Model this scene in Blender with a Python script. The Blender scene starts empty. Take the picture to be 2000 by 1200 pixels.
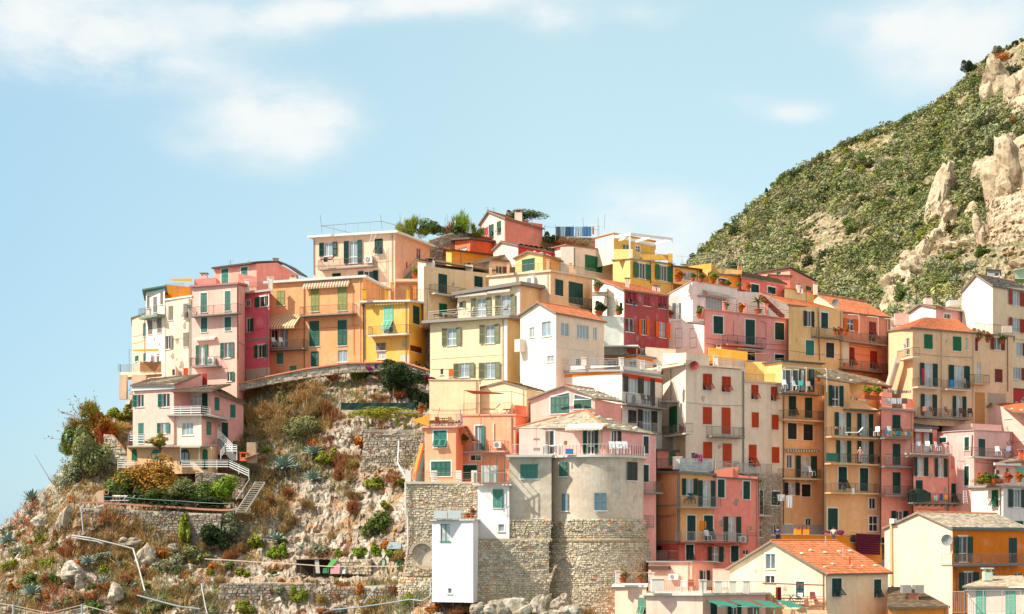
import bpy, math, random
import numpy as np
from mathutils import Vector, Matrix
random.seed(7); RNG = np.random.default_rng(7)
SC = bpy.context.scene; COL = SC.collection
R = math.radians
# ---------------------------------------------------------------- camera, world, sun, exposure
FPX = 3200.0; HZ = 1060.0; CZ = 26.0
cd = bpy.data.cameras.new('camera'); cam = bpy.data.objects.new('camera', cd); COL.objects.link(cam)
cam.location = (0, 0, CZ); cam.rotation_euler = (R(90), 0, 0)
cd.sensor_width = 36; cd.lens = 36 * FPX / 2000; cd.shift_y = (HZ - 600) / 2000; cd.clip_end = 20000; cd.clip_start = 1
SC.camera = cam
SUN_EL, SUN_AZ = 46.0, 250.0          # azimuth clockwise from +Y (the view direction)
SUN_E, SKY_E, EXPO = 3.2, 0.15, 1.08
sv = Vector((math.sin(R(SUN_AZ)) * math.cos(R(SUN_EL)), math.cos(R(SUN_AZ)) * math.cos(R(SUN_EL)), math.sin(R(SUN_EL))))
sl = bpy.data.lights.new('sun', 'SUN'); sl.energy = SUN_E; sl.angle = R(0.55); sl.color = (1, .93, .81)
so = bpy.data.objects.new('sun', sl); COL.objects.link(so); so.rotation_euler = sv.to_track_quat('Z', 'Y').to_euler(); so.location = (-80, -40, 150)
SC.view_settings.view_transform = 'Standard'; SC.view_settings.look = 'None'; SC.view_settings.exposure = EXPO
SC.view_settings.gamma = 1; SC.view_settings.use_curve_mapping = False
def world():
    w = bpy.data.worlds.new('World'); SC.world = w; w.use_nodes = True
    nt = w.node_tree; N = nt.nodes; L = nt.links; N.clear()
    out = N.new('ShaderNodeOutputWorld'); bg = N.new('ShaderNodeBackground'); bg.inputs[1].default_value = SKY_E
    sky = N.new('ShaderNodeTexSky'); sky.sky_type = 'NISHITA'; sky.sun_disc = False
    sky.sun_elevation = R(SUN_EL); sky.sun_rotation = R(SUN_AZ); sky.dust_density = 0.6; sky.ozone_density = 1.0; sky.air_density = 1.0
    def math_(op, a, b=None, c=None):
        n = N.new('ShaderNodeMath'); n.operation = op
        for i, v in enumerate((a, b, c)):
            if v is None: continue
            if isinstance(v, (int, float)): n.inputs[i].default_value = v
            else: L.new(v, n.inputs[i])
        return n.outputs[0]
    tc = N.new('ShaderNodeTexCoord'); sep = N.new('ShaderNodeSeparateXYZ'); L.new(tc.outputs['Generated'], sep.inputs[0])
    n1 = N.new('ShaderNodeTexNoise'); n1.inputs['Scale'].default_value = 9; n1.inputs['Detail'].default_value = 8; n1.inputs['Roughness'].default_value = .6
    mp = N.new('ShaderNodeMapping'); mp.inputs['Scale'].default_value = (1, 1, 2.0); L.new(tc.outputs['Generated'], mp.inputs[0]); L.new(mp.outputs[0], n1.inputs['Vector'])
    nd = N.new('ShaderNodeTexNoise'); nd.inputs['Scale'].default_value = 4.5; nd.inputs['Detail'].default_value = 3; L.new(mp.outputs[0], nd.inputs['Vector'])
    sn = N.new('ShaderNodeSeparateXYZ'); L.new(nd.outputs['Color'], sn.inputs[0])
    X = math_('ADD', sep.outputs[0], math_('MULTIPLY', math_('SUBTRACT', sn.outputs[0], .5), .10))
    Z = math_('ADD', sep.outputs[2], math_('MULTIPLY', math_('SUBTRACT', sn.outputs[1], .5), .06))
    tot = None
    for (px, py, rx, ry, s) in [(90,45,250,95,1.1),(525,270,150,75,1.25),(330,130,160,55,.42),(560,20,170,55,.75),(900,-5,210,42,.95),(1125,62,75,40,.85),(610,220,110,60,.4),
                                (1310,20,80,32,.55),(1830,5,170,62,1.0),(1980,70,80,70,.6),(1600,205,70,24,.95),(1500,180,60,18,.5),(1300,455,150,58,1.35),(1830,130,90,60,.45),(720,20,140,30,.4)]:
        d = math.sqrt(FPX**2 + (px - 1000)**2 + (HZ - py)**2); x0 = (px - 1000) / d; z0 = (HZ - py) / d
        a = math_('DIVIDE', math_('SUBTRACT', X, x0), rx / FPX); b = math_('DIVIDE', math_('SUBTRACT', Z, z0), ry / FPX)
        r2 = math_('ADD', math_('MULTIPLY', a, a), math_('MULTIPLY', b, b))
        g = math_('MULTIPLY', math_('EXPONENT', math_('MULTIPLY', r2, -0.9)), s)
        tot = g if tot is None else math_('ADD', tot, g)
    # broken cloud added over the unseen rest of the sky to lift the fill light
    away = N.new('ShaderNodeMapRange'); away.inputs['From Min'].default_value = .93; away.inputs['From Max'].default_value = .6; L.new(sep.outputs[1], away.inputs['Value'])
    n3 = N.new('ShaderNodeTexNoise'); n3.inputs['Scale'].default_value = 2.2; n3.inputs['Detail'].default_value = 4; L.new(mp.outputs[0], n3.inputs['Vector'])
    far = math_('MULTIPLY', away.outputs[0], math_('MULTIPLY', math_('MAXIMUM', math_('SUBTRACT', n3.outputs[0], .33), 0.0), 6.0))
    m = math_('MULTIPLY', math_('ADD', tot, far), math_('ADD', math_('MULTIPLY', n1.outputs[0], 3.4), -.8))
    mr = N.new('ShaderNodeMapRange'); mr.interpolation_type = 'SMOOTHSTEP'
    mr.inputs['From Min'].default_value = .10; mr.inputs['From Max'].default_value = 1.25; mr.inputs['To Max'].default_value = .9
    L.new(m, mr.inputs['Value'])
    # thin general veil that whitens the sky a little everywhere
    tint = N.new('ShaderNodeMix'); tint.data_type = 'RGBA'; vf = N.new('ShaderNodeMapRange'); vf.inputs['From Min'].default_value = -.32; vf.inputs['From Max'].default_value = .05; vf.inputs['To Min'].default_value = VEIL + .16; vf.inputs['To Max'].default_value = VEIL; L.new(sep.outputs[0], vf.inputs['Value']); L.new(vf.outputs[0], tint.inputs[0])
    L.new(sky.outputs[0], tint.inputs[6]); vc = N.new('ShaderNodeMix'); vc.data_type = 'RGBA'; vc2 = N.new('ShaderNodeMapRange'); vc2.inputs['From Min'].default_value = -.34; vc2.inputs['From Max'].default_value = .02; L.new(sep.outputs[0], vc2.inputs['Value']); L.new(vc2.outputs[0], vc.inputs[0]); vc.inputs[6].default_value = VEILB; vc.inputs[7].default_value = VEILC; L.new(vc.outputs[2], tint.inputs[7])
    mx = N.new('ShaderNodeMix'); mx.data_type = 'RGBA'; L.new(mr.outputs[0], mx.inputs[0]); L.new(tint.outputs[2], mx.inputs[6]); mx.inputs[7].default_value = CLOUDC
    L.new(mx.outputs[2], bg.inputs[0]); L.new(bg.outputs[0], out.inputs[0])
VEIL = .72; VEILC = (1.72, 2.34, 2.22, 1); VEILB = (1.22, 2.0, 2.5, 1); CLOUDC = (3.05, 3.1, 3.05, 1)
world()
# ---------------------------------------------------------------- helpers
REF = dict(Z=(0,0,1), A=(220,420,4.615), B=(500,420,4), C=(780,380,4), D=(1080,420,4), E=(1380,480,4), G=(1680,500,4), H=(220,640,4), I=(800,600,4),
           J=(1080,640,4), K=(1380,680,4), L=(1680,740,4), M=(780,840,3.33333), N=(1080,840,3.33333), O=(1360,900,4), P=(1660,920,4.2857), Q=(460,680,4),
           S=(100,960,4.348), T=(500,900,4), U=(0,760,2.727))
def px(ref, x, y): o = REF[ref]; return o[0] + x / o[2], o[1] + y / o[2]
def W(x, y, Y): return Vector(((x - 1000) / FPX * Y, Y, CZ + (HZ - y) / FPX * Y))
def WR(ref, x, y, Y): a, b = px(ref, x, y); return W(a, b, Y)
def lin(h):
    if isinstance(h, (tuple, list)): return tuple(h)
    h = h.lstrip('#'); c = [int(h[i:i+2], 16) / 255 for i in (0, 2, 4)]
    return tuple((v / 12.92 if v < .04045 else ((v + .055) / 1.055) ** 2.4) for v in c)
MATS = {}
def mat(name, color, rough=.85, var=.12, scale=1.2, bump=.02, streak=0.0, spec=.3, metal=0, attr=None, var2=None, bscale=None, sub=0):
    if name in MATS: return MATS[name]
    m = bpy.data.materials.new(name); m.use_nodes = True; nt = m.node_tree; N = nt.nodes; L = nt.links
    b = N['Principled BSDF']; b.inputs['Roughness'].default_value = rough; b.inputs['Specular IOR Level'].default_value = spec; b.inputs['Metallic'].default_value = metal
    c = lin(color); m.diffuse_color = (*c, 1)
    geo = N.new('ShaderNodeNewGeometry')
    def noise(sc, det=4, vec=None, rg=.6):
        n = N.new('ShaderNodeTexNoise'); n.inputs['Scale'].default_value = sc; n.inputs['Detail'].default_value = det; n.inputs['Roughness'].default_value = rg
        L.new(vec or geo.outputs['Position'], n.inputs['Vector']); return n.outputs[0]
    def ramp(v, a, b_, lo, hi):
        r = N.new('ShaderNodeMapRange'); r.inputs['From Min'].default_value = a; r.inputs['From Max'].default_value = b_
        r.inputs['To Min'].default_value = lo; r.inputs['To Max'].default_value = hi; L.new(v, r.inputs['Value']); return r.outputs[0]
    cur = None
    rgb = N.new('ShaderNodeRGB'); rgb.outputs[0].default_value = (*c, 1); cur = rgb.outputs[0]
    def mixc(fac, col=None, mode='MIX', colsock=None):
        nonlocal cur
        mx = N.new('ShaderNodeMix'); mx.data_type = 'RGBA'; mx.blend_type = mode
        if isinstance(fac, (int, float)): mx.inputs[0].default_value = fac
        else: L.new(fac, mx.inputs[0])
        L.new(cur, mx.inputs[6])
        if colsock: L.new(colsock, mx.inputs[7])
        else: mx.inputs[7].default_value = (*col, 1)
        cur = mx.outputs[2]
    if var2:   # list of (colour, noise scale, threshold, softness)
        for (cc, s, th, sf) in var2:
            mixc(ramp(noise(s, 6, rg=.65), th - sf, th + sf, 0, 1), lin(cc))
    if var:
        mixc(ramp(noise(scale), .35, .7, 0, 1), tuple(v * (1 - var * 1.6) for v in c), 'MIX') if not var2 else None
        n = noise(scale * 5, 3); v = ramp(n, .3, .7, 1 - var, 1 + var * .6)
        cmb = N.new('ShaderNodeCombineColor'); [L.new(v, cmb.inputs[i]) for i in range(3)]
        mixc(1.0, None, 'MULTIPLY', cmb.outputs[0])
    if streak:
        mp = N.new('ShaderNodeMapping'); mp.inputs['Scale'].default_value = (1.6, 1.6, .12); L.new(geo.outputs['Position'], mp.inputs[0])
        mixc(ramp(noise(1.0, 5, mp.outputs[0]), .52, .78, 0, streak), tuple(v * .55 + .02 for v in c))
        mixc(ramp(noise(.75, 7), .54, .68, 0, streak * .75), tuple(min(1, v * .5 + .38) for v in c))
    if attr:
        a = N.new('ShaderNodeAttribute'); a.attribute_name = 'tint'; mixc(1.0, None, 'MULTIPLY', a.outputs['Color'])
    L.new(cur, b.inputs['Base Color'])
    if bump:
        bp = N.new('ShaderNodeBump'); bp.inputs['Strength'].default_value = .6; bp.inputs['Distance'].default_value = bump
        L.new(noise(bscale or scale * 12, 5), bp.inputs['Height']); L.new(bp.outputs[0], b.inputs['Normal'])
    if sub:
        tr = N.new('ShaderNodeBsdfTranslucent'); L.new(cur, tr.inputs[0]); ms = N.new('ShaderNodeMixShader'); ms.inputs[0].default_value = sub
        L.new(b.outputs[0], ms.inputs[1]); L.new(tr.outputs[0], ms.inputs[2]); L.new(ms.outputs[0], N['Material Output'].inputs[0])
    MATS[name] = m; return m
def wallm(h):
    c = lin(h); k = min(1.3, .90 / max(c)); return mat('stucco_' + h, (c[0] * k, c[1] * k * .905, c[2] * k * .85), .9, .08, .35, .012, .5)
def paint(h, rough=.55): return mat('paint_' + h, h, rough, .06, 1.5, .004)
GLASS = {'d': mat('glass_dark_room', (.03, .035, .04), .12, 0, 1, 0, spec=.6), 'b': mat('glass_sky_tint', (.30, .38, .42), .15, .1, .6, 0, spec=.6),  # opaque panes: dark rooms, mirrored sky and curtains put into base colour
         'w': mat('glass_curtain', (.58, .60, .58), .35, .25, 1.6, 0, spec=.5), 'h': mat('glass_half', (.16, .20, .21), .15, .3, 1.1, 0, spec=.6)}
class MB:
    def __init__(s): s.v = []; s.f = []; s.t = []
    def quad(s, a, b, c, d, t=None): n = len(s.v); s.v += [tuple(a), tuple(b), tuple(c), tuple(d)]; s.f.append((n, n+1, n+2, n+3)); s.t.append(t)
    def tri(s, a, b, c): n = len(s.v); s.v += [tuple(a), tuple(b), tuple(c)]; s.f.append((n, n+1, n+2)); s.t.append(None)
    def poly(s, P): n = len(s.v); s.v += [tuple(p) for p in P]; s.f.append(tuple(range(n, n + len(P)))); s.t.append(None)
    def hexa(s, P, t=None):   # P: 4 bottom, 4 top
        n = len(s.v); s.v += [tuple(p) for p in P]
        for q in ((3,2,1,0),(4,5,6,7),(0,1,5,4),(1,2,6,5),(2,3,7,6),(3,0,4,7)): s.f.append(tuple(n + i for i in q)); s.t.append(t)
    def box(s, x0, x1, y0, y1, z0, z1, t=None): s.hexa([(x0,y0,z0),(x1,y0,z0),(x1,y1,z0),(x0,y1,z0),(x0,y0,z1),(x1,y0,z1),(x1,y1,z1),(x0,y1,z1)], t)
    def bar(s, p, q, r=.02, n=4, r2=None, caps=False):
        p = Vector(p); q = Vector(q); d = (q - p)
        if d.length < 1e-6: return
        d.normalize(); a = d.cross(Vector((0, 0, 1)) if abs(d.z) < .9 else Vector((0, 1, 0))).normalized(); b = d.cross(a); k = len(s.v); r2 = r if r2 is None else r2
        for i in range(n):
            w = a * math.cos(math.tau * (i + .5) / n) + b * math.sin(math.tau * (i + .5) / n); s.v.append(tuple(p + w * r)); s.v.append(tuple(q + w * r2))
        for i in range(n):
            j = (i + 1) % n; s.f.append((k + 2*i, k + 2*j, k + 2*j + 1, k + 2*i + 1)); s.t.append(None)
        if caps: s.f.append(tuple(k + 2*i for i in range(n))); s.t.append(None); s.f.append(tuple(k + 2*i + 1 for i in range(n))); s.t.append(None)
    def path(s, P, r=.03, n=6):
        for a, b in zip(P, P[1:]): s.bar(a, b, r, n)
    def prism(s, P, d):        # polygon P extruded by vector d
        d = Vector(d); P = [Vector(p) for p in P]; n = len(P); k = len(s.v); s.v += [tuple(p) for p in P] + [tuple(p + d) for p in P]
        s.f.append(tuple(range(k, k + n))); s.t.append(None); s.f.append(tuple(range(k + 2*n - 1, k + n - 1, -1))); s.t.append(None)
        for i in range(n):
            j = (i + 1) % n; s.f.append((k + i, k + n + i, k + n + j, k + j)); s.t.append(None)
    def mesh(s, name, m, smooth=False, org=(0, 0, 0)):
        me = bpy.data.meshes.new(name); o = org
        v = [(a - o[0], b - o[1], c - o[2]) for a, b, c in s.v] if any(o) else s.v
        me.from_pydata(v, [], s.f); me.materials.append(m)
        if any(t is not None for t in s.t) or (m.node_tree and any(n.type == 'ATTRIBUTE' for n in m.node_tree.nodes)): settint(me, [(1, 1, 1) if t is None else t for t in s.t])
        if smooth: me.shade_smooth()
        return me
def settint(me, per_face):
    at = me.color_attributes.new('tint', 'FLOAT_COLOR', 'CORNER'); tot = np.array([p for p in per_face], dtype=np.float32)
    n = np.empty(len(me.polygons), dtype=np.int32); me.polygons.foreach_get('loop_total', n)
    c = np.repeat(tot, n, axis=0); c = np.concatenate([c, np.ones((len(c), 1), np.float32)], 1); at.data.foreach_set('color', c.ravel())
def link(name, me, parent=None, loc=None, rot=None, scale=None, kind=None, label=None):
    o = bpy.data.objects.new(name, me); COL.objects.link(o)
    if parent is not None: o.parent = parent
    if loc is not None: o.location = loc
    if rot is not None: o.rotation_euler = rot
    if scale is not None: o.scale = scale
    if kind: o['kind'] = kind
    if label: o['label'] = label
    return o
def tag(o, label, cat, group=None):
    o['label'] = label; o['category'] = cat
    if group: o['group'] = group
    return o
def root(name, loc, label, cat, group=None):
    o = bpy.data.objects.new(name, None); COL.objects.link(o); o.location = loc; o.empty_display_size = .3; return tag(o, label, cat, group)
def origin(o):   # world origin of an unrotated chain
    v = Vector((0, 0, 0))
    while o is not None: v += Vector(o.location); o = o.parent
    return v
def part(name, mb, m, parent, kind=None, label=None, smooth=False):      # mesh given in world coordinates
    return link(name, mb.mesh(name, m, smooth, tuple(origin(parent))), parent, kind=kind, label=label)
def single(name, mb, m, label, cat, group=None, smooth=False, kind=None, base=None):
    b = base if base is not None else (sum(v[0] for v in mb.v) / len(mb.v), sum(v[1] for v in mb.v) / len(mb.v), min(v[2] for v in mb.v))
    o = link(name, mb.mesh(name, m, smooth, tuple(b)), None, loc=b, kind=kind); return tag(o, label, cat, group)
# value noise for numpy surfaces
def vnoise(P, seed=0):
    P = np.asarray(P, dtype=np.float64); i = np.floor(P).astype(np.int64); f = P - i; f = f * f * (3 - 2 * f)
    def h(a):
        k = (a[..., 0] * 374761393 + a[..., 1] * 668265263 + a[..., 2] * 2147483647 + seed * 1442695041) & 0xffffffff
        k = ((k ^ (k >> 13)) * 1274126177) & 0xffffffff; k = ((k ^ (k >> 16)) * 2246822519) & 0xffffffff
        return ((k ^ (k >> 15)) & 0xffff) / 65535.0
    r = 0
    for dx in (0, 1):
        for dy in (0, 1):
            for dz in (0, 1):
                w = (f[..., 0] if dx else 1 - f[..., 0]) * (f[..., 1] if dy else 1 - f[..., 1]) * (f[..., 2] if dz else 1 - f[..., 2])
                r = r + w * h(i + np.array([dx, dy, dz]))
    return r
def fbm(P, o=5, seed=0, rough=.5, lac=2.03):
    P = np.asarray(P, dtype=np.float64); a = 1; t = 0; s = 0
    for k in range(o): s = s + a * vnoise(P * lac ** k, seed + k * 17); t += a; a *= rough
    return s / t
# ---------------------------------------------------------------- terrain (depth given along columns of the slope)
COLS = [(-400, [(1100,230),(1260,200)]), (-100, [(1000,215),(1060,200),(1120,186),(1260,170)]), (0, [(1000,192),(1040,185),(1100,176),(1200,168),(1260,163)]),
 (150, [(860,190),(960,180),(984,178),(989,174.6),(1080,172.5),(1110,170),(1200,164),(1260,160)]), (250, [(740,200),(900,187),(915,184),(984,178),(989,174.8),(1085,172.5),(1200,164),(1260,160)]),
 (480, [(735,197),(880,186),(985,180),(1090,172.5),(1126,170),(1131,166),(1200,163),(1260,159)]), (650, [(705,194.5),(780,188),(900,182),(1060,174.5),(1095,171),(1126,169.5),(1131,165.5),(1200,162),(1260,158)]),
 (790, [(700,193),(790,185.5),(845,181),(940,175),(1060,168.5),(1126,166),(1131,163),(1200,158.5),(1260,155)]), (850, [(738,189),(850,178),(940,171),(1010,167),(1130,160.5),(1170,156.5),(1200,153.5),(1260,150)]),
 (950, [(740,190),(900,178),(1050,166),(1150,159),(1176,155),(1200,152),(1260,148)]), (1100, [(740,192),(900,178),(1050,167),(1120,160),(1168,156),(1200,153),(1260,148)]),
 (1200, [(700,196),(900,180),(1050,169),(1130,163),(1190,158),(1208,154),(1260,149)]), (1320, [(600,212),(900,196),(1100,182),(1260,165)]), (1700, [(600,218),(900,205),(1100,185),(1260,165)]), (2300, [(560,230),(900,210),(1260,170)])]
def depth(x, y):
    x = float(x); y = float(y)
    def col(c): 
        return float(np.interp(y, [p[0] for p in c], [p[1] for p in c]))
    xs = [c[0] for c in COLS]; i = max(0, min(len(xs) - 2, int(np.searchsorted(xs, x)) - 1)); t = min(1, max(0, (x - xs[i]) / (xs[i+1] - xs[i])))
    return col(COLS[i][1]) * (1 - t) + col(COLS[i+1][1]) * t
TOPX = [-400,-60,0,30,60,100,120,150,180,205,240,256,262,300,480,560,640,700,790,830,870,930,1300,1560,1740,2300]
TOPY = [1130,1065,1032,1008,978,945,918,892,872,832,802,765,748,742,744,724,713,708,709,738,748,748,690,650,620,600]
def rockmesh(xs, topf, bot, ny, depf, amp, seed, name, m, label=None, back=70, edge=12, sc=.25, thr=None):
    nx = len(xs); T = np.array([topf(x) for x in xs]); t = np.linspace(0, 1, ny)
    PX = np.repeat(np.array(xs)[:, None], ny, 1); PY = T[:, None] + (bot - T[:, None]) * t[None, :]
    D = np.array([[depf(PX[i, j], PY[i, j]) for j in range(ny)] for i in range(nx)])
    X = (PX - 1000) / FPX * D; Z = (HZ - PY) / FPX * D
    P = np.stack([X, D, Z], -1)
    w = fbm(P * .12, 3, seed + 50)[..., None] * 6
    a = fbm((P + w) * np.array([sc, sc * .4, sc * 1.15]), 6, seed, .55)
    rid = 1 - np.abs(2 * fbm((P + w * .5) * np.array([.45, .2, .7]), 4, seed + 9) - 1)
    led = ((Z + 2.5 * fbm(P * .2, 3, seed + 3)) / 1.3) % 1.0
    fine = fbm(P * 1.8, 3, seed + 77) - .5
    d = amp * ((a - .5) * 3.4 + (rid - .7) * -1.6 + (np.abs(led - .5) - .25) * .9) + fine * .55 + (np.abs(fbm(P * np.array([2.2, .8, .5]), 3, seed + 91) - .5) * -3.0 + .3) * amp * .8
    fade = np.clip((PY - T[:, None]) / 8.0, 0, 1)
    D2 = D + d * np.clip(fade, .15, 1) + edge * (1 - np.clip((PY - T[:, None]) / 14.0, 0, 1)) ** 2 * .35
    jx = (fbm(P * 2.5, 2, seed + 31) - .5) * .5
    V = np.stack([(PX - 1000) / FPX * D2 + jx, D2, CZ + (HZ - PY) / FPX * D2 + (fbm(P * 2.5, 2, seed + 37) - .5) * .8 * fade], -1)
    bk = V[:, :1].copy(); bk[..., 1] += back; bk[..., 2] -= 1.0
    V = np.concatenate([bk, V], 1); ny += 1
    idx = np.arange(nx * ny).reshape(nx, ny)
    F = np.stack([idx[:-1, :-1], idx[:-1, 1:], idx[1:, 1:], idx[1:, :-1]], -1).reshape(-1, 4)
    me = bpy.data.meshes.new(name); me.from_pydata(V.reshape(-1, 3).tolist(), [], F.tolist()); me.materials.append(m)
    o = link(name, me, kind='structure')
    return o
ROCK = mat('rock', '#b0a290', .95, .16, .5, .16, var2=[('#9c8c7a', .35, .50, .08), ('#d0c4b4', .8, .55, .06), ('#a08868', .22, .56, .06), ('#75685a', 2.4, .57, .05), ('#a87a50', .6, .60, .05)], bscale=2.2)
EARTH = mat('hill_earth', '#b89c84', .97, .15, .3, .2, var2=[('#a8987c', .12, .5, .08), ('#c4b098', .35, .57, .06), ('#7d7a52', .5, .5, .08), ('#8a7460', 1.2, .58, .05)], bscale=1.0)
topf = lambda x: float(np.interp(x, TOPX, TOPY))
xs = list(np.arange(-400, -40, 12)) + list(np.arange(-40, 1290, 2.6)) + list(np.arange(1300, 2300, 20))
rockmesh(xs, topf, 1275, 190, depth, .72, 3, 'cliff', ROCK)
# the big hill behind the village
HX = [1250,1320,1400,1440,1480,1520,1560,1610,1650,1700,1760,1800,1850,1875,1900,1950,2000,2100,2300,2600]
HY = [560,530,460,428,392,352,330,300,278,258,238,214,186,160,134,100,72,20,-60,-160]
def htop(x): return float(np.interp(x, HX, HY))
def hdepth(x, y):
    T = htop(x); t = max(0, min(1, (y - T) / (660 - T)))
    ridge = float(np.interp(x, [1250, 1500, 1750, 2000, 2600], [430, 440, 430, 410, 420]))
    foot = float(np.interp(x, [1250, 1500, 1700, 1800, 1900, 2100, 2600], [330, 300, 270, 250, 232, 225, 220]))
    d = ridge * (1 - t) + foot * t
    # the rocky spur on the right stands forward of the wooded slope
    sp = np.interp(x - np.interp(y, [100, 350, 600], [1915, 1845, 1735]), [-10, 6], [0, 1]); d -= 26 * sp * np.interp(t, [0, .2, 1], [.3, 1, .35])
    return d
hx = list(np.arange(1250, 2080, 4.5)) + list(np.arange(2084, 2600, 25))
rockmesh(hx, htop, 700, 120, hdepth, 2.6, 11, 'hillside', EARTH, back=150, edge=25, sc=.09)
# sea all round the headland
s = MB(); s.quad((-9000, -1500, 0), (9000, -1500, 0), (9000, 12000, 0), (-9000, 12000, 0)); link('sea', s.mesh('sea', mat('sea_water', (.03, .10, .14), .12, .1, .02, .25, spec=.5, bscale=.35)), kind='structure')
s = MB(); s.quad((-60, 150, 8), (400, 150, 8), (400, 900, 14), (-60, 900, 14)); link('ground', s.mesh('ground', EARTH), kind='structure')
# ---------------------------------------------------------------- building parts
def leaf_mesh(kind):     # unit shutter leaf: x 0..1, z 0..1 (leaf) or -1..0 (flap), y thickness -.5.. .5
    b = MB(); z0 = 0 if kind == 'leaf' else -1
    mids = [0, .5, 1] if kind == 'leaf' else [0, 1]
    b.box(0, .13, -.5, .5, z0, z0 + 1); b.box(.87, 1, -.5, .5, z0, z0 + 1)
    for m in mids:
        h = .035; a = min(max(m, h), 1 - h); b.box(.13, .87, -.48, .48, z0 + a - h, z0 + a + h)
    n = 16
    for i in range(n):
        a = z0 + .04 + .92 * i / n; c = a + .92 / n * 1.15
        b.quad((.13, .45, c), (.87, .45, c), (.87, -.42, a), (.13, -.42, a))
    return b
SHUT = {}
def shutter_mesh(kind, m):
    k = (kind, m.name)
    if k not in SHUT: SHUT[k] = leaf_mesh(kind).mesh('shutter', m)
    return SHUT[k]
UNIT = {}
def cached(key, fn, m, name):
    k = (key, m.name)
    if k not in UNIT:
        b = MB(); fn(b); UNIT[k] = b.mesh(name, m)
    return UNIT[k]
SC_COL = dict(dg='#0c3d35', g='#1b6a44', te='#2f7a6c', tg='#1f5c4e', ol='#8f9350', ob='#77775a', gb='#8a7f72', mi='#7fc4a6', mt='#6fb094', bg='#6f8a90', bl='#2a2a2c',
              og='#c2400f', or_='#e0640f', ma='#a23a3c', rd='#a3321f', br='#7c3320', rb='#8f2c22', ch='#3c3a38', gr='#4f8a78', cg='#456f60', lt='#5c9078', wh='#dcdcd6')
WHITE = paint('#e9e6df'); 
def window(parent, loc, rz, w, h, style, sc, name=None, glass=None, frame=None):
    """style: c closed, p lower flaps propped open, o both leaves folded back, l / r one leaf folded back, n no shutters, t white surround"""
    w = max(.25, round(w, 1)); h = max(.3, round(h, 1)); t = 't' in style; fm = paint(frame) if frame else WHITE
    name = name or ('door' if h > 1.95 else 'window'); g = GLASS[glass or 'h']; sm = paint(SC_COL[sc]) if sc else None
    closed = 'c' in style
    def fr(b):
        f = .055 if not closed else .03
        y0, y1 = (.09, .16) if not closed else (-.012, .004)
        b.box(-w/2, -w/2 + f, y0, y1, 0, h); b.box(w/2 - f, w/2, y0, y1, 0, h); b.box(-w/2 + f, w/2 - f, y0, y1, h - f, h); b.box(-w/2 + f, w/2 - f, y0, y1, 0, f)
        if not closed and w > .62:
            k = max(2, round(w / .62))
            for i in range(1, k): x = -w/2 + w * i / k; b.box(x - .035, x + .035, y0 - .01, y1, f, h - f)
        if not closed and name == 'door': b.box(-w/2 + f, w/2 - f, y0, y1, .75, .85)
        b.box(-w/2 - .09, w/2 + .09, -.10, .02, -.07, -.001)
    o = link(name, cached(('fr', w, h, closed, name == 'door'), fr, fm, name), parent, loc, (0, 0, rz))
    if not closed:
        k = max(1, round(w / .62)); pw = w / k
        def pn(b): b.box(.03 - pw/2, pw/2 - .03, 0, .02, .03, h - .03)
        for i in range(k): link('pane', cached(('pn', round(pw, 3), h), pn, g, 'pane'), o, (-w/2 + pw * (i + .5), .12, 0))
    if t:
        def su(b):
            s = .13; b.box(-w/2 - s, -w/2 - .001, -.03, .012, -.07 if name == 'window' else 0, h + s); b.box(w/2 + .001, w/2 + s, -.03, .012, -.07 if name == 'window' else 0, h + s); b.box(-w/2 - .001, w/2 + .001, -.03, .012, h + .001, h + s)
        link('surround', cached(('su', w, h, name), su, WHITE, 'surround'), o)
    if sm:
        J = random.uniform
        if closed:
            k = 2 if w < 1.7 else 4
            for i in range(k): link('shutter', shutter_mesh('leaf', sm), o, (-w/2 + w * i / k + .006, -.045, .01), (0, 0, 0), (w / k - .012, .045, h - .02))
        elif 'p' in style:
            hf = h * .48
            for i in range(2):
                link('shutter', shutter_mesh('leaf', sm), o, (-w/2 + w * i / 2 + .006, -.04, hf), (0, 0, 0), (w / 2 - .012, .04, h - hf))
                link('shutter', shutter_mesh('flap', sm), o, (-w/2 + w * i / 2 + .006, -.05, hf), (-J(.45, .75) if not ('P' in style and i) else -.1, 0, 0), (w / 2 - .012, .04, hf))
        lw = max(.32, w * .5 + .04)
        if 'o' in style or 'l' in style: link('shutter', shutter_mesh('leaf', sm), o, (-w/2 - .02, -.06, .0), (0, 0, math.pi + J(.04, .2)), (lw, .04, h))
        if 'o' in style or 'r' in style: link('shutter', shutter_mesh('leaf', sm), o, (w/2 + .02, -.06, .0), (0, 0, -J(.04, .2)), (lw, .04, h))
    return o
def railing(b, P, h=1.0, st='bars', post=1.6):
    """P: floor points of the rail line"""
    up = Vector((0, 0, 1))
    for a, c in zip(P, P[1:]):
        a = Vector(a); c = Vector(c); L = (c - a).length
        if L < .05: continue
        b.bar(a + up * h, c + up * h, .028)
        if st == 'bars':
            b.bar(a + up * .12, c + up * .12, .016); n = max(1, int(L / .15))
            for i in range(n + 1): q = a.lerp(c, i / n); b.bar(q + up * .06, q + up * h, .013, 3)
        elif st == 'slats':
            for k in (.3, .55, .8): b.hexa(slat(a + up * (h * k - .05), c + up * (h * k - .05), .1))
        elif st == 'lines':
            for k in (.3, .52, .76): b.bar(a + up * h * k, c + up * h * k, .02)
        n = max(1, round(L / post))
        for i in range(n + 1): q = a.lerp(c, i / n); b.bar(q, q + up * (h + .01), .026 if st != 'slats' else .05)
def slat(a, c, hh, th=.04):
    d = (c - a); n = Vector((d.y, -d.x, 0)).normalized() * th / 2; z = Vector((0, 0, hh))
    return [a - n, c - n, c + n, a + n, a - n + z, c - n + z, c + n + z, a + n + z]
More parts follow.
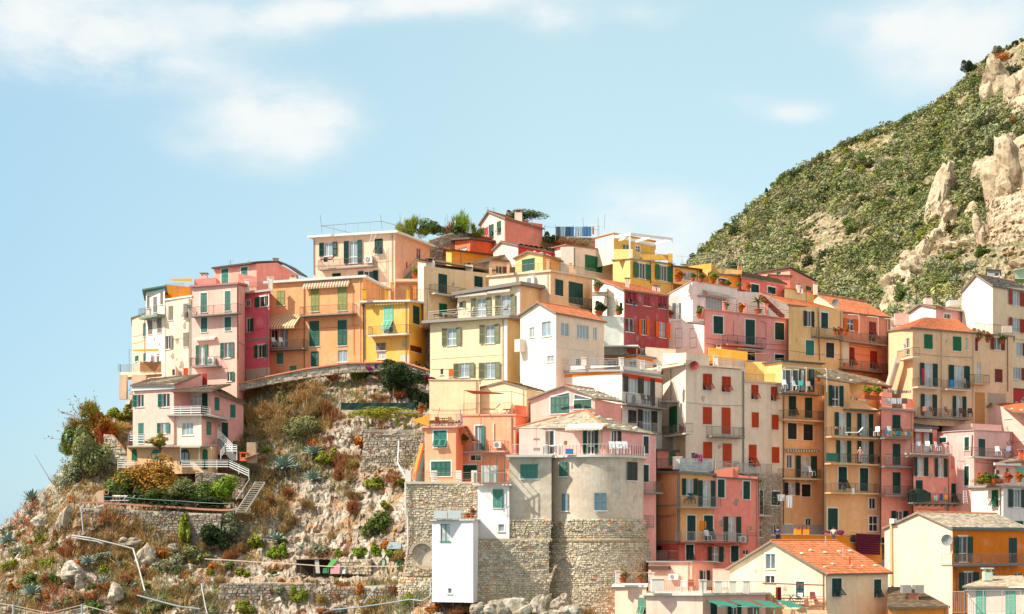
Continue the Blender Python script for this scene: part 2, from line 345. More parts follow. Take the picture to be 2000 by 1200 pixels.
TILE = mat('terracotta', '#d07e52', .85, .1, 2.2, .01, attr=1); TILE2 = mat('terracotta_old', '#a8664a', .9, .15, 1.0, .01, attr=1)
SLATE = mat('slate_pale', '#d2c2aa', .92, .15, 1.1, .02, attr=1); SLATE2 = mat('slate_grey', '#77736c', .9, .12, 1.1, .02, attr=1); SLATE3 = mat('slate_brown', '#8c7860', .92, .15, 1.1, .02, attr=1)
RM = dict(tile=TILE, tileo=TILE2, slate=SLATE, slateg=SLATE2, slateb=SLATE3)
def roofpatch(parent, a, b, c, d, kind, name='roof', th=.14, stones=0, ridge=False):
    """slope with eave a-b and ridge d-c (world points); slab plus courses of tiles laid proud of it"""
    a, b, c, d = map(Vector, (a, b, c, d)); m = RM[kind]
    nrm = (b - a).cross((d if (d - a).length > .1 else c) - a).normalized()
    if nrm.z < 0: nrm = -nrm
    base = MB(); base.prism([a, b, c, d] if (c - d).length > .05 else [a, b, c], nrm * -th)
    r = part(name, base, mat('roof_edge', '#8a7f74', .9, .1, 1, .01), parent)
    tw, tl = (.24, .42) if kind.startswith('tile') else (.42, .34)
    nu = max(2, int(max((b - a).length, (c - d).length) / tw)); nv = max(2, int((d - a).lerp(c - b, .5).length / tl))
    t = MB(); rr = random.Random(int(a.x * 10) + nu)
    def P(u, v): return a.lerp(b, u).lerp(d.lerp(c, u), v)
    for j in range(nv):
        off = .5 if (j % 2 and not kind.startswith('tile')) else 0
        v0, v1 = j / nv, min(1, (j + 1.12) / nv)
        rows = .94 + .08 * rr.random()
        for i in range(-1 if off else 0, nu):
            u0 = max(0, (i + off) / nu); u1 = min(1, (i + off + 1) / nu)
            if u1 - u0 < .002: continue
            k = rr.uniform(.72, 1.18) * rows; tt = (k * rr.uniform(.95, 1.08), k, k * rr.uniform(.88, 1.1))
            if kind.startswith('tile'):
                if rr.random() < .12: tt = (k * .8, k * .85, k * .9)
                um = (u0 + u1) / 2; g = (u1 - u0) * .16; h0 = .065; h1 = .03
                n = len(t.v); w0, w1 = u0 + g, u1 - g
                A = [P(u0, v0) + nrm * .012, P(w0, v0) + nrm * (h0), P(w1, v0) + nrm * (h0), P(u1, v0) + nrm * .012,
                     P(u0, v1) + nrm * .006, P(w0, v1) + nrm * (h1), P(w1, v1) + nrm * (h1), P(u1, v1) + nrm * .006]
                t.v += [tuple(q) for q in A]
                for q in ((0,1,5,4),(1,2,6,5),(2,3,7,6),(0,3,2,1)): t.f.append(tuple(n + x for x in q)); t.t.append(tt)
            else:
                z = rr.uniform(.02, .06); e = rr.uniform(0, .012)
                n = len(t.v); A = [P(u0 + e * .2, v0), P(u1 - e * .2, v0), P(u0 + e * .2, v0) + nrm * (z + .03), P(u1 - e * .2, v0) + nrm * (z + .035), P(u1, v1) + nrm * .012, P(u0, v1) + nrm * .012]
                t.v += [tuple(q) for q in A]
                for q in ((0,1,3,2),(2,3,4,5),(1,4,3),(0,2,5)): t.f.append(tuple(n + x for x in q)); t.t.append(tt)
    part('tiles', t, m, r, kind='stuff')
    if ridge:
        rb = MB(); rb.bar(d + nrm * .03, c + nrm * .03, .11, 6, caps=True); part('ridge_tiles', rb, TILE if kind != 'tileo' else TILE2, r)
    for i in range(stones):
        for j in range(2 if stones > 3 else 1):
            u = (i + .5 + rr.uniform(-.15, .15)) / stones; v = (.22 + .4 * j + rr.uniform(-.06, .06))
            q = P(u, v) + nrm * .07; s = MB(); boulder(s, q, (.24, .18, .14), rr); part('stone', s, mat('roof_stone', '#cfc4b4', .9, .1, 2, .01), r)
    return r
def boulder(b, c, rad, rr, n=7):
    c = Vector(c); k = len(b.v); rings = 4
    for j in range(rings + 1):
        ph = math.pi * j / rings
        for i in range(n):
            th = math.tau * i / n; q = 1 + rr.uniform(-.22, .22)
            b.v.append((c.x + rad[0] * q * math.sin(ph) * math.cos(th), c.y + rad[1] * q * math.sin(ph) * math.sin(th), c.z + rad[2] * q * math.cos(ph)))
    for j in range(rings):
        for i in range(n):
            i2 = (i + 1) % n; b.f.append((k + j*n + i, k + (j+1)*n + i, k + (j+1)*n + i2, k + j*n + i2)); b.t.append(None)
class House:
    def __init__(s, ref, corners, top, bot, color, label, name='house', cat='house', colors=None, depth_=None, cap=True, d3=8.0):
        """corners [(x, Y)] left to right in the crop's pixels, top [(x, y)] the wall's upper edge, bot y of its foot"""
        s.ref = ref; s.c = [(px(ref, x, 0)[0], Y) for x, Y in corners]; s.P = [Vector((W(x, HZ, Y).x, Y)) for x, Y in s.c]
        s.faces = []; nf = len(s.P) - 1; bx, by = px(ref, 0, bot); s.zb = W(0, by, s.c[len(s.c)//2][1]).z
        s.top = []
        for x, y in top:
            X, Yp = px(ref, x, y); k = s.face_at(X); u, z = s.hit(k, X, Yp); s.top.append((k, u, z))
        for k in range(nf):
            L = (s.P[k+1] - s.P[k]).length; pts = []
            for i, (kk, u, z) in enumerate(s.top):
                if kk == k: pts.append((u, z))
            s.faces.append([L, pts])
        allz = []
        for k in range(nf):   # close each face's profile at its ends
            L, pts = s.faces[k]
            if not pts or pts[0][0] > .3: pts.insert(0, (0, s.zat(k, 0)))
            if pts[-1][0] < L - .3: pts.append((L, s.zat(k, L)))
            pts[0] = (0, pts[0][1]); pts[-1] = (L, pts[-1][1]); s.faces[k][1] = pts
        P = s.P
        if depth_ is None and len(P) == 3 and (P[2]-P[1]).length > 3.5 and (P[1]-P[0]).length > 3.5: s.back = [P[0] + P[2] - P[1]]
        elif depth_ is None and len(P) == 3 and False: pass
        else:
            d = depth_ or d3
            f0 = max(range(nf), key=lambda k: (P[k+1]-P[k]).length); u = (P[f0+1] - P[f0]).normalized(); n = Vector((-u.y, u.x))
            if n.y < 0: n = -n
            s.back = [P[-1] + P[-1].normalized() * d, P[0] + P[0].normalized() * d]
        m = sum((Vector(p) for p in P), Vector((0, 0))) / len(P)
        s.root = root(name, (m.x, m.y, s.zb), label, cat)
        s.colors = colors or [color] * nf; s.color = color; s.holes = [[] for _ in range(nf)]; s.cap = cap; s.todo = []
    def face_at(s, X):
        for k in range(len(s.c) - 1):
            if X <= s.c[k+1][0] + .01: return k
        return len(s.c) - 2
    def hit(s, k, X, Yp, off=0.0):
        a, b = s.P[k], s.P[k+1]; u = (b - a).normalized(); n = Vector((u.y, -u.x)); a = a + n * off; dx = (X - 1000) / FPX
        # a + u t = (dx*Y, Y)
        den = u.x - dx * u.y; t = (dx * a.y - a.x) / den; Y = a.y + u.y * t; return t, CZ + (HZ - Yp) / FPX * Y
    def zat(s, k, u):
        L = (s.P[k+1] - s.P[k]).length
        g = []   # all top points on the running coordinate
        acc = 0; cum = [0]
        for i in range(len(s.P) - 1): acc += (s.P[i+1] - s.P[i]).length; cum.append(acc)
        g = [(cum[kk] + uu, z) for kk, uu, z in s.top]
        return float(np.interp(cum[k] + u, [a for a, _ in g], [b for _, b in g]))
    def frame(s, k):
        a, b = s.P[k], s.P[k+1]; u = (b - a).normalized(); return a, u, Vector((u.y, -u.x)), math.atan2(u.y, u.x)
    def pt(s, k, u, z, off=0): a, U, n, _ = s.frame(k); q = a + U * u + n * off; return Vector((q.x, q.y, z))
    def win(s, x0, y0, x1, y1, style='c', sc='dg', glass=None, name=None, ref=None, frame=None, face=None):
        r = ref or s.ref; X0, Y0 = px(r, x0, y0); X1, Y1 = px(r, x1, y1); k = s.face_at((X0 + X1) / 2) if face is None else face
        u0, za = s.hit(k, X0, Y0); u1, zb_ = s.hit(k, X1, Y1); z1 = (za + s.hit(k, X1, Y0)[1]) / 2; z0 = (zb_ + s.hit(k, X0, Y1)[1]) / 2
        w = u1 - u0; uc = (u0 + u1) / 2
        if 'o' in style: w *= .5
        elif 'l' in style: uc = u1 - (w * .3); w *= .6
        elif 'r' in style: uc = u0 + (w * .3); w *= .6
        w = max(.25, round(w, 1)); h = max(.3, round(z1 - z0, 1))
        a, U, n, rz = s.frame(k); q = a + U * uc; o = Vector((q.x, q.y, z0)) - Vector(s.root.location)
        if 'c' not in style: s.holes[k].append((uc - w/2, uc + w/2, z0, z0 + h))
        sc = None if style.replace('t', '') == 'n' else sc
        return window(s.root, o, rz, w, h, style, sc, name, glass, frame)
    def wins(s, *L):
        for t in L: s.win(*t)
        return s
    def wall(s):
        groups = {}
        for k, (L, pts) in enumerate(s.faces): groups.setdefault(s.colors[k], []).append(k)
        first = True
        for colr, ks in groups.items():
            b = MB()
            for k in ks:
                L, pts = s.faces[k]; H = [h for h in s.holes[k] if h[1] > .02 and h[0] < L - .02]
                H = [(max(.02, a), min(L - .02, c), max(s.zb + .02, d), e) for a, c, d, e in H]
                top = lambda u: float(np.interp(u, [p[0] for p in pts], [p[1] for p in pts]))
                xs = sorted(set([0, L] + [p[0] for p in pts] + [h[0] for h in H] + [h[1] for h in H]))
                for x0, x1 in zip(xs, xs[1:]):
                    if x1 - x0 < 1e-4: continue
                    m = (x0 + x1) / 2; t0 = float(np.interp(x0 + 1e-5, [p[0] for p in pts], [p[1] for p in pts])); t1 = float(np.interp(x1 - 1e-5, [p[0] for p in pts], [p[1] for p in pts]))
                    hs = sorted([h for h in H if h[0] < m < h[1] and h[3] < min(t0, t1) - .01], key=lambda h: h[2]); z = s.zb
                    for h in hs:
                        if h[2] > z: b.quad(s.pt(k, x0, z), s.pt(k, x1, z), s.pt(k, x1, h[2]), s.pt(k, x0, h[2]))
                        z = max(z, h[3])
                    b.quad(s.pt(k, x0, z), s.pt(k, x1, z), s.pt(k, x1, t1), s.pt(k, x0, t0))
                for (x0, x1, z0, z1) in H:
                    if z1 > min(top(x0), top(x1)) - .01: continue
                    q = [(x0, z0), (x1, z0), (x1, z1), (x0, z1)]
                    for i in range(4):
                        (ua, za), (ub, zb2) = q[i], q[(i+1) % 4]; b.quad(s.pt(k, ua, za), s.pt(k, ub, zb2), s.pt(k, ub, zb2, -.2), s.pt(k, ua, za, -.2))
            if first:   # back walls and lid
                first = False
                zl = s.faces[0][1][0][1]; zr = s.faces[-1][1][-1][1]; ring = [s.P[-1]] + s.back + [s.P[0]]
                zs = [zr] + [zr if (len(s.back) == 2 and i == 0) else (zl if len(s.back) == 2 else zl + zr - s.zat(0, s.faces[0][0])) for i in range(len(s.back))] + [zl]
                for i in range(len(ring) - 1):
                    p, q = ring[i], ring[i+1]; b.quad((p.x, p.y, s.zb), (q.x, q.y, s.zb), (q.x, q.y, zs[i+1]), (p.x, p.y, zs[i]))
                if s.cap:
                    T = []
                    for k, (L, pts) in enumerate(s.faces):
                        T += [s.pt(k, u, z) for u, z in (pts if k == len(s.faces) - 1 else pts[:-1])]
                    T += [Vector((q.x, q.y, z)) for q, z in zip(ring[1:-1], zs[1:-1])]
                    c = sum(T, Vector()) / len(T)
                    for i in range(len(T)): b.tri(T[i] - Vector((0,0,.03)), T[(i+1) % len(T)] - Vector((0,0,.03)), c - Vector((0,0,.03)))
            part('wall', b, wallm(colr), s.root)
        return s
    def slab(s, th=.22, oh=.45, color='#9a958c', dz=0.0, name='roof_slab', faces=None):
        """flat roof slab following the wall's top edge"""
        P = s.P + s.back; c = sum(P, Vector((0, 0))) / len(P); z = []
        zl = s.faces[0][1][0][1]; zr = s.faces[-1][1][-1][1]
        z = [s.faces[k][1][0][1] for k in range(len(s.faces))] + [zr] + ([zl + zr - s.zat(0, s.faces[0][0])] if len(s.back) == 1 else [zr, zl])
        Q = []
        for p, zz in zip(P, z):
            d = (p - c).normalized(); q = p + d * oh * 1.35; Q.append(Vector((q.x, q.y, zz + dz)))
        b = MB(); b.prism(Q, (0, 0, th)); part(name, b, paint(color, .85), s.root); return s
    def gable(s, f, kind, oh=.35, stones=0, trim=None, ridge=True):
        """pitched roof over the gable on face f"""
        L, pts = s.faces[f]; ap = max(range(len(pts)), key=lambda i: pts[i][1])
        a, U, n, _ = s.frame(f)
        o = 1 - f if len(s.faces) == 2 else None
        if o is not None: D = (s.P[2] - s.P[1]) * (1 if f == 0 else 0) + (s.P[0] - s.P[1]) * (1 if f == 1 else 0)
        else: D = s.back[-1] - s.P[0]
        D = Vector((D.x, D.y, 0)); d = D.normalized() * oh; up = Vector((0, 0, .16))
        for (i, j) in ((0, ap), (ap, len(pts) - 1)):
            if i == j: continue
            p, q = s.pt(f, *pts[i]), s.pt(f, *pts[j])
            eave, rid = (p, q) if i == 0 else (q, p); ev = (eave - rid).normalized() * oh
            e = eave + ev + up; r_ = rid + up
            A, B = (e - d, e + D + d) ; Dn, Cn = r_ - d, r_ + D + d
            if i == 0 : roofpatch(s.root, B, A, Dn, Cn, kind, stones=0)
            else: roofpatch(s.root, A, B, Cn, Dn, kind, stones=stones, ridge=ridge)
        return s
    def quadroof(s, pts, kind, ref=None, **kw):
        P = [WR(ref or s.ref, *p) for p in pts]; roofpatch(s.root, *P, kind, **kw); return s
    def balcony(s, x0, x1, yf, proj=1.0, rail=True, st='bars', color='#8f8a82', rc='#6d675f', h=1.0, th=.16, ref=None, ext=0, face=None, cor=0, name='balcony'):
        r = ref or s.ref; X0, Y0 = px(r, x0, yf); X1, _ = px(r, x1, yf); k = s.face_at((X0 + X1) / 2) if face is None else face
        u0, za = s.hit(k, X0, Y0, proj); u1, zb_ = s.hit(k, X1, Y0, proj); z = (za + zb_) / 2
        b = MB(); b.hexa([s.pt(k, u0, z - th, -.02), s.pt(k, u1, z - th, -.02), s.pt(k, u1, z - th, proj), s.pt(k, u0, z - th, proj), s.pt(k, u0, z, -.02), s.pt(k, u1, z, -.02), s.pt(k, u1, z, proj), s.pt(k, u0, z, proj)])
        for i in range(cor):
            u = u0 + (u1 - u0) * (i + .5) / cor; b.hexa([s.pt(k, u + e, z - th - (.28 if q < 0.5 else .05), q * .8) for q in (0, 1) for e in ((-.09, .09) if q == 0 else (.09, -.09))] + [s.pt(k, u + e, z - th - .003, q * .8) for q in (0, 1) for e in ((-.09, .09) if q == 0 else (.09, -.09))])
        o = part(name, b, mat('slab_' + color, color, .9, .12, 2, .01), s.root)
        if rail:
            g = MB(); i = .05; railing(g, [s.pt(k, u0 + i, z, 0), s.pt(k, u0 + i, z, proj - i), s.pt(k, u1 - i, z, proj - i), s.pt(k, u1 - i, z, 0)], h, st); part('railing', g, paint(rc, .6), o)
            if st == 'glass':
                gg = MB(); gg.hexa(slat(s.pt(k, u0 + i, z + .08, proj - i), s.pt(k, u1 - i, z + .08, proj - i), h - .15, .02)); part('glass_panel', gg, GLASS['b'], o)
        return o
    def box(s, x0, y0, x1, y1, off0, off1, color, name, ref=None, m=None, face=None):
        r = ref or s.ref; X0, Y0 = px(r, x0, y0); X1, Y1 = px(r, x1, y1); k = s.face_at((X0 + X1) / 2) if face is None else face
        u0, z1 = s.hit(k, X0, Y0, off1); u1, z0 = s.hit(k, X1, Y1, off1); u1 = max(u1, u0 + .05); z1 = max(z1, z0 + .03)
        b = MB(); b.hexa([s.pt(k, u0, z0, off0), s.pt(k, u1, z0, off0), s.pt(k, u1, z0, off1), s.pt(k, u0, z0, off1), s.pt(k, u0, z1, off0), s.pt(k, u1, z1, off0), s.pt(k, u1, z1, off1), s.pt(k, u0, z1, off1)])
        return part(name, b, m or paint(color, .8), s.root)
    def band(s, x0, y0, x1, y1, th, color, name='band', ref=None):   # horizontal moulding from (x0,y0) to (x1,y1)
        r = ref or s.ref; X0, Y0 = px(r, x0, y0); X1, Y1 = px(r, x1, y1); k = s.face_at((X0 + X1) / 2)
        u0, za = s.hit(k, X0, Y0); u1, zb_ = s.hit(k, X1, Y1); z = (za + zb_) / 2; b = MB(); e = .035
        b.hexa([s.pt(k, u0, z, -.01), s.pt(k, u1, z, -.01), s.pt(k, u1, z, e), s.pt(k, u0, z, e), s.pt(k, u0, z + th, -.01), s.pt(k, u1, z + th, -.01), s.pt(k, u1, z + th, e), s.pt(k, u0, z + th, e)])
        part(name, b, paint(color, .85), s.root); return s
    def pipe(s, pts, color='#6f6a64', r=.05, ref=None):
        b = MB(); P = []
        for x, y in pts:
            X, Y = px(ref or s.ref, x, y); k = s.face_at(X); u, z = s.hit(k, X, Y); P.append(s.pt(k, u, z, .09))
        b.path(P, r, 6); part('downpipe', b, paint(color, .5), s.root); return s
    def ac(s, x0, y0, x1, y1, ref=None):
        o = s.box(x0, y0, x1, y1, .12, .48, '#e4e2dc', 'air_conditioner', ref)
        bb = o.bound_box; r = ref or s.ref; X, Y = px(r, x0 + (x1 - x0) * .4, (y0 + y1) / 2); k = s.face_at(X); u, z = s.hit(k, X, Y, .48)
        b = MB(); c = s.pt(k, u, z, .49); U = Vector((*s.frame(k)[1], 0)); R_ = (y1 - y0) / REF[r][2] / FPX * c.y * .38
        ring = [c + U * R_ * math.cos(math.tau * i / 12) + Vector((0, 0, 1)) * R_ * math.sin(math.tau * i / 12) for i in range(12)]; b.prism(ring, Vector((*s.frame(k)[2], 0)) * .02)
        part('fan_grille', b, paint('#8c8c8a'), o); return s
    def awning(s, x0, x1, y0, y1, proj, color='#e8dccb', stripe=None, ref=None, val=.22, name='awning'):
        r = ref or s.ref; X0, Y0 = px(r, x0, y0); X1, Y1 = px(r, x1, y1); k = s.face_at((X0 + X1) / 2)
        u0, z1 = s.hit(k, X0, Y0); u1, _ = s.hit(k, X1, Y0); z0 = s.hit(k, (X0 + X1) / 2, Y1, proj)[1]; n = max(2, int((u1 - u0) / .18)); o = None
        bs = [MB(), MB()]
        for i in range(n):
            a = u0 + (u1 - u0) * i / n; c = u0 + (u1 - u0) * (i + 1) / n; b = bs[i % 2 if stripe else 0]
            P = [s.pt(k, a, z1, .05), s.pt(k, c, z1, .05), s.pt(k, c, z0 + val, proj), s.pt(k, a, z0 + val, proj)]; b.hexa(P + [p + Vector((0, 0, .03)) for p in P])
            sag = .05 * (i % 2); P = [s.pt(k, a, z0 + sag, proj), s.pt(k, c, z0 + sag, proj), s.pt(k, c, z0 + val, proj), s.pt(k, a, z0 + val, proj)]; b.quad(*P)
        bs[0].bar(s.pt(k, u0, z1, .05), s.pt(k, u1, z1, .05), .05); bs[0].bar(s.pt(k, u0 + .1, z1 - .3, .02), s.pt(k, u0 + .1, z0 + val, proj), .02); bs[0].bar(s.pt(k, u1 - .1, z1 - .3, .02), s.pt(k, u1 - .1, z0 + val, proj), .02)
        o = part(name, bs[0], mat('cloth_' + color, color, .9, .08, 2, 0, sub=.35), s.root)
        if stripe: part('stripe', bs[1], mat('cloth_' + stripe, stripe, .9, .08, 2, 0, sub=.35), o)
        return s
    def block(s, x0, x1, y0, y1, Y, color, d=4.0, ref=None, name='penthouse', Y2=None, slabc=None, y0b=None):
        r = ref or s.ref; a, b_ = WR(r, x0, y0, Y), WR(r, x1, y0 if y0b is None else y0b, Y2 or Y); zb = WR(r, x0, y1, Y).z; n = Vector((-(b_ - a).y, (b_ - a).x, 0)).normalized() * d
        if n.y < 0: n = -n
        A, B_ = Vector((a.x, a.y, zb)), Vector((b_.x, b_.y, zb)); b = MB(); b.hexa([A, B_, B_ + n, A + n, a, b_, b_ + n, a + n]); o = part(name, b, wallm(color), s.root)
        if slabc:
            c = (A + B_) / 2 + n / 2; Q = []
            for p in (a, b_, b_ + n, a + n): v = (p - c); v.z = 0; Q.append(p + v.normalized() * .4)
            g = MB(); g.prism(Q, (0, 0, .15)); part('roof_slab', g, paint(slabc, .85), o)
        return o
    def rail(s, pts, h=1.0, st='bars', rc='#8d8780', ref=None, post=1.6):
        g = MB(); railing(g, [WR(ref or s.ref, *p) for p in pts], h, st, post); part('railing', g, paint(rc, .6), s.root); return s
    def posts(s, L, Y, color='#e6e2da', w=.32, ref=None, name='pillar', d=None):   # L: (x centre, y top, y bottom)
        for x, y0, y1 in L:
            a = WR(ref or s.ref, x, y0, Y); z0 = WR(ref or s.ref, x, y1, Y).z; b = MB(); b.box(a.x - w/2, a.x + w/2, Y - w/2, Y + w/2, z0, a.z); b.box(a.x - w/2 - .05, a.x + w/2 + .05, Y - w/2 - .05, Y + w/2 + .05, a.z, a.z + .07)
            part(name, b, wallm(color), s.root)
        return s
    def chimney(s, x, y0, y1, Y, w=.7, color='#d8b89c', cap='#a08a78', ref=None):
        a = WR(ref or s.ref, x, y0, Y); z0 = WR(ref or s.ref, x, y1, Y).z; b = MB(); b.box(a.x - w/2, a.x + w/2, Y, Y + w, z0 - .4, a.z - .35)
        for i in (-1, 1):
            for j in (0, 1): b.box(a.x + i * w * .35 - .06, a.x + i * w * .35 + .06, Y + .05 + j * (w - .2), Y + .15 + j * (w - .2), a.z - .35, a.z - .1)
        o = part('chimney', b, wallm(color), s.root); c = MB(); c.box(a.x - w/2 - .1, a.x + w/2 + .1, Y - .1, Y + w + .1, a.z - .1, a.z); part('chimney_cap', c, paint(cap, .9), o); return s
    def antenna(s, x, y0, y1, Y, ref=None):
        a = WR(ref or s.ref, x, y0, Y); b_ = WR(ref or s.ref, x, y1, Y); b = MB(); b.bar(b_, a, .025)
        for i in range(4): z = a.z - .15 - .22 * i; b.bar((a.x - .35 + .06 * i, a.y, z), (a.x + .35 - .06 * i, a.y, z), .012, 3)
        part('antenna', b, paint('#7d7a76', .5), s.root); return s
    def dish(s, x, y, ref=None, r=.42, color='#8f8d8a'):
        X, Y = px(ref or s.ref, x, y); k = s.face_at(X); u, z = s.hit(k, X, Y, .3); c = s.pt(k, u, z, .35); b = MB(); kk = len(b.v); n = 12
        for j in range(4):
            for i in range(n):
                q = r * j / 3; b.v.append((c.x + q * math.cos(math.tau * i / n), c.y - .15 + (q * q) * -.5 , c.z + q * math.sin(math.tau * i / n)))
        for j in range(3):
            for i in range(n): b.f.append((kk + j*n + i, kk + j*n + (i+1) % n, kk + (j+1)*n + (i+1) % n, kk + (j+1)*n + i)); b.t.append(None)
        b.bar(s.pt(k, u, z - .3, .02), c, .03); b.bar(c + Vector((0, 0, -r)), c + Vector((0, -.45, 0)), .015); part('satellite_dish', b, paint(color), s.root); return s
# ---------------------------------------------------------------- the houses
HS = []
def HO(*a, **k): h = House(*a, **k); HS.append(h); return h
WT = '#e8e4dc'
# --- far left cluster on the cliff edge
h = HO('Z', [(258,203),(286,198.5)], [(258,622),(286,612)], 748, '#e0bfa8', 'narrow beige-pink house at the seaward end of the village')
h.slab(.1, .25, '#8a8c80'); h.wins((277,980,300,1095,'c','te',None,None,'A'), (178,220,203,265,'c','te',None,None,'H'), (243,200,262,265,'c','te',None,None,'H'), (240,0,258,70,'c','te',None,None,'H'))
h = HO('A', [(300,197.5),(470,194.5)], [(300,692),(470,655)], 1545, '#d9d6cf', 'weathered white house with turquoise band and dark slab roof on cliff edge', d3=7)
h.slab(.2, .6, '#55605a'); h.band(300,705,468,668,.55,'#7fc6c4', 'turquoise_band')
h.wins((312,735,332,845,'c','gb'), (370,740,398,880,'c','gb'), (433,690,453,810,'c','gb'), (322,950,358,1080,'c','gb'), (405,930,443,1065,'c','gb'), (295,212,328,272,'n',None,'d','door','H'), (342,205,362,272,'n',None,'d','door','H'))
h.balcony(232,400,905,1.1,True,'bars','#8b9a8a','#9aa29a',th=.3)
h = HO('A', [(470,194.6),(712,192.2)], [(470,775),(712,738)], 1545, '#e2d7bc', 'cream stained plaster house with grey-brown shutters and mustard roof room', d3=7)
h.slab(.2, .12, WT); h.block(474,718,628,770,200,'#c98a22',5,name='roof_room',y0b=650)
h.wins((507,822,543,950,'c','gb'), (640,803,678,930,'p','gb'), (640,1063,682,1190,'c','gb'), (475,1085,552,1210,'r','gb','d'), (463,322,486,378,'n',None,'d','window','H'), (555,316,588,376,'c','og',None,'window','H'))
h.pipe([(708,760),(706,1520)], '#b5a68c'); h.dish(700,835,r=.3)
b = MB(); b.quad(WR('A',498,578,199), WR('A',720,572,199), WR('A',718,603,196), WR('A',560,600,196)); part('sail_awning', b, mat('cloth_gold', '#e09a30', .9, .05, 1, 0, sub=.4), h.root)
h.rail([(478,700,194.4),(640,690,193.8)],1.0,'bars','#a8a29a')
# seaside terrace on pillars
h = HO('H', [(62,196),(215,192.5),(385,191)], [(62,352),(215,348),(385,345)], 372, '#d8c3a4', 'cantilevered sea terrace with bamboo screen on tall pillars', name='sea_terrace', cat='terrace', depth_=3.2)
for x in (84, 182, 238):
    a = WR('H', x, 372, 192.5); z0 = WR('H', x, 560 if x < 100 else 500, 192.5).z; b = MB(); b.box(a.x-.42, a.x+.42, 192.2, 193.0, z0, a.z+.02); part('pillar', b, wallm('#d5bfa2'), h.root)
h.rail([(42,345,197),(62,352,196),(215,348,192.5)],1.0,'bars','#aab0ae')
b = MB(); rr = random.Random(3)
for i in range(60): q = WR('H', 217 + i*2.75, 345, 192.4 - i*.024); b.bar(q, q + Vector((0,0,1.15 + rr.uniform(-.1,.1))), .045, 4)
part('bamboo_screen', b, mat('bamboo', '#b98a5e', .9, .2, 3, 0), h.root)
b = MB(); b.quad(WR('H',150,176,192), WR('H',370,166,193), WR('H',350,188,190.6), WR('H',165,186,190.6)); part('sail_awning', b, MATS['cloth_gold'], h.root)
b = MB(); b.bar(WR('H',130,352,193), WR('H',130,170,193), .04); b.bar(WR('H',130,172,193), WR('H',372,168,193), .02); part('awning_post', b, paint('#a89f92'), h.root)
# pale pink three-storey
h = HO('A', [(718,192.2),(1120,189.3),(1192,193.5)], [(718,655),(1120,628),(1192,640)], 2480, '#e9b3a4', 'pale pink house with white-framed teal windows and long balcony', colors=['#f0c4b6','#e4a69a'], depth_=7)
h.slab(.22, .3, '#b07a78'); h.wins((795,700,850,880,'ct','cg'), (1012,688,1063,865,'ct','cg'), (797,930,855,1058,'ct','cg'), (1010,920,1070,1045,'ct','cg'))
h.balcony(690,1122,893,1.0); h.win(655,135,742,290,'o','cg','w','door','H'); h.win(847,120,947,238,'o','cg','h',None,'H'); h.balcony(600,812,298,1.0,ref='H'); h.ac(742,232,790,290,'H'); h.awning(652,815,84,100,.45,'#efe6da',None,'H')
h.win(890,348,958,420,'r','g','d',None,'H'); h.pipe([(1122,640),(1124,1300)], '#6b5a58'); h.band(1192-70,1192-60,1190,1195,.08,'#b08a84')
h = HO('H', [(478,188.4),(695,187)], [(478,445),(695,358)], 480, '#dd9a92', 'low salmon lean-to beside the pale pink house with red door', d3=3, name='lean_to', cat='shed')
h.win(700,358,736,450,'n',None,'d','door','H')
h.box(702,360,734,450,-.05,.06,'#a8321f','door_leaf')
# dark pink top house
h = HO('A', [(915,204),(1297,200.5),(1675,207.5)], [(915,488),(1297,440),(1480,430),(1675,540)], 800, '#e3a592', 'upper salmon-pink house with monopitch roof behind the pale pink one', colors=['#e6a898','#d98e86'])
h.slab(.0, 0, '#5c5650'); h.wins((982,490,1045,618,'ct','te'), (1160,475,1218,560,'ct','te'))
b = MB(); Q = [WR('A',890,486,203.6), WR('A',1250,440,200.2), WR('A',1297,433,200.4), WR('A',1485,424,203.8), WR('A',1580,470,205.5), WR('A',1690,545,207.8)]
for p, q in zip(Q, Q[1:]): b.hexa([p, q, q + Vector((.3,5,.5)), p + Vector((.3,5,.5))] + [v + Vector((0,0,.2)) for v in (p, q, q + Vector((.3,5,.5)), p + Vector((.3,5,.5)))])
part('roof', b, mat('roof_dark', '#5d5650', .9, .15, 1, .02), h.root); h.chimney(1467,388,425,204,.55,'#c9a54e'); h.antenna(1062,405,470,203); h.antenna(1232,408,445,203)
h.block(735,930,578,640,199,'#d9958a',3,name='parapet',y0b=566); h.block(1133,1300,528,650,196.5,'#de9688',.4,name='parapet',y0b=560)
h.chimney(820,520,590,200,.8,'#c8b8a4'); h.pipe([(1300,560),(1302,760)],'#c98078')
# magenta
h = HO('A', [(1187,195.6),(1412,192.8)], [(1187,718),(1412,690)], 1500, '#da6c7c', 'narrow raspberry-pink house with green shutters and grey band', d3=7)
h.slab(.25, .3, '#b9b0a2'); h.wins((1205,770,1238,825,'nt',None,'d'), (1275,735,1405,830,'lt','g','d'), (1210,935,1275,1055,'rt','g','d'), (1110,135,1212,235,'ot','g','d',None,'H'), (1062,345,1104,400,'nt',None,'d','window','H'), (1160,332,1184,372,'nt',None,'d','window','H'))
h.band(1195,1142,1412,1120,.3,'#a89a98'); h.rail([(1190,700,195.4),(1410,672,192.8)],1.1,'bars','#8f8480'); h.posts([(1212,588,700),(1424,568,690)],194,WT,.5)
h.box(1200,1395,1412,1500,0,.05,'#cbbda8','plinth')
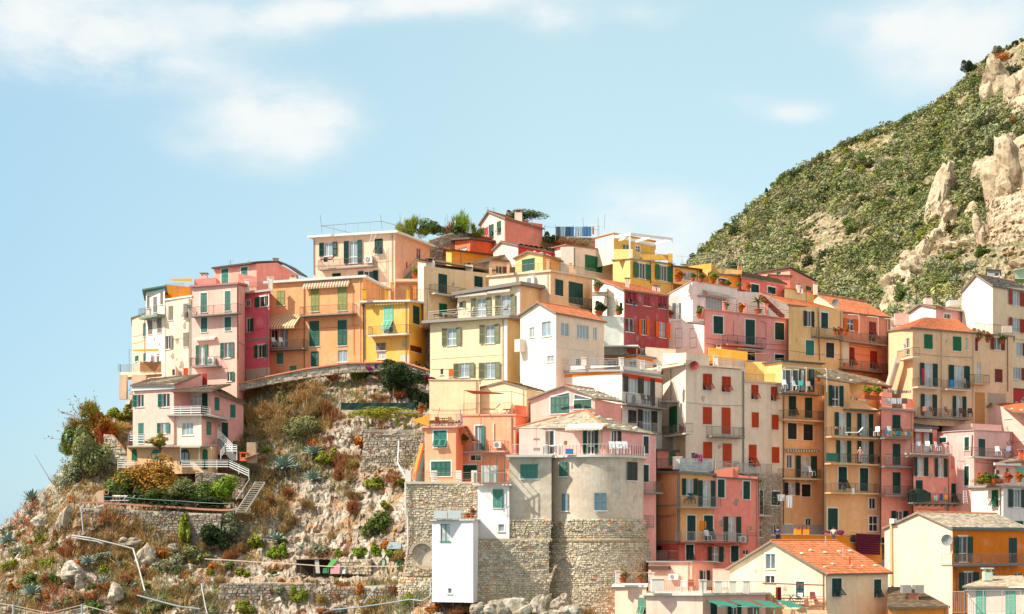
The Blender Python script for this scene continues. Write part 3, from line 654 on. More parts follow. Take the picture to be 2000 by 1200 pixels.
# orange pair
h = HO('B', [(100,196),(835,191.3),(1010,200)], [(100,538),(835,492),(1010,590)], 1240, '#eda565', 'wide orange house with olive shutters and striped awnings', colors=['#f0b07c','#eda870'])
h.slab(.28, .5, '#dcd4ca')
h.wins((162,592,226,708,'c','ol'), (427,573,494,755,'c','ol',None,'door'), (640,563,709,748,'c','ol',None,'door'), (420,827,493,1028,'c','tg'), (640,823,710,1022,'c','tg'), (640,1060,714,1150,'n',None,'b'), (430,1067,490,1185,'c','tg',None,'door'), (162,1078,216,1168,'c','lt'), (118,895,168,1035,'n',None,'d'), (182,890,252,1035,'n',None,'b'), (268,1178,318,1230,'c','lt',None,'window'))
h.balcony(338,755,773,1.1); h.balcony(80,372,1045,1.1); h.awning(55,360,792,890,1.9,'#f2e4cc','#e2a548',val=.3); h.awning(380,742,528,570,.5,'#e9dfcf','#c98a4a')
h.chimney(288,466,520,197,.8,'#d9c0a0'); h.pipe([(378,540),(380,1200)],'#a0522c'); h.pipe([(757,545),(768,1100)],'#c98a5a',.035); h.pipe([(835,690),(845,1130)],'#6e6458')
h.posts([(113,492,540)],196.4,WT,.7)
# yellow-gold
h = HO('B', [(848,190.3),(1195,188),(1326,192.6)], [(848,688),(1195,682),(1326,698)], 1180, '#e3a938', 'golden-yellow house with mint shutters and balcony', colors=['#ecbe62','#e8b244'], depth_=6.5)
h.slab(.2, .45, '#e4ddd2'); h.wins((1000,718,1070,925,'p','mi',None,'door'), (1226,716,1274,855,'c','dg'), (938,1000,1014,1060,'c','gb',None,'window'), (946,1068,1014,1128,'n',None,'w','window'), (1204,1024,1290,1074,'c','br',None,'window'))
h.balcony(872,1178,932,1.1,color='#ded6c8'); h.awning(895,1168,684,702,.35,'#efdcae','#dfa83e'); h.box(1140,985,1190,1018,0,.08,'#b8a98c','meter_box'); h.pipe([(850,690),(853,1130)],'#7a7466')
h.posts([(847,582,660),(1020,580,660),(1189,578,662)],189.2,'#e0a83c',.45); h.rail([(848,662,189.8),(1195,655,188),(1326,668,192)],1.2,'bars','#9a7f58')
h.box(1128,1095,1198,1180,0,.04,'#cfc5b4','plinth') ; h.box(1200,1145,1326,1180,0,.05,'#c4b8a4','plinth')
# peach house with roof frame
h = HO('B', [(450,206),(1086,201.8),(1358,212.5)], [(450,182),(1086,145),(1358,250)], 720, '#ecbd9c', 'tall peach house with dark green shutters and ladder to flat roof', colors=['#f4d2b8','#ecb898'])
h.slab(.25, .6, '#e6ddd2'); h.wins((500,215,632,322,'o','dg','b',None), (692,203,828,378,'o','dg','b','door'), (927,190,990,308,'p','dg'), (597,457,663,500,'c','dg'), (805,438,953,552,'o','dg','d'), (1254,262,1290,352,'n',None,'d'))
h.balcony(480,918,405,1.2,color='#a59d94'); h.ac(850,322,906,374); h.pipe([(455,190),(456,470)],'#5f3f36')
b = MB(); p0, p1 = WR('B',905,150,201.6), WR('B',838,362,201.2); o_ = Vector((.5,0,.0))
b.bar(p0, p1, .035); b.bar(p0 + o_, p1 + o_, .035)
for i in range(1, 15): q = p0.lerp(p1, i / 15); b.bar(q, q + o_, .02)
part('roof_ladder', b, paint('#efe6da'), h.root)
b = MB(); U = lambda x, y, Y=204: WR('B', x, y, Y)
for a_, c_ in ((U(500,0),U(518,140)),(U(972,0),U(986,108)),(U(512,86),U(985,50)),(U(512,86),U(730,140)),(U(985,50),U(1210,118,209))): b.bar(a_, c_, .035)
for t in (.2,.4,.6,.8): a_ = U(512,86).lerp(U(985,50), t); b.bar(a_, a_ + Vector((0,0,-1.0)), .015)
part('roof_frame', b, paint('#8a7f78'), h.root)
h.block(1090,1262,500,520,200,'#d9b89a',3,name='landing')
b = MB()
for i in range(9): p = WR('B',1150+i*9,500-i*9,204+i*.3); b.box(p.x,p.x+.55,p.y,p.y+1.0,p.z-.3,p.z)
part('stair', b, paint('#8f8880',.9), h.root); h.rail([(1160,495,204),(1255,395,206.5)],1,'bars'); h.posts([(1065,535,660),(1240,560,660)],200,'#e0904a',.4)
h.block(1085,1265,530,665,206,'#dd8a4c',3,name='terrace_wall')
# beige house with wavy balcony
h = HO('C', [(145,195),(190,191),(697,199)], [(145,530),(190,562),(697,618)], 1000, '#e3c48e', 'sandy beige house with dark green shutters and curved iron balcony', colors=['#f2e8d4','#ecd0a6'], d3=7)
b = MB(); Q = [WR('C',150,515,191), WR('C',705,600,199)]; b.hexa([Q[0], Q[1], Q[1]+Vector((1,6,1.0)), Q[0]+Vector((1,6,1.0))] + [v + Vector((0,0,.18)) for v in (Q[0], Q[1], Q[1]+Vector((1,6,1.0)), Q[0]+Vector((1,6,1.0)))]); part('roof', b, mat('old_slates', '#76614c', .95, .25, 2, .06), h.root)
h.wins((305,622,369,775,'c','dg',None,'door'), (586,642,647,725,'c','dg'), (308,855,371,960,'c','g')); h.balcony(280,522,785,1.0,color='#cdbfa4'); h.chimney(242,495,560,192.5,1.0,'#e4d6c4'); h.chimney(545,528,590,197,.9,'#e8dccb')
h.pipe([(222,755),(224,970)],'#e8e0d4',.06)
# cream stack behind with pale roof
h = HO('C', [(575,205),(705,202.2),(905,206.5)], [(575,548),(705,515),(905,530)], 680, '#e3cdb8', 'low cream cottage with lichened slate roof behind the beige house', d3=7)
h.quadroof([(500,552,203.5),(715,510,201.5),(885,452,208),(760,478,209.5)], 'slateb'); h.quadroof([(715,510,201.5),(912,528,206),(905,470,210),(885,452,208)], 'slateb'); h.wins((755,560,840,625,'r','br','d'))
# peach house with roof terrace
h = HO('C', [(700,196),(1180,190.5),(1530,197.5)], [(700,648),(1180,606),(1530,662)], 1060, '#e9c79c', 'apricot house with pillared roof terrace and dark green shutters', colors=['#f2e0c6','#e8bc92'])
h.slab(.22, .25, '#d9c3a2'); h.wins((1217,667,1277,793,'c','dg'), (122,532,231,700,'c','dg',None,'door','D')); h.balcony(235,330,725,.5,ref='D'); h.rail([(130,712,191.6,),(305,725,195)],1,'bars','#6d675f','D'); h.ac(990,642,1048,700)
h.posts([(712,560,635),(850,540,622),(1161,512,600)],193,'#ecc39a',.34); h.posts([(1338,540,618),(1370,576,625)],195,'#e8b88a',.34); h.rail([(705,632,195.5),(1180,598,190.6),(1530,650,197.3)],1.0,'bars','#9a8c7c')
# roof room on it
h = HO('C', [(905,200),(1120,196.8),(1262,201.5)], [(905,505),(1010,455),(1120,476),(1262,492)], 640, '#e9b878', 'small apricot roof room with tiled gable and teal shutters', depth_=5, colors=['#efc88e','#e3a055'])
h.gable(0,'tileo',.3,stones=5); h.wins((960,503,1057,600,'c','tg'), (1137,488,1183,590,'n',None,'d','door'))
# hilltop coral house
h = HO('C', [(632,219.5),(829,213.5),(1118,220.5)], [(632,240),(700,142),(829,192),(1118,232)], 420, '#dc8a76', 'coral hilltop house with white gable and tiled roof, highest in the village', colors=['#ecdacd','#d98572'])
h.gable(0,'tileo',.35); h.wins((700,237,737,330,'p','cg','d'), (763,212,795,300,'p','cg','d'), (634,265,662,312,'c','tg')); h.chimney(930,118,190,217,1.0,'#e2d6c8'); h.box(664,262,690,312,0,.06,'#b83a52','door_leaf'); h.pipe([(829,200),(829,395)],'#5a4b48'); h.antenna(690,95,140,215); h.antenna(738,100,140,215)
# red-orange
h = HO('C', [(435,214.5),(552,211.5),(782,217.5)], [(435,362),(552,355),(782,378)], 490, '#dd6a42', 'orange-red cottage with dark eaves below the coral hilltop house', colors=['#e07a50','#dc6038'], depth_=6)
h.slab(.2,.5,'#6b5a52'); h.block(436,736,310,345,216.5,'#d2603c',3,name='parapet',y0b=332); h.wins((458,415,528,440,'n',None,'b'))
h = HO('C', [(365,208.5),(408,206.5),(735,212.5)], [(365,425),(408,440),(735,478)], 570, '#e09430', 'flat amber cottage with dark brown roof edge', colors=['#efc46a','#e08e28'], depth_=5)
h.slab(.16,.4,'#7a4c34'); h.pipe([(480,440),(482,540)],'#b09a7a')
h = HO('C', [(735,207.5),(928,203.5),(1262,209.5)], [(735,440),(800,378),(928,405),(1262,452)], 560, '#e6d3c4', 'white gabled cottage with corrugated roof and crimson side wall', colors=['#ecd9cd','#c23c40'])
h.gable(0,'slateb',.25)
b = MB(); 
for i in range(18):
    t0, t1 = i / 18, (i + 1) / 18; a_, c_ = WR('C',930,400,203.2), WR('C',1275,448,209.5); p, q = a_.lerp(c_, t0), a_.lerp(c_, t1); z = Vector((0,0,.09 * (i % 2) + .2)); z2 = Vector((0,0,.09 * ((i+1) % 2) + .2)); k = Vector((-.8,3.2,.5)); b.quad(p + z, q + z2, q + z2 + k, p + z + k)
part('corrugated_sheet', b, paint('#a8b0ac',.5), h.root)
# white house with three-leaf shutters
h = HO('D', [(-10,209),(112,204.5),(472,211)], [(-10,268),(112,238),(472,288)], 560, '#dcd2c6', 'white house with wide green shuttered window below the laundry line', colors=['#ece4da','#d9cdc0'])
h.slab(.14,.3,'#a86a58'); h.wins((250,322,381,444,'c','g')); h.block(60,162,250,480,202.5,'#ece4dc',.4,name='pillar_wall'); h.pipe([(165,260),(166,450)],'#6f6a64')
# yellow house with white pergola
h = HO('D', [(468,206),(603,200.5),(938,207.5)], [(468,352),(603,348),(938,388)], 620, '#eab94e', 'yellow house with green shutters and white pergola on its terrace', colors=['#f2d88e','#eabb5c'])
h.slab(.12,.2,'#a0998e'); h.wins((628,378,752,498,'ot','g','d'), (798,395,920,515,'ot','g','d')); h.pipe([(760,350),(760,540)],'#5a4a3c')
h.block(475,622,268,350,202.5,'#efcf86',2.2,name='parapet',Y2=201.3); h.block(898,935,302,372,206.2,'#e8b850',.5,name='pillar'); h.rail([(625,345,201.2),(900,378,206)],1,'glass')
h.block(600,900,310,352,204.5,'#c9a24e',.3,name='parapet')
h = HO('D', [(330,209),(474,205.8),(796,212)], [(330,182),(474,146),(796,208)], 380, '#ecd08a', 'upper storey room, pale yellow with white side and orange coping', colors=['#e8ddd0','#e8bd5c'], depth_=6, name='roof_room', cat='building')
h.slab(.1,.12,'#d98a4a'); h.wins((545,234,600,275,'n',None,'d'), (646,246,680,312,'nt',None,'d','door')); h.band(474,190,796,238,.3,'#efe8dd')
b = MB(); U = lambda x, y, Y: WR('D', x, y, Y)
A_ = [U(482,182,204.6), U(606,160,200.4), U(932,200,206.8), U(795,238,211)]
for p, q in ((A_[0],A_[1]),(A_[1],A_[2]),(A_[2],A_[3]),(A_[3],A_[0]),(U(650,218,207),U(765,182,203.5)),(U(500,210,207),U(606,182,200.6))): b.hexa(slat(p, q, .32, .12))
b.bar(U(600,165,200.6), U(600,345,200.6), .14); b.bar(U(932,200,206.8), U(932,300,206.8), .06)
part('pergola', b, paint('#efece6'), h.root)
# brown pergola house
h = HO('D', [(938,207),(1142,209.5)], [(938,405),(1142,435)], 560, '#d9b26a', 'ochre lean-to with glazed verandah under a brown roof', d3=5)
h.slab(.16,.4,'#6e4a36'); h.win(955,440,1115,510,'n',None,'b','window')
h = HO('D', [(1060,213),(1236,209.5),(1262,213)], [(1060,402),(1236,378),(1262,385)], 560, '#e2a94e', 'ochre terrace wall block beside a wire fence', depth_=4, name='terrace_block', cat='building'); h.rail([(1062,400,212.5),(1236,378,209.6)],1.4,'lines','#a8a49c')
# ochre + curved parapet
h = HO('E', [(18,208.5),(270,212)], [(18,220),(270,245)], 380, '#e3a23c', 'amber house with wavy parapet and flower pots along its ledge', d3=6)
h.slab(.14,.2,'#7a6f62'); h.win(90,262,156,314,'ct','dg'); h.block(38,275,178,222,211,'#e9c078',.3,name='parapet',y0b=190); h.block(245,275,160,240,211.6,'#dd9a40',.6,name='pillar'); h.rail([(40,200,210.5),(250,215,211.5)],1.8,'lines','#c4bfb4'); h.chimney(260,140,175,212,.5,'#c8b8a8')
h = HO('E', [(271,209.8),(612,216)], [(271,250),(612,312)], 400, '#cf6a62', 'rose-red house with grey slate roof and small green shutters', d3=7)
h.wins((347,305,406,370,'ct','dg'), (477,325,538,378,'ct','dg')); h.quadroof([(268,245,209.4),(632,302,216.2),(560,262,221),(275,203,215)], 'slateb')
h = HO('E', [(400,230),(652,225.5),(866,232.5)], [(400,212),(652,178),(866,290)], 420, '#dc8f7c', 'salmon house with dark monopitch roof below the wooded slope', colors=['#e6ac98','#d98874'], depth_=7)
b = MB(); Q = [WR('E',380,216,230), WR('E',652,172,225), WR('E',872,286,232.6)]
for p, q in zip(Q, Q[1:]): b.hexa([p, q, q + Vector((.3,6,.6)), p + Vector((.3,6,.6))] + [v + Vector((0,0,.2)) for v in (p, q, q + Vector((.3,6,.6)), p + Vector((.3,6,.6)))])
part('roof', b, MATS['roof_dark'], h.root); h.wins((548,207,580,225,'c','g',None,'window'), (776,317,814,352,'c','g')); h.block(500,652,232,330,223,'#dc8c78',1.5,name='annex',y0b=240,slabc='#7a6258')
h = HO('E', [(608,213.5),(792,216),(842,218)], [(608,335),(792,358),(842,372)], 440, '#e9cd96', 'cream block with orange coping between red house and tiled roof', colors=['#ecd09a','#e0a868'], depth_=5); h.slab(.12,.2,'#d4703c'); h.chimney(720,288,345,214.5,.55,'#cfc4b8'); h.chimney(742,318,350,214.5,.4,'#cfc4b8'); h.chimney(853,282,360,216,.5,'#d8c8b8')
# white terrace house
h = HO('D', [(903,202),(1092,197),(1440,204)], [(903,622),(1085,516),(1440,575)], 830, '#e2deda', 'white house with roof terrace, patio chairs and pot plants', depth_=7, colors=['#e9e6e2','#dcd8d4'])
h.slab(.08,.12,'#c9a596'); h.wins((1192,637,1350,742,'n',None,'b','window'), (232,422,279,516,'n',None,'b','window','E'), (350,417,385,452,'n',None,'d','window','E')); h.awning(1170,1380,590,632,.9,'#d4d2cc')
h = HO('E', [(180,203.5),(655,209)], [(180,352),(425,368),(648,470)], 620, '#e6e2dd', 'white sloping wall with brick-red outside stair', d3=5, name='stair_wall', cat='wall')
b = MB()
for i in range(14): x = 408 + i*12.4; p = WR('E', x, 392 + i*11.8, 203.5 + i*.14); b.box(p.x, p.x+.55, p.y-.6, p.y+.3, p.z-.28, p.z+.05)
part('stair', b, paint('#a8503c',.85), h.root); h.rail([(455,385,203.6),(560,485,205)],1,'bars')
h = HO('D', [(900,195.5),(1182,192.6),(1205,194)], [(900,830),(1182,862),(1205,868)], 1100, '#d9d8d6', 'lower white house wall with faint painted false windows', depth_=4.5, colors=['#dcdad8','#d0ccc8'])
h.block(905,1085,632,832,199.5,'#dcd8d2',3,name='veranda_wall'); h.block(1070,1192,640,830,198,'#e2deda',3,name='side_room',slabc='#9a8f86')
h.rail([(903,826,195.2),(1182,858,192.5),(1204,862,193.8)],1.0,'bars','#dedbd6')
for wx in (955,1068):
    b = MB(); f = 0
    for x0, x1, y0, y1 in ((wx,wx+4,885,1040),(wx+50,wx+54,885,1040),(wx+4,wx+50,885,889),(wx+4,wx+50,960,963),(wx+4,wx+50,1036,1040)): h.box(x0,y0,x1,y1,0,.012,'#b9b8b6','painted_line')
for wx in (925,975): 
    p0 = WR('D',wx,682,199.4); p1 = WR('D',wx+42,822,199.4); b = MB(); b.box(p0.x,p1.x,199.36,199.42,p1.z,p0.z); o = part('door', b, WHITE, h.root); b = MB(); b.box(p0.x+.12,p1.x-.12,199.33,199.35,p1.z+.12,p0.z-.12); part('pane', b, GLASS['h'], o)
# maroon
h = HO('D', [(420,190.5),(556,187),(905,192.8)], [(420,546),(556,586),(905,632)], 1100, '#a2484a', 'dark red house with bright orange shutters and tiled roof', colors=['#dcdcd4','#93494a'], depth_=7)
h.quadroof([(550,582,186.6),(912,632,192.6),(700,556,198),(335,494,193.4)],'tile',stones=0)
h.wins((573,607,652,700,'p','ma','d'), (705,628,757,712,'c','ma'), (825,642,880,732,'p','ma','d'), (566,805,632,916,'P','or_','d'), (668,817,749,938,'o','or_','d'), (798,838,910,960,'o','or_','b'), (545,1018,610,1080,'r','or_','w'), (640,1035,740,1085,'l','or_','w'))
h.band(556,700,905,740,.12,'#8a6a66'); h.band(556,925,905,968,.08,'#8a6a66'); h.chimney(582,490,560,190,.45,'#cfc4bc'); h.chimney(795,540,590,194,.5,'#cfc4bc'); h.chimney(822,545,598,194,.5,'#cfc4bc')
# mint-white
h = HO('D', [(308,191.5),(422,188.6)], [(308,508),(422,548)], 1120, '#dcdcd0', 'pale mint-white house wall with hanging terrace of pots', d3=5)
h.block(312,552,778,1100,186.6,'#cfdad2',2.5,name='lower_wall',y0b=800); h.rail([(315,772,186.3),(550,792,186.3)],1.0,'bars','#8a8f88'); h.win(388,842,404,922,'c','g'); h.block(310,425,600,628,188.2,'#b0a898',.7,name='planter_shelf')
# pale yellow big house
h = HO('C', [(240,186.2),(832,181.5),(942,187)], [(240,1010),(832,970),(942,985)], 1500, '#efdca4', 'pale yellow house with olive shutters and furnished sun terrace', colors=['#f5e6be','#f0d08c'], depth_=7)
h.slab(.3,.75,'#9b928b')
h.wins((338,1042,483,1182,'o','ob','b'), (632,1020,782,1165,'o','ob','b'), (350,440,508,549,'o','ob','b',None,'I'), (551,431,706,558,'o','ob','b',None,'I'), (240,482,262,530,'n',None,'d','window','I'), (306,482,350,546,'c','or_',None,'window','I'))
h.band(168,400,750,382,.06,'#d9caa0',ref='I'); h.box(818,985,842,1480,-.02,.05,'#efe9dd','corner_pilaster')
h.rail([(225,990,186.6),(455,968,184.2),(832,948,181.2),(940,958,186)],1.05,'lines','#c9c5be')
h = HO('C', [(455,190),(935,185.8),(1146,193)], [(455,793),(935,712),(1146,745)], 1000, '#ecc98a', 'upper storey, butter yellow under a heavy grey monopitch roof', colors=['#f4e6c0','#ecc694'], depth_=6, name='roof_apartment', cat='building')
h.slab(.38,.6,'#8d837c'); h.wins((463,832,520,888,'r','ob','d','window'), (568,807,715,952,'o','ob','b','door'), (755,787,908,950,'o','ob','b','door')); h.awning(455,700,770,795,.5,'#ece6da'); h.awning(705,880,745,768,.5,'#ece6da'); h.box(920,735,942,965,-.02,.06,'#efe9e0','corner_pilaster')
h.box(1150,712,1186,850,-1,.3,'#6e625e','chimney_breast')
# cream gable
h = HO('C', [(945,180),(1224,175.5),(1600,182.5)], [(945,950),(1090,852),(1224,930),(1600,990)], 1540, '#e8ddd0', 'cream-white gabled house with sea-green glass and tiled roof', colors=['#f0e8da','#dccab6'])
h.gable(0,'tile',.3,trim=1); h.wins((1015,1042,1054,1118,'n',None,'b','window'), (1114,997,1184,1110,'nt',None,'b','window'), (62,847,127,947,'n',None,'b','window','D'), (188,860,280,968,'n',None,'b','window','D'), (316,877,343,978,'n',None,'b','window','D'), (1302,402,1335,455,'n',None,'d','window','I'), (1074,380,1126,430,'n',None,'b','window','I'))
h.band(862,345,1142,320,.12,'#efe6da',ref='I'); h.band(1146,320,1440,350,.12,'#e2d6c4',ref='I'); h.box(820,255,860,345,0,.9,'#e4dccf','side_balcony','I',face=0)
# white stripe house
h = HO('J', [(-55,178.5),(540,172),(852,178.5)], [(-55,352),(540,346),(852,388)], 1000, '#e8e4dc', 'white house with orange stripe under terrace slab and charcoal shutters', colors=['#efebe3','#ddd9d2'])
h.slab(.2,.4,'#a5a49e'); h.band(-55,382,540,376,.3,'#f08a2c','orange_stripe'); h.band(541,392,851,428,.42,'#e0481c','orange_stripe')
h.wins((548,382,697,510,'o','ch','b'), (697,398,797,608,'r','ch','b','door'), (586,643,650,748,'c','ch'), (662,648,800,808,'o','ch','b','door')); h.balcony(575,892,612,1.1); h.ac(602,517,672,600); h.balcony(670,850,818,1.0,st='bars',rc='#b8b4ac')
h.block(-55,538,300,348,178.2,'#efebe4',.25,Y2=171.9,name='parapet',y0b=298); h.block(542,845,300,352,171.9,'#e2ded6',.25,Y2=178.2,name='parapet',y0b=342)
h.posts([(242,240,300),(534,240,300)],174.5,'#efebe4',.5); h.posts([(700,262,330),(830,285,345)],175,'#e6e2da',.45); h.rail([(-50,300,177.9),(538,298,171.8),(845,340,178)],.75,'lines','#9a9a98')
h = HO('J', [(330,187),(655,184),(780,187)], [(330,228),(655,222),(780,245)], 400, '#ece6dc', 'rooftop pavilion, white with orange stripe and white canopy', depth_=5, name='roof_pavilion', cat='building')
h.slab(.14,.35,'#8f8a84'); h.band(332,250,652,244,.28,'#ee7a20','orange_stripe'); h.band(656,248,778,268,.28,'#ee7a20','orange_stripe'); h.wins((420,262,530,300,'n',None,'b','window'), (590,262,650,300,'n',None,'b','window'))
b = MB(); Q = [WR('J',312,150,184), WR('J',665,145,183), WR('J',680,163,188), WR('J',340,168,189)]; b.hexa(Q + [q + Vector((0,0,.14)) for q in Q])
for x in (335,380,655): b.bar(WR('J',x,165,184), WR('J',x,225,184), .05)
part('canopy', b, paint('#e8e6e0'), h.root)
# beige block with orange-red shutters
h = HO('J', [(858,181),(1037,175.5),(1502,179.6),(1790,182.6)], [(858,292),(1037,290),(1500,336),(1503,420),(1790,442)], 1160, '#dcc3a4', 'tall beige apartment house with many brick-orange shutters', colors=['#f0e8d8','#e8d8c4','#e8d8c4'], depth_=9)
b = MB(); 
for (a_, c_) in ((((1037,175.4)),((1500,181.3))),): pass
h.block(1020,1506,276,292,175.1,'#e2d4c0',9,Y2=179.3,name='cornice',y0b=322); h.block(1500,1794,410,424,179.4,'#cdb89c',8,Y2=182.4,name='cornice',y0b=432); h.block(852,1037,284,296,180.9,'#cbb9a2',.8,Y2=175.2,name='cornice',y0b=282)
for t in ((1173,364,1240,492,'p'), (1320,380,1388,505,'p'), (1170,624,1240,758,'c'), (1318,627,1384,833,'c'), (1173,892,1240,1030,'c'), (1326,905,1393,1092,'c')): h.win(*t, 'og', 'd', None if t[3]-t[1]>150 else 'window')
for t in ((351,290,402,402,'p'), (502,305,551,415,'p'), (352,505,406,623,'c'), (508,522,560,640,'c'), (331,757,388,940,'p'), (509,770,566,900,'c')): h.win(*t, 'og', 'd', None, 'K')
h.win(911,618,972,824,'c','g',None,'door'); h.balcony(850,1035,835,.9,color='#ded0bc',face=0); h.block(848,1000,572,585,177,'#8f8a86',1.5,name='ledge')
h.balcony(42,300,690,1.0,ref='K'); h.balcony(60,255,958,.8,ref='K',rc='#b5a79a'); h.balcony(255,512,975,.8,ref='K',rc='#b5a79a'); h.pipe([(288,190),(288,960)],'#a8a49c',.055,'K'); h.pipe([(925,300),(925,570)],'#8f8a82')
h.block(860,1040,205,292,179,'#efe2cc',.4,Y2=175.6,name='parapet',y0b=196); h.block(1042,1222,200,285,175.6,'#e2d3bd',.35,Y2=177.8,name='parapet',y0b=215)
h.block(330-312+1200,1520,155,255,185,'#e9a83a',4,name='roof_room',y0b=190); h.block(1276,1505,235,318,179,'#ece2d2',.4,Y2=181.5,name='parapet',y0b=260); h.posts([(1270,228,300)],178.5,'#ece4d6',.5)
h.block(1503,1782,268,425,187,'#eccf80',.5,Y2=186,name='terrace_wall',y0b=268); h.block(1660,1785,358,430,185,'#edcd7a',1.5,name='parapet'); h.rail([(1503,430,182),(1660,440,184)],1.0,'bars')
h.block(725,960,152,290,187,'#e0d0bc',5,name='roof_room',y0b=170); h.dish(1100,300,color='#9a3c38',r=.5); h.chimney(1295,128,160,186,.6,'#d9d4cc'); h.chimney(1432,108,160,188,.5,'#d4b0a4'); h.rail([(1220,300,178),(1500,325,181.4)],1,'lines','#d98a4a')
h.box(965,825,1034,1000,0,.03,'#dcb890','patch'); h.block(852,962,838,1000,178.5,'#8e8478',2,name='grey_wing')  # wing in a darker grey than the cream wall beside it
# maroon neighbour pink
h = HO('E', [(-16,185.5),(645,192.6)], [(-16,500),(645,580)], 960, '#dc9690', 'dusty pink house with dark green shutters and bulging iron balcony', d3=8)
h.slab(.14,.3,'#d9948a'); h.wins((53,553,127,690,'ct','dg'), (304,580,374,775,'ct','dg',None,'door'), (533,603,604,737,'ct','dg'), (309,828,377,898,'ct','dg'), (533,850,602,898,'ct','dg')); h.balcony(165,470,778,.9,color='#c98078',rc='#5a5250'); h.awning(222,432,790,818,.5,'#ded4ca')
h.rail([(-16,500,185.4),(645,575,192.5)],1.0,'lines','#8a8480'); h.posts([(137,440,510),(303,455,525),(467,462,545)],190,'#e09a88',.38); h.pipe([(208,590),(208,715)],'#5f5a58',.02); h.pipe([(420,592),(462,604),(462,715)],'#5f5a58',.02)
# ochre
h = HO('E', [(641,190.6),(1063,195.6)], [(641,458),(1063,502)], 1160, '#e2bc84', 'ochre house with black and green shutters left of the pink balcony house', d3=8)
h.root['label'] = 'ochre house with tiled roof, black and green shutters and a downpipe'
h.wins((757,510,837,632,'ot','bl','d'), (894,527,947,650,'ct','dg'), (774,740,837,860,'ct','te'), (933,758,994,878,'ct','bl')); h.win(775,740,776,741,'n') if False else None
h.quadroof([(632,460,190.2),(1012,497,195.4),(800,440,201),(430,375,196.5)],'tile'); h.pipe([(868,480),(880,900)],'#6e6860'); h.balcony(860,1062,712,.9,color='#8a8478'); h.dish(1002,448)
# salmon with brown balconies
h = HO('E', [(838,203),(1066,196.6),(1437,202.6)], [(838,430),(870,398),(1066,512),(1437,566)], 1160, '#d9957a', 'salmon house with long iron balconies, dark red shutters and tiled roof', colors=['#ecdcb8','#d98f70'], depth_=8)
h.quadroof([(1062,515,196.2),(1445,562,202.4),(1250,450,208),(872,388,202.5)],'tile'); h.quadroof([(870,385,206),(1240,440,212),(1240,430,212.3),(870,372,206.3)],'tileo')
h.wins((1070,570,1177,662,'o','or_','d','door'), (1271,594,1321,750,'p','rb','d','door'), (1116,798,1154,945,'p','rb','d','door'), (1279,822,1329,965,'p','rd','d','door')); h.balcony(1065,1418,755,1.2,color='#9a9086'); h.balcony(1065,1418,972,1.2,color='#8a7468'); h.pipe([(1408,580),(1410,1060)],'#e0d8cc',.08)
b = MB()
for x0,y0 in ((1090,535),(1240,552),(1380,568)): p = WR('E',x0,y0,196.5+(x0-1066)*.016); q = p + Vector((2.6*.5,-1.2,-.3)); b.bar(p, q, .03); b.bar(q, q - Vector((0,0,2.2)), .03)
part('awning_frame', b, paint('#ece4d8'), h.root); h.box(1066,750,1112,920,0,.5,'#d9ccb8','rolled_blind')
# tan block
h = HO('G', [(222,195),(410,189),(896,193.8),(1196,196.8)], [(222,590),(410,568),(896,606),(1196,632)], 1340, '#dcae7c', 'large tan house with hipped tile roof, green and brown shutters', colors=['#e8c29a','#e8c29c','#eac8a4'], depth_=8)
h.wins((498,614,564,728,'c','g'), (723,632,789,744,'c','g'), (824,644,844,736,'n',None,'w','window'), (468,842,597,1015,'o','dg','w','door'), (693,858,848,1030,'o','dg','w','door'), (470,122,595,290,'o','dg','w','door','L'), (725,137,820,297,'o','dg','w','door','L'),
       (897,642,917,745,'c','br'), (1018,638,1124,735,'o','br','h','window'), (912,832,946,985,'n',None,'w','door'), (1051,884,1110,990,'c','br'), (356,642,385,772,'n',None,'d','door'))
h.balcony(452,636,1025,1.0,color='#dccab4'); h.balcony(680,864,1042,1.0,color='#dccab4'); h.balcony(893,1013,995,1.0,color='#d9b48c'); h.balcony(452,872,305,1.1,ref='L',color='#8f8780'); h.pipe([(632,590),(632,1300)],'#cfae88'); h.pipe([(1148,630),(1150,1060)],'#6e625a')
h.balcony(285,410,798,.9,color='#e4d4bc',face=0); b = MB()
for i in range(12): p = WR('G',290-i*5.2,806+i*17,191+i*.15); b.box(p.x-.5,p.x+.1,p.y-1,p.y,p.z-.6,p.z)
part('stair', b, paint('#e0cdb4',.9), h.root)
h.quadroof([(398,558,188.4),(900,602,193.6),(760,500,199.5),(520,482,197)],'tile'); h.quadroof([(215,588,195.4),(398,558,188.4),(520,482,197),(500,482,199)],'tile'); h.slab(.14,.15,'#8a7f78',-.02)
h.rail([(896,600,194),(1190,618,196.8)],1.1,'bars'); h.block(1112,1188,545,600,197.5,'#eadbc6',.3,name='parapet'); h.box(898,1065,974,1330,0,.03,'#c98850','patch'); h.box(1000,1070,1140,1160,0,.03,'#b9a08c','patch')
# pink house behind tan one
h = HO('G', [(385,206),(592,201.5),(1042,208)], [(385,448),(475,385),(592,408),(1042,440)], 640, '#e0b0aa', 'pale pink bungalow with white gable, awnings and air conditioner', colors=['#efe6e0','#dfa9a4'], depth_=7)
h.gable(0,'tileo',.3,ridge=False); h.wins((655,452,705,492,'nt',None,'d'), (912,467,973,580,'nt',None,'b','door')); h.ac(836,446,886,484); h.awning(632,1030,402,440,.7,'#e6e0d6'); h.chimney(536,308,385,204,.9,'#d8ccc4'); h.pipe([(1030,450),(1038,540)],'#4f4844')
h.block(270,390,450,540,208,'#dcb0a8',.4,name='garden_wall'); h.block(700,795,345,385,212,'#c9ccc0',2,name='greenhouse')
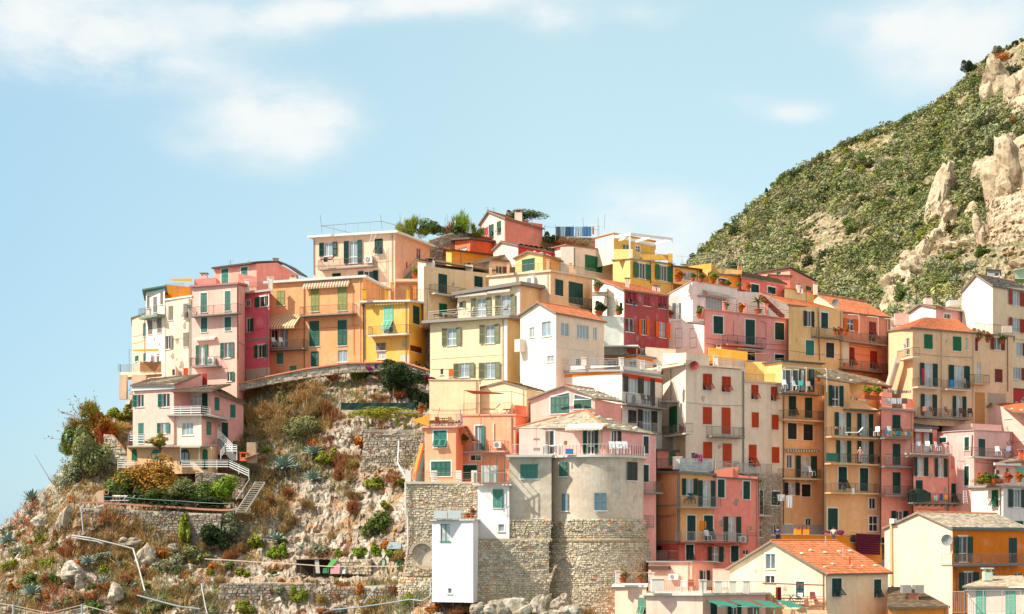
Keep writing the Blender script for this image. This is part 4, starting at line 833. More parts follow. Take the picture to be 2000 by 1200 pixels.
# white house top right
h = HO('G', [(795,204),(1036,198),(1330,203.8)], [(795,288),(910,155),(1036,238),(1330,258)], 1120, '#e6d2b4', 'cream house with brick-red shutters and grey slate roof below the crags', colors=['#f0eadc','#e4cdb0'])
h.gable(0,'slateg',.25); h.wins((1157,282,1275,388,'o','rd','b'), (1157,485,1275,596,'o','rd','b'), (1220,682,1300,782,'r','br','b'), (1195,872,1300,970,'r','br','b'))
h = HO('G', [(990,222),(1092,221)], [(990,108),(1092,115)], 180, '#8f9a9c', 'small blue-grey shed on the slope above the cream house', d3=4, name='shed', cat='shed'); h.slab(.1,.3,'#5f6466'); h.win(1050,130,1085,160,'n',None,'d','window')
h = HO('G', [(1208,222),(1300,222)], [(1208,118),(1300,95)], 180, '#a8c4a8', 'little green garden shed at the right edge of the slope', d3=4, name='shed', cat='shed'); h.slab(.1,.3,'#cfd4c8')
h = HO('G', [(1142,198.5),(1330,199)], [(1142,1035),(1330,1050)], 1250, '#a83840', 'crimson garden wall beside the tan house', d3=1.0, name='garden_wall', cat='wall'); h.slab(.12,.1,'#6a5a56')
# row of tall houses, yellow a
h = HO('K', [(588,182.6),(921,185.4)], [(588,352),(921,372)], 1460, '#f0c08c', 'narrow yellow house with green-striped awning and charcoal shutters', d3=8)
h.block(588,900,105,352,184,'#cfae78',5,name='top_storey',Y2=187,y0b=128,slabc='#55625e')
h.balcony(586,922,352,1.1,color='#7d7b76',rc='#4f5452'); 
for x0,x1 in ((585,650),(662,712),(722,760),(797,836)):
    p0 = WR('K',x0,168,183.9+(x0-588)*.0096); p1 = WR('K',x1,345,183.9+(x1-588)*.0096); b = MB(); b.box(p0.x,p1.x,p0.y-.25,p0.y-.1,p1.z,p0.z); o = part('door', b, paint(SC_COL['dg']) if x0 > 700 else WHITE, h.root); b = MB(); b.box(p0.x+.15,p1.x-.12,p0.y-.3,p0.y-.26,p1.z+.1,p0.z-.1); part('pane', b, GLASS['d' if x0 != 722 else 'w'], o)
b = MB(); 
for x0 in (600,765,925): p = WR('K',x0,160,182); q = WR('K',x0+14,150 if x0<900 else 170,179.5); b.bar(p,q,.03); b.bar(q, Vector((q.x,q.y,WR('K',0,345,179.5).z)), .03)
b.bar(WR('K',600,140,180), WR('K',930,165,183), .04); part('awning_frame', b, paint('#efece6'), h.root)
h.wins((641,380,699,538,'p','dg',None,'door'), (768,390,822,548,'c','dg',None,'door'), (634,585,702,713,'ct','bl'), (757,598,827,723,'ct','bl'), (625,838,670,940,'nt',None,'d'), (695,840,852,1010,'o','dg','w','door'), (687,175,802,270,'o','bl','w','window','O'), (824,183,888,282,'ct','bl',None,'window','O'), (854,455,898,542,'nt',None,'d','window','O'), (694,503,746,570,'nt',None,'d','window','O'))
h.balcony(604,916,560,1.0,color='#e4bc8c'); h.balcony(596,896,1018,1.0,color='#d9c8a8',cor=3); h.awning(608,852,786,812,.6,'#e8e6da','#4f7a68'); h.pipe([(600,380),(598,1380)],'#6a6458'); h.box(668,500,1005,580,0,.04,'#b5b0ac','plinth','O')
# yellow b
h = HO('K', [(921,180.6),(1364,184.8)], [(921,255),(1112,278),(1114,480),(1364,490)], 1460, '#f0be8a', 'tall yellow house with three stacked balconies and a person on the middle one', d3=8)
h.wins((952,294,1065,456,'o','dg','d','door'), (1125,322,1176,404,'c','g') if False else (1003,502,1119,680,'o','dg','w','door'), (1178,515,1296,690,'o','dg','w','door'), (1013,720,1124,892,'o','dg','w','door'), (1178,730,1296,903,'o','dg','w','door'), (1030,930,1094,1112,'pt','dg','d','door'), (1198,937,1259,1120,'ct','dg',None,'door'),
       (1350,292,1402,377,'nt',None,'d','window','O'), (1027,375,1103,542,'ct','dg',None,'door','O'), (1350,432,1417,552,'nt',None,'d','door','O'))
h.balcony(975,1358,695,1.0,color='#e0bc8c'); h.balcony(970,1358,903,1.0,color='#e0bc8c'); h.balcony(972,1358,1130,1.0,color='#e0bc8c'); h.balcony(1110,1368,478,.9,color='#6d6f66',rail=False)
h.block(1114,1364,275,480,187,'#dba865',5,Y2=190,name='top_storey',y0b=300); h.pipe([(930,290),(925,1440)],'#6a6458'); h.pipe([(1362,480),(1360,1440)],'#6a6458')
h.quadroof([(853,222,179.6),(1160,278,184.2),(1262,252,189.5),(955,165,186)],'slate',stones=3); h.quadroof([(1080,238,186),(1450,300,191.5),(1330,245,196),(960,165,192)],'slate',stones=3)
# salmon c
h = HO('L', [(165,183.2),(418,185.4)], [(165,236),(418,256)], 1240, '#d88f80', 'narrow brick-pink house with three green doors and bunting over its balconies', d3=8)
h.wins((254,285,311,450,'p','dg','d','door'), (254,505,311,675,'c','dg',None,'door'), (254,730,311,898,'c','dg',None,'door'), (248,1032,362,1130,'o','dg','h','window'))
h.balcony(192,422,462,1.0,color='#8f938c'); h.balcony(192,422,684,1.0,color='#8f938c'); h.balcony(192,422,910,1.0,color='#8f938c'); h.slab(.2,.3,'#b5aca0'); h.rail([(165,212,182.2),(420,232,186.4)],1.0,'bars'); h.block(360,424,160,240,186,'#dc7a5c',.3,name='parapet')
h.block(168,250,80,236,187.5,'#cf8272',4,name='roof_room')
# salmon d
h = HO('L', [(417,183.4),(706,186.2),(812,187.4)], [(417,598),(706,606),(708,706),(812,712)], 1290, '#d88f80', 'weathered brick-pink house with long balcony and dark green shutters', d3=7)
h.wins((417,614,524,760,'o','dg','w','window'), (581,620,677,768,'o','dg','w','window'), (433,792,487,890,'c','dg'), (713,817,768,970,'p','dg','d','door'), (555,1032,610,1060,'c','dg',None,'window'), (705,1045,752,1070,'c','dg',None,'window'))
h.balcony(412,852,968,1.0,color='#7d837c',cor=9); h.balcony(398,722,585,1.0,color='#c4bdb0',cor=12,rc='#cfcac4'); h.block(425,602,388,600,187.4,'#cf7460',4,Y2=189,name='top_storey',y0b=400)
h.quadroof([(420,378,186.6),(615,383,189.4),(560,352,193),(428,330,191)],'slateg'); h.block(706,842,765,785,187.5,'#cfc8bc',1.8,name='ledge')
for x0,x1,c in ((432,470,'w'),(505,548,'w'),(548,582,None)):
    p0 = WR('L',x0,418,187.3); p1 = WR('L',x1,570,187.3); b = MB(); b.box(p0.x,p1.x,187.2+(x0-425)*.008,187.36+(x0-425)*.009,p1.z,p0.z); part('door', b, GLASS['w'] if c else paint(SC_COL['dg']), h.root)
b = MB(); Q = [WR('L',425,392,187), WR('L',560,398,188.6), WR('L',560,418,187.2), WR('L',425,412,185.6)]; b.hexa(Q + [q + Vector((0,0,.06)) for q in Q]); part('awning', b, paint('#d9cfc0'), h.root)
# pale pink cluster
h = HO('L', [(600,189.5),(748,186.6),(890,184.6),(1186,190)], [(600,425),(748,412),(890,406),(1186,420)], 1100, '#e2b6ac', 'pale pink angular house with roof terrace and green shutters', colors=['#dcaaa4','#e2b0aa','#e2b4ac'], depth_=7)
h.slab(.1,.12,'#b8a8a0'); h.wins((622,457,674,500,'ct','dg',None,'window'), (818,457,850,560,'ct','dg'), (923,467,973,608,'c','dg',None,'door'), (816,680,850,835,'ct','dg',None,'door')); h.balcony(875,1190,615,1.0,color='#d9cdc4',face=2); h.block(640,876,372,425,193,'#e6bcb2',.4,Y2=191,name='parapet',y0b=350); h.block(878,1105,350,412,191,'#deb0a8',.4,Y2=192,name='parapet',y0b=362); h.pipe([(880,440),(872,610)],'#5f5450')
h = HO('L', [(935,196),(1330,190)], [(935,268),(1030,188),(1200,255),(1330,262)], 900, '#eac4b8', 'pink gabled house with orange tile roof and leaning ladder', d3=8)
h.win(1126,248,1178,312,'n',None,'h','window'); h.quadroof([(1200,258,189.8),(1340,266,187.5),(1340,195,195),(1030,184,197)],'tile',stones=3); h.quadroof([(925,272,196.4),(1028,190,193.5),(1032,186,199),(940,262,202)],'tileo'); 
b = MB(); p0, p1 = WR('L',1112,372,191.5), WR('L',1182,600,187.5); o_ = Vector((.5,0,0)); b.bar(p0,p1,.04); b.bar(p0+o_,p1+o_,.04)
for i in range(1,16): q = p0.lerp(p1,i/16); b.bar(q,q+o_,.025)
single('ladder', b, paint('#8a4a36'), 'rusty ladder leaning against the pale pink gabled wall', 'ladder')
h = HO('L', [(1058,183),(1330,185)], [(1058,672),(1330,672)], 880, '#e6b0a2', 'pink cottage with mint doors, white fascia and flower terrace', d3=6)
h.wins((1062,705,1095,750,'n',None,'d','window'), (1138,690,1168,790,'n',None,'d','door'), (1212,690,1278,815,'c','mi',None,'door')); h.quadroof([(1050,662,182.4),(1340,640,184.2),(1340,575,190),(1110,640,187)],'tile'); h.box(1052,655,1260,680,.3,.5,'#ece4dc','fascia')
h.chimney(1260,550,600,184,.45,'#c25a36')
h = HO('L', [(868,177),(1118,172),(1330,175.5)], [(868,852),(1118,850),(1330,856)], 1240, '#d2ccc8', 'pale grey-lilac house with propped green shutter and planted terrace', colors=['#dcd4cc','#cfccd0'], depth_=7)
h.slab(.22,.3,'#a39a92'); h.wins((1032,872,1077,1003,'p','g','d'), (1158,868,1285,1005,'ot','dg','h'), (1198,1114,1272,1155,'c','g',None,'window')); h.rail([(915,850,176),(1118,848,171.8),(1300,853,175)],1.2,'bars','#c4bfb8')
# orange / salmon house beside the tower
h = HO('N', [(655,172.5),(821,167),(1045,169)], [(655,288),(821,282),(1045,298)], 742, '#e0a054', 'amber and grey-edged house beside the tower with glass-railed roof terrace', colors=['#e8ba88','#f0be80'], depth_=7)
h.slab(.25,.35,'#7d7f78'); h.wins((840,317,938,425,'o','dg','b'), (948,328,1052,500,'o','dg','w','door'), (873,555,927,722,'ct','dg',None,'door'), (983,557,1040,722,'pt','dg','d','door')); h.box(957,593,998,655,.02,.06,'#f08a10','orange_board')
h.balcony(832,1097,500,1.0,color='#b5ada0',rc='#8a8f8e'); h.balcony(832,1200,728,1.0,color='#b86a5c',rc='#c4c4bf'); h.band(655,505,820,490,.15,'#a8a498'); h.band(655,738,820,722,.15,'#a8a498'); h.box(803,290,822,735,-.02,.04,'#a8a498','quoin'); h.pipe([(822,290),(822,850)],'#5f5d58')
h.block(680,952,130,250,177,'#d98a76',4,name='roof_room',y0b=152,slabc='#6e6760'); h.posts([(809,180,258)],168.2,'#dedcd6',.9); h.rail([(660,258,172),(795,255,168)],1.1,'bars','#6a6a68')
b = MB(); b.hexa(slat(WR('N',826,268,167.2), WR('N',1040,270,169.8), 1.25, .04)); part('glass_panel', b, GLASS['w'], h.root); h.rail([(826,268,167),(1040,270,169.6)],1.3,'lines','#cfcfca')
for x0,x1 in ((757,798),(853,895)): p0 = WR('N',x0,145,176.9); p1 = WR('N',x1,192,176.9); b = MB(); b.box(p0.x,p1.x,176.85,176.98,p1.z-.6,p0.z); part('door', b, paint(SC_COL['g']), h.root)
h = HO('N', [(655,172.3),(821,166.8),(1045,168.8)], [(655,744),(821,744),(1045,744)], 880, '#cf6a5c', 'coral ground floor of the amber house beside the tower', depth_=7, name='ground_floor', cat='building'); h.wins((866,750,914,850,'pt','dg','d','door'), (1008,757,1104,860,'o','dg','b','door')) ; h.box(668,755,706,798,0,.1,'#3c3230','vent'); h.balcony(650,750,850,1.2,color='#8f8378',rc='#b8b0a8',face=0)
h = HO('O', [(136,169.2),(492,172.6)], [(136,132),(492,155)], 900, '#dd8a7e', 'coral house with peeling plaster patches and green shutters', d3=7)
h.slab(.14,.25,'#7f736a'); h.wins((165,150,220,290,'ct','dg'), (365,165,417,303,'ct','dg'), (213,440,344,640,'o','dg','w','door'), (270,668,328,792,'ct','dg'), (85,665,205,795,'o','dg','b','window') if False else (366,700,410,735,'n',None,'d','window')); h.balcony(0,402,642,1.0,color='#b5655a',rc='#c4c4bf',face=0) if False else None
h.balcony(138,402,645,1.0,color='#b5655a',rc='#c4c4bf'); h.pipe([(482,160),(474,680)],'#8a4a42'); h.ac(345,590,392,638)
h.block(145,285,75,135,173,'#dd8872',.3,name='parapet',y0b=50); h.block(285,328,50,135,173.2,'#dd8872',.6,name='pillar'); h.block(328,480,112,150,174.5,'#dd8872',.3,name='parapet',y0b=128)
h.rail([(328,100,174),(480,135,175)],1.0,'bars','#d9ccc4'); h.rail([(150,70,172),(285,95,173)],.9,'bars','#d9ccc4')
# stone patch house
h = HO('O', [(487,177.4),(668,180.4)], [(487,95),(668,98)], 780, '#a39888', 'narrow bare stone house front between coral and yellow houses', d3=6)
h.wins((492,232,519,420,'ct','dg',None,'door'), (586,238,648,348,'ct','dg'), (490,500,514,600,'n',None,'d','door'), (586,502,624,580,'n',None,'d','window')); h.balcony(488,588,425,.9,color='#cfc4b4',face=0); STONEHOUSE = h
# salmon house on the retaining wall
h = HO('I', [(155,172.5),(548,171.5)], [(155,570),(548,572)], 880, '#ecdcb4', 'blank cream wall of a house above the salmon terraces', d3=5); h.slab(.08,.1,'#cdbf9c')
h = HO('I', [(545,172.6),(912,169.4),(1046,172.8)], [(545,640),(735,592),(912,642),(1046,668)], 920, '#ecdab0', 'cream gabled house behind brown awning terrace', colors=['#efe0bc','#e6cfa0'], depth_=6)
h.gable(0,'slateb',.15)
h = HO('I', [(415,168.2),(826,166),(912,168.8)], [(415,850),(826,848),(912,862)], 1400, '#e59670', 'salmon house with glazed door balcony and pergola terrace', colors=['#efab88','#e68e64'], depth_=6)
h.slab(.16,.12,'#dfa084'); h.wins((510,928,597,1118,'rt','te','b','door'), (402,228,505,318,'ct','tg',None,'window','M'), (460,160,530,200,'nt',None,'d','window','M')); h.ac(656,1052,712,1100); h.pipe([(797,865),(800,1160)],'#c9704c'); h.balcony(370,742,1125,1.1,color='#b9a79c'); h.pipe([(658,905),(658,1050)],'#ece6dd',.07)
h.rail([(420,838,168),(805,834,166)],1.15,'bars','#c9a088'); h.block(822,912,765,848,167.3,'#dd8058',.3,Y2=168.8,name='parapet',y0b=775)
b = MB(); P0 = WR('I',425,655,167); 
for x in (425,612,795): b.bar(WR('I',x,655,166.8), WR('I',x,838,166.8), .04)
b.bar(WR('I',425,655,166.8), WR('I',795,660,166.8), .035); b.bar(WR('I',795,660,166.8), WR('I',905,690,169), .035); part('pergola_frame', b, paint('#c99a7c'), h.root)
b = MB(); b.hexa([WR('I',425,652,166.8), WR('I',700,672,166.4), WR('I',735,680,170), WR('I',500,680,170)] + [WR('I',425,648,166.8), WR('I',700,668,166.4), WR('I',735,676,170), WR('I',500,676,170)]); part('awning', b, mat('cloth_brown', '#b9653f', .9, .1, 2, 0, sub=.3), h.root)
h = HO('I', [(118,165.5),(362,164.4),(418,167)], [(118,945),(362,942),(418,948)], 1400, '#eba680', 'lower peach-salmon house with green shutters and roof terrace', colors=['#efb08c','#e28c64'], depth_=5)
h.slab(.16,.3,'#e6a08c'); h.wins((190,968,288,1098,'pt','te'), (208,202,333,302,'ct','tg',None,'window','M')); h.rail([(140,930,165.2),(362,925,164.2),(412,925,166)],1.15,'bars','#c4968a')
b = MB()
for i in range(11): p = WR('I',415+i*7,925+i*11.5,165.2); b.box(p.x,p.x+.5,p.y,p.y+1,p.z-.25,p.z)
part('stair', b, paint('#c97a5c',.9), h.root)
# pink house on the tower
h = HO('I', [(855,161),(1528,158.2),(1925,163)], [(855,952),(1528,948),(1925,992)], 2000, '#e0b2ac', 'pale pink house on the round tower with hipped stone roof', colors=['#e6bcb4','#dda09c'], depth_=8)
h.wins((1060,962,1130,1150,'lt','gb','d','door'), (241,803,350,990,'ot','dg','d','door','J'), (457,803,532,900,'rt','ch','d','window','J'), (706,848,745,985,'ct','ch',None,'window','J'), (589,228,621,340,'ct','dg',None,'door','N'))
h.balcony(700,770,1050,.9,ref='J',face=1) if False else h.balcony(600,715,405,1.0,ref='N',face=1,color='#8a8f8a'); h.balcony(603,660,625,.8,ref='N',face=1,color='#8a8f8a'); h.awning(120,410,757,803,1.1,'#efe8da',None,'J')
h.quadroof([(808,950,161.4),(1532,945,157.6),(1376,808,163),(1372,808,163)],'slate',stones=4); h.quadroof([(1532,945,157.6),(1945,998,163.2),(1430,835,166.5),(1376,808,163)],'slate',stones=5)
b = MB(); b.bar(WR('I',1532,940,157.5), WR('I',1376,804,163), .13, 6); b.bar(WR('I',808,945,161.3), WR('I',1374,804,163), .1, 6); part('ridge_tiles', b, TILE, h.root); h.box(1130,960,1140,1150,0,.02,'#e8dcd0','trim') 
h = HO('I', [(945,167.5),(1448,164.3),(1652,168.4)], [(945,725),(1215,622),(1448,716),(1652,762)], 1020, '#e3b0a6', 'pale pink gabled attic with slanted teal windows above the tower house', colors=['#e8bcae','#d99a90'], depth_=6, name='attic_storey', cat='building')
h.gable(0,'slate',.3,stones=6)
for (x0,y0,x1,y1,yt0,yt1) in ((1100,702,1250,832,700,665),(1285,722,1420,795,680,715)):
    h.win(x0,y0,x1,y1,'ct','cg',None,'window'); k = 0
    Pp = [WR('I',x0,y0-3,165.6-(x0-1100)*.0064), WR('I',x1,y0-3,165.6-(x1-1100)*.0064), WR('I',x1,yt1,165.6-(x1-1100)*.0064), WR('I',x0,yt0,165.6-(x0-1100)*.0064)]; b = MB(); b.prism([p + Vector((0,-.06,0)) for p in Pp], (0,-.04,0)); part('pane', b, GLASS['h'], h.root)
    b = MB(); e = Vector((0,-.12,0)); b.bar(Pp[2]+e, Pp[3]+e, .08); b.bar(Pp[0]+e, Pp[3]+e, .08); b.bar(Pp[1]+e, Pp[2]+e, .08); part('surround', b, WHITE, h.root)
# white houses below
h = HO('M', [(510,156.8),(716,155.6)], [(510,362),(716,364)], 712, '#dfe3e6', 'upper white tower-like house with green shutters and glazed pergola', d3=5)
h.slab(.16,.35,'#cfc6ba'); h.wins((608,387,680,508,'c','gr'), (643,612,684,662,'nt',None,'b','window'))
b = MB()
for x in (510,545,590,635,685): b.bar(WR('M',x,170,154.9), WR('M',x,342,154.9), .055); b.bar(WR('M',x,172,154.9), WR('M',x+15,185,158), .04)
b.bar(WR('M',508,168,154.9), WR('M',690,168,154.9), .055); part('pergola', b, paint('#3f6f5c'), h.root); h.rail([(485,350,156),(500,350,154.6),(722,350,154.2)],1.05,'bars','#a8aaa4')
h = HO('M', [(213,152.6),(480,150.6),(513,153.4)], [(213,592),(480,590),(513,588)], 1125, '#dfe4e8', 'tall narrow white house standing on the rocks, one green window', colors=['#e2e6ea','#cfd6dc'], depth_=4.5)
h.slab(.1,.2,'#d4cabb'); h.wins((268,612,329,725,'n',None,'w','window',None,SC_COL['gr']), (314,1028,341,1066,'n',None,'h','window')); h.rail([(225,580,152),(505,578,150.6)],1.0,'lines','#b5aaa0')
# ---- foreground right
h = HO('N', [(403,149.4),(606,147.2),(610,147.3)], [(403,1022),(606,1022),(610,1022)], 1320, '#ecc9b4', 'low pink house with pillared terrace and half-open green shutters', depth_=6)
h.slab(.16,.25,'#e6dccc'); h.win(555,1088,602,1200,'p','lt','d','door')
h.rail([(430,1003,148.8),(640,1003,147)],1.05,'bars','#c0988a'); h.posts([(425,922,1005),(640,932,1005)],147.8,'#efe9dd',.5)
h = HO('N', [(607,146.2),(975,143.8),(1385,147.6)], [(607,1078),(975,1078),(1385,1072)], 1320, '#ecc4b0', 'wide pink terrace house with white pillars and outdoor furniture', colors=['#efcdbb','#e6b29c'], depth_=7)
h.slab(.2,.3,'#d8cdbf'); h.wins((110,1110,160,1215,'c','dg',None,'door','O'), (248,1130,342,1215,'o','dg','d','door','O'), (400,1145,500,1215,'n',None,'d','door','O'))
h.posts([(680,970,1052)],145,'#ece4d6',1.1); h.posts([(975,980,1062),(1073,985,1062),(1167,985,1062)],144.2,'#efe8da',.6); h.posts([(50,940,1035),(168,940,1035),(280,942,1035),(386,942,1035)],145,'#efe8da',.55,'O') if False else h.posts([(280,942,1038),(386,942,1038)],145.6,'#efe8da',.55,'O')
h.rail([(705,1060,145.4),(975,1065,143.9),(1380,1062,147.4)],1.05,'bars','#b59a8c')
h = HO('N', [(622,155.5),(905,153.5),(1050,156)], [(622,862),(905,862),(1050,866)], 1070, '#e2ac98', 'set-back pink wall with air conditioner above the terrace', depth_=5, colors=['#e8b8a4','#dda490'])
h.slab(.12,.2,'#9a8f88'); h.ac(752,937,812,975); h.win(957,918,1014,985,'o','dg','h','window'); h.box(622,885,755,912,0,.4,'#5a4038','rolled_awning')
h = HO('O', [(128,153.6),(506,152)], [(128,852),(506,856)], 1060, '#dfae9e', 'plain pink terrace wall behind the folding chairs', d3=1.2, name='terrace_wall', cat='wall'); h.slab(.08,.05,'#c9988a')
h = HO('O', [(500,150.4),(615,149.6)], [(500,960),(615,965)], 1210, '#e0aa9a', 'short pink pier wall beside the barbecue terrace', d3=2, name='pier_wall', cat='wall')
# tiled-roof house
h = HO('O', [(262,152.5),(1022,146),(1498,151.6)], [(262,848),(600,640),(1022,886),(1498,886)], 1300, '#d9c39a', 'beige gabled house with bright orange tile roof weighted with stones', colors=['#dccfb0','#e0c8a6'])
h.gable(0,'tile',.35,stones=5); h.wins((540,730,617,848,'nt',None,'h','window'), (538,900,612,958,'nt',None,'d','window'), (780,948,843,1066,'ct','dg',None,'window'), (1060,918,1130,1068,'pt','dg','d','window'), (1388,928,1440,1073,'pt','dg','d','window'))
h.pipe([(1015,900),(1018,1180)],'#d4c4a4',.06); h.box(455,1150,465,1160,0,.1,'#333333','lamp') if False else None
b = MB(); pr = [(800,740),(905,745),(1145,745),(1200,790)]
for x, y in ((1010,665),(1145,755)): p = WR('O',x,y,151); b.bar(p, p + Vector((0,0,.9)), .06, caps=True)
part('vent_pipe', b, paint('#c9b8a4'), h.root); b = MB(); p = WR('O',1200,820,149); b.bar(p, p + Vector((0,0,.8)), .08, caps=True); part('vent_pipe', b, paint('#d8401c'), h.root)
# barbecue terrace in front of it
h = HO('O', [(600,148.4),(1022,145)], [(600,1158),(1022,1170)], 1300, '#d9a480', 'open terrace with red rails and benches in front of gabled house', d3=1.6, name='open_terrace', cat='terrace')
h.rail([(605,1150,148),(1000,1160,145.2)],1.1,'slats','#b5654a'); b = MB(); b.hexa(slat(WR('O',520,962,147.5), WR('O',1000,978,144.8), .1, .3)); part('beam', b, paint('#7c4a34'), h.root)
# small slate roof house
h = HO('P', [(318,146.5),(830,146.5)], [(318,1150),(830,1145)], 1400, '#e2963c', 'low orange house under lichened slate roof with twin chimney pot', d3=5)
h.quadroof([(312,1142,146),(838,1138,146),(525,972,152.5),(318,972,152.5)],'slateb')
b = MB(); p = WR('P',532,1118,148); b.box(p.x-.45,p.x+.45,148,148.8,p.z-.3,p.z+1.0); part('chimney', b, wallm('#a8785c'), h.root); b = MB(); b.box(p.x-1.0,p.x-.25,147.8,148.9,p.z+1.02,p.z+1.75); b.box(p.x+.1,p.x+.9,147.8,148.9,p.z+1.02,p.z+1.75); part('chimney_cap', b, paint('#9a938c'), h.root)
# cream and orange house
h = HO('P', [(290,159.5),(858,152.5),(1500,160.5)], [(290,490),(575,362),(858,492),(1500,502)], 1400, '#e6761c', 'vivid orange house with windowless cream gable and stone roof', colors=['#f4e4cc','#ec8018'])
h.gable(0,'slate',.2,ridge=True); h.wins((870,552,1020,764,'ot','dg','d','door'), (1328,563,1395,775,'c','dg',None,'door'), (914,850,1064,1000,'ot','dg','d','window'), (1180,858,1225,880,'n',None,'d','window'), (1375,860,1440,880,'n',None,'d','window'))
h.balcony(858,1500,782,1.2,color='#7f858a',rc='#a8876c'); h.box(858,470,1500,498,.05,.3,'#6f7a7a','gutter'); h.dish(808,580,r=.55,color='#a8a4a0'); h.pipe([(352,405),(355,960)],'#e2bf8c',.16); h.box(330,400,366,440,0,.45,'#e8e4dc','flue_cap'); h.pipe([(862,800),(890,820),(893,1090)],'#8f7c62')
# bottom right pale pink
h = HO('P', [(985,140.2),(1520,137.8)], [(985,975),(1520,980)], 1400, '#ecd4c4', 'blush pink house with mint shutters in the bottom corner', d3=5)
h.wins((1055,995,1134,1210,'c','mt',None,'door'), (1302,1002,1384,1210,'c','mt',None,'door')); h.quadroof([(940,968,139.8),(1540,972,137.4),(1440,878,143),(1190,880,144)],'slate'); h.box(945,965,1520,980,.3,.42,'#ece8e0','fascia'); h.chimney(1160,812,880,141,.7,'#a8bfb0','#b8c8bc')
h.rail([(825,1195,141),(955,1195,141),(960,1190,137),(1430,1190,137.6)],1.9,'bars','#d9d2c8')
# orange terrace block behind tiled roof
h = HO('O', [(665,165),(1192,167),(1205,169)], [(665,578),(1192,588),(1205,592)], 720, '#e08a1e', 'orange parapet terrace with folded parasols behind the tiled roof', name='terrace_block', cat='terrace', depth_=4); h.slab(.06,.06,'#d4c4ac')
h = HO('O', [(1195,168),(1450,171)], [(1195,645),(1450,655)], 800, '#d98a3c', 'shaded orange wall under the maroon awning terrace', d3=4, name='terrace_block', cat='terrace'); h.slab(.15,.2,'#a8a096'); h.rail([(1200,640,167.8),(1445,650,170.8)],1,'lines','#8a8480')
b = MB(); P0, P1 = WR('O',1248,568,168), WR('O',1435,578,170); n = 9
for i in range(n): z = -i * 2.1 / n; b.hexa(slat(P0 + Vector((0,0,z-.24)), P1 + Vector((0,0,z-.24)), .22, .06))
part('roller_blind', b, mat('cloth_maroon', '#5c1030', .9, .1, 3, 0), h.root)
h.chimney(795,510,572,168,.65,'#e08a1e','#6f5f54','O'); h.chimney(857,508,572,168,.65,'#e08a1e','#6f5f54','O')
_ra = random.Random(77)
for h in HS:   # rainwater pipes and loose wires that every old wall here carries
    k = max(range(len(h.faces)), key=lambda q: h.faces[q][0]); L_ = h.faces[k][0]
    if L_ > 4 and h.root.name.startswith('house') and 'white' not in h.root['label'][:40]:
        u = L_ - .35; zt_ = h.zat(k, u) - .1; b = MB(); b.bar(h.pt(k, u, zt_, .09), h.pt(k, u, max(h.zb, zt_ - 14), .09), .045, 6); part('downpipe', b, paint(_ra.choice(['#8a7f74', '#b59c84', '#6f6860', '#c9b8a0']), .6), h.root)
        for q in range(_ra.choice([1, 2])):
            z = zt_ - _ra.uniform(2.2, 6.5); u0, u1 = .2, L_ - .4; b = MB(); P = [h.pt(k, u0 + (u1 - u0) * t / 7, z - .12 * math.sin(math.pi * t / 7) + _ra.uniform(-.02, .02), .05) for t in range(8)]; b.path(P, .016, 3); part('wall_wire', b, paint('#5c524a', .8), h.root)
# plaster fallen away in ragged patches on the shabbier fronts
def peel(h, n, color, seed, rmax=.6):
    r_ = random.Random(seed); k = max(range(len(h.faces)), key=lambda q: h.faces[q][0]); L_ = h.faces[k][0]
    for i in range(n):
        b = MB()
        for t in range(20):
            u = r_.uniform(.6, L_ - .6); zt_ = h.zat(k, u); z = r_.uniform(max(h.zb + 1, zt_ - 11), zt_ - 1)
            if all(not (a - .9 < u < c + .9 and d - .7 < z < e + .7) for a, c, d, e in h.holes[k]): break
        R0 = r_.uniform(.25, rmax); P = []
        for j in range(11): a = math.tau * j / 11; q = R0 * r_.uniform(.45, 1.1); P.append(h.pt(k, u + q * math.cos(a) * .8, z + q * math.sin(a), .004))
        b.poly(P); part('bare_patch', b, mat('patch_' + color, color, .95, .2, 2.5, .02), h.root)
for i, h in enumerate(HS):
    lb = h.root['label']
    if 'peeling' in lb: peel(h, 9, '#b59a88', i, .8)
    elif 'weathered' in lb or 'stained' in lb: peel(h, 6, '#b8a494', i)
    elif 'beige' in lb or 'ochre' in lb or 'brick-pink' in lb or 'tan ' in lb: peel(h, 4, '#cdb9a0', i, .5)
for h in HS: h.wall()
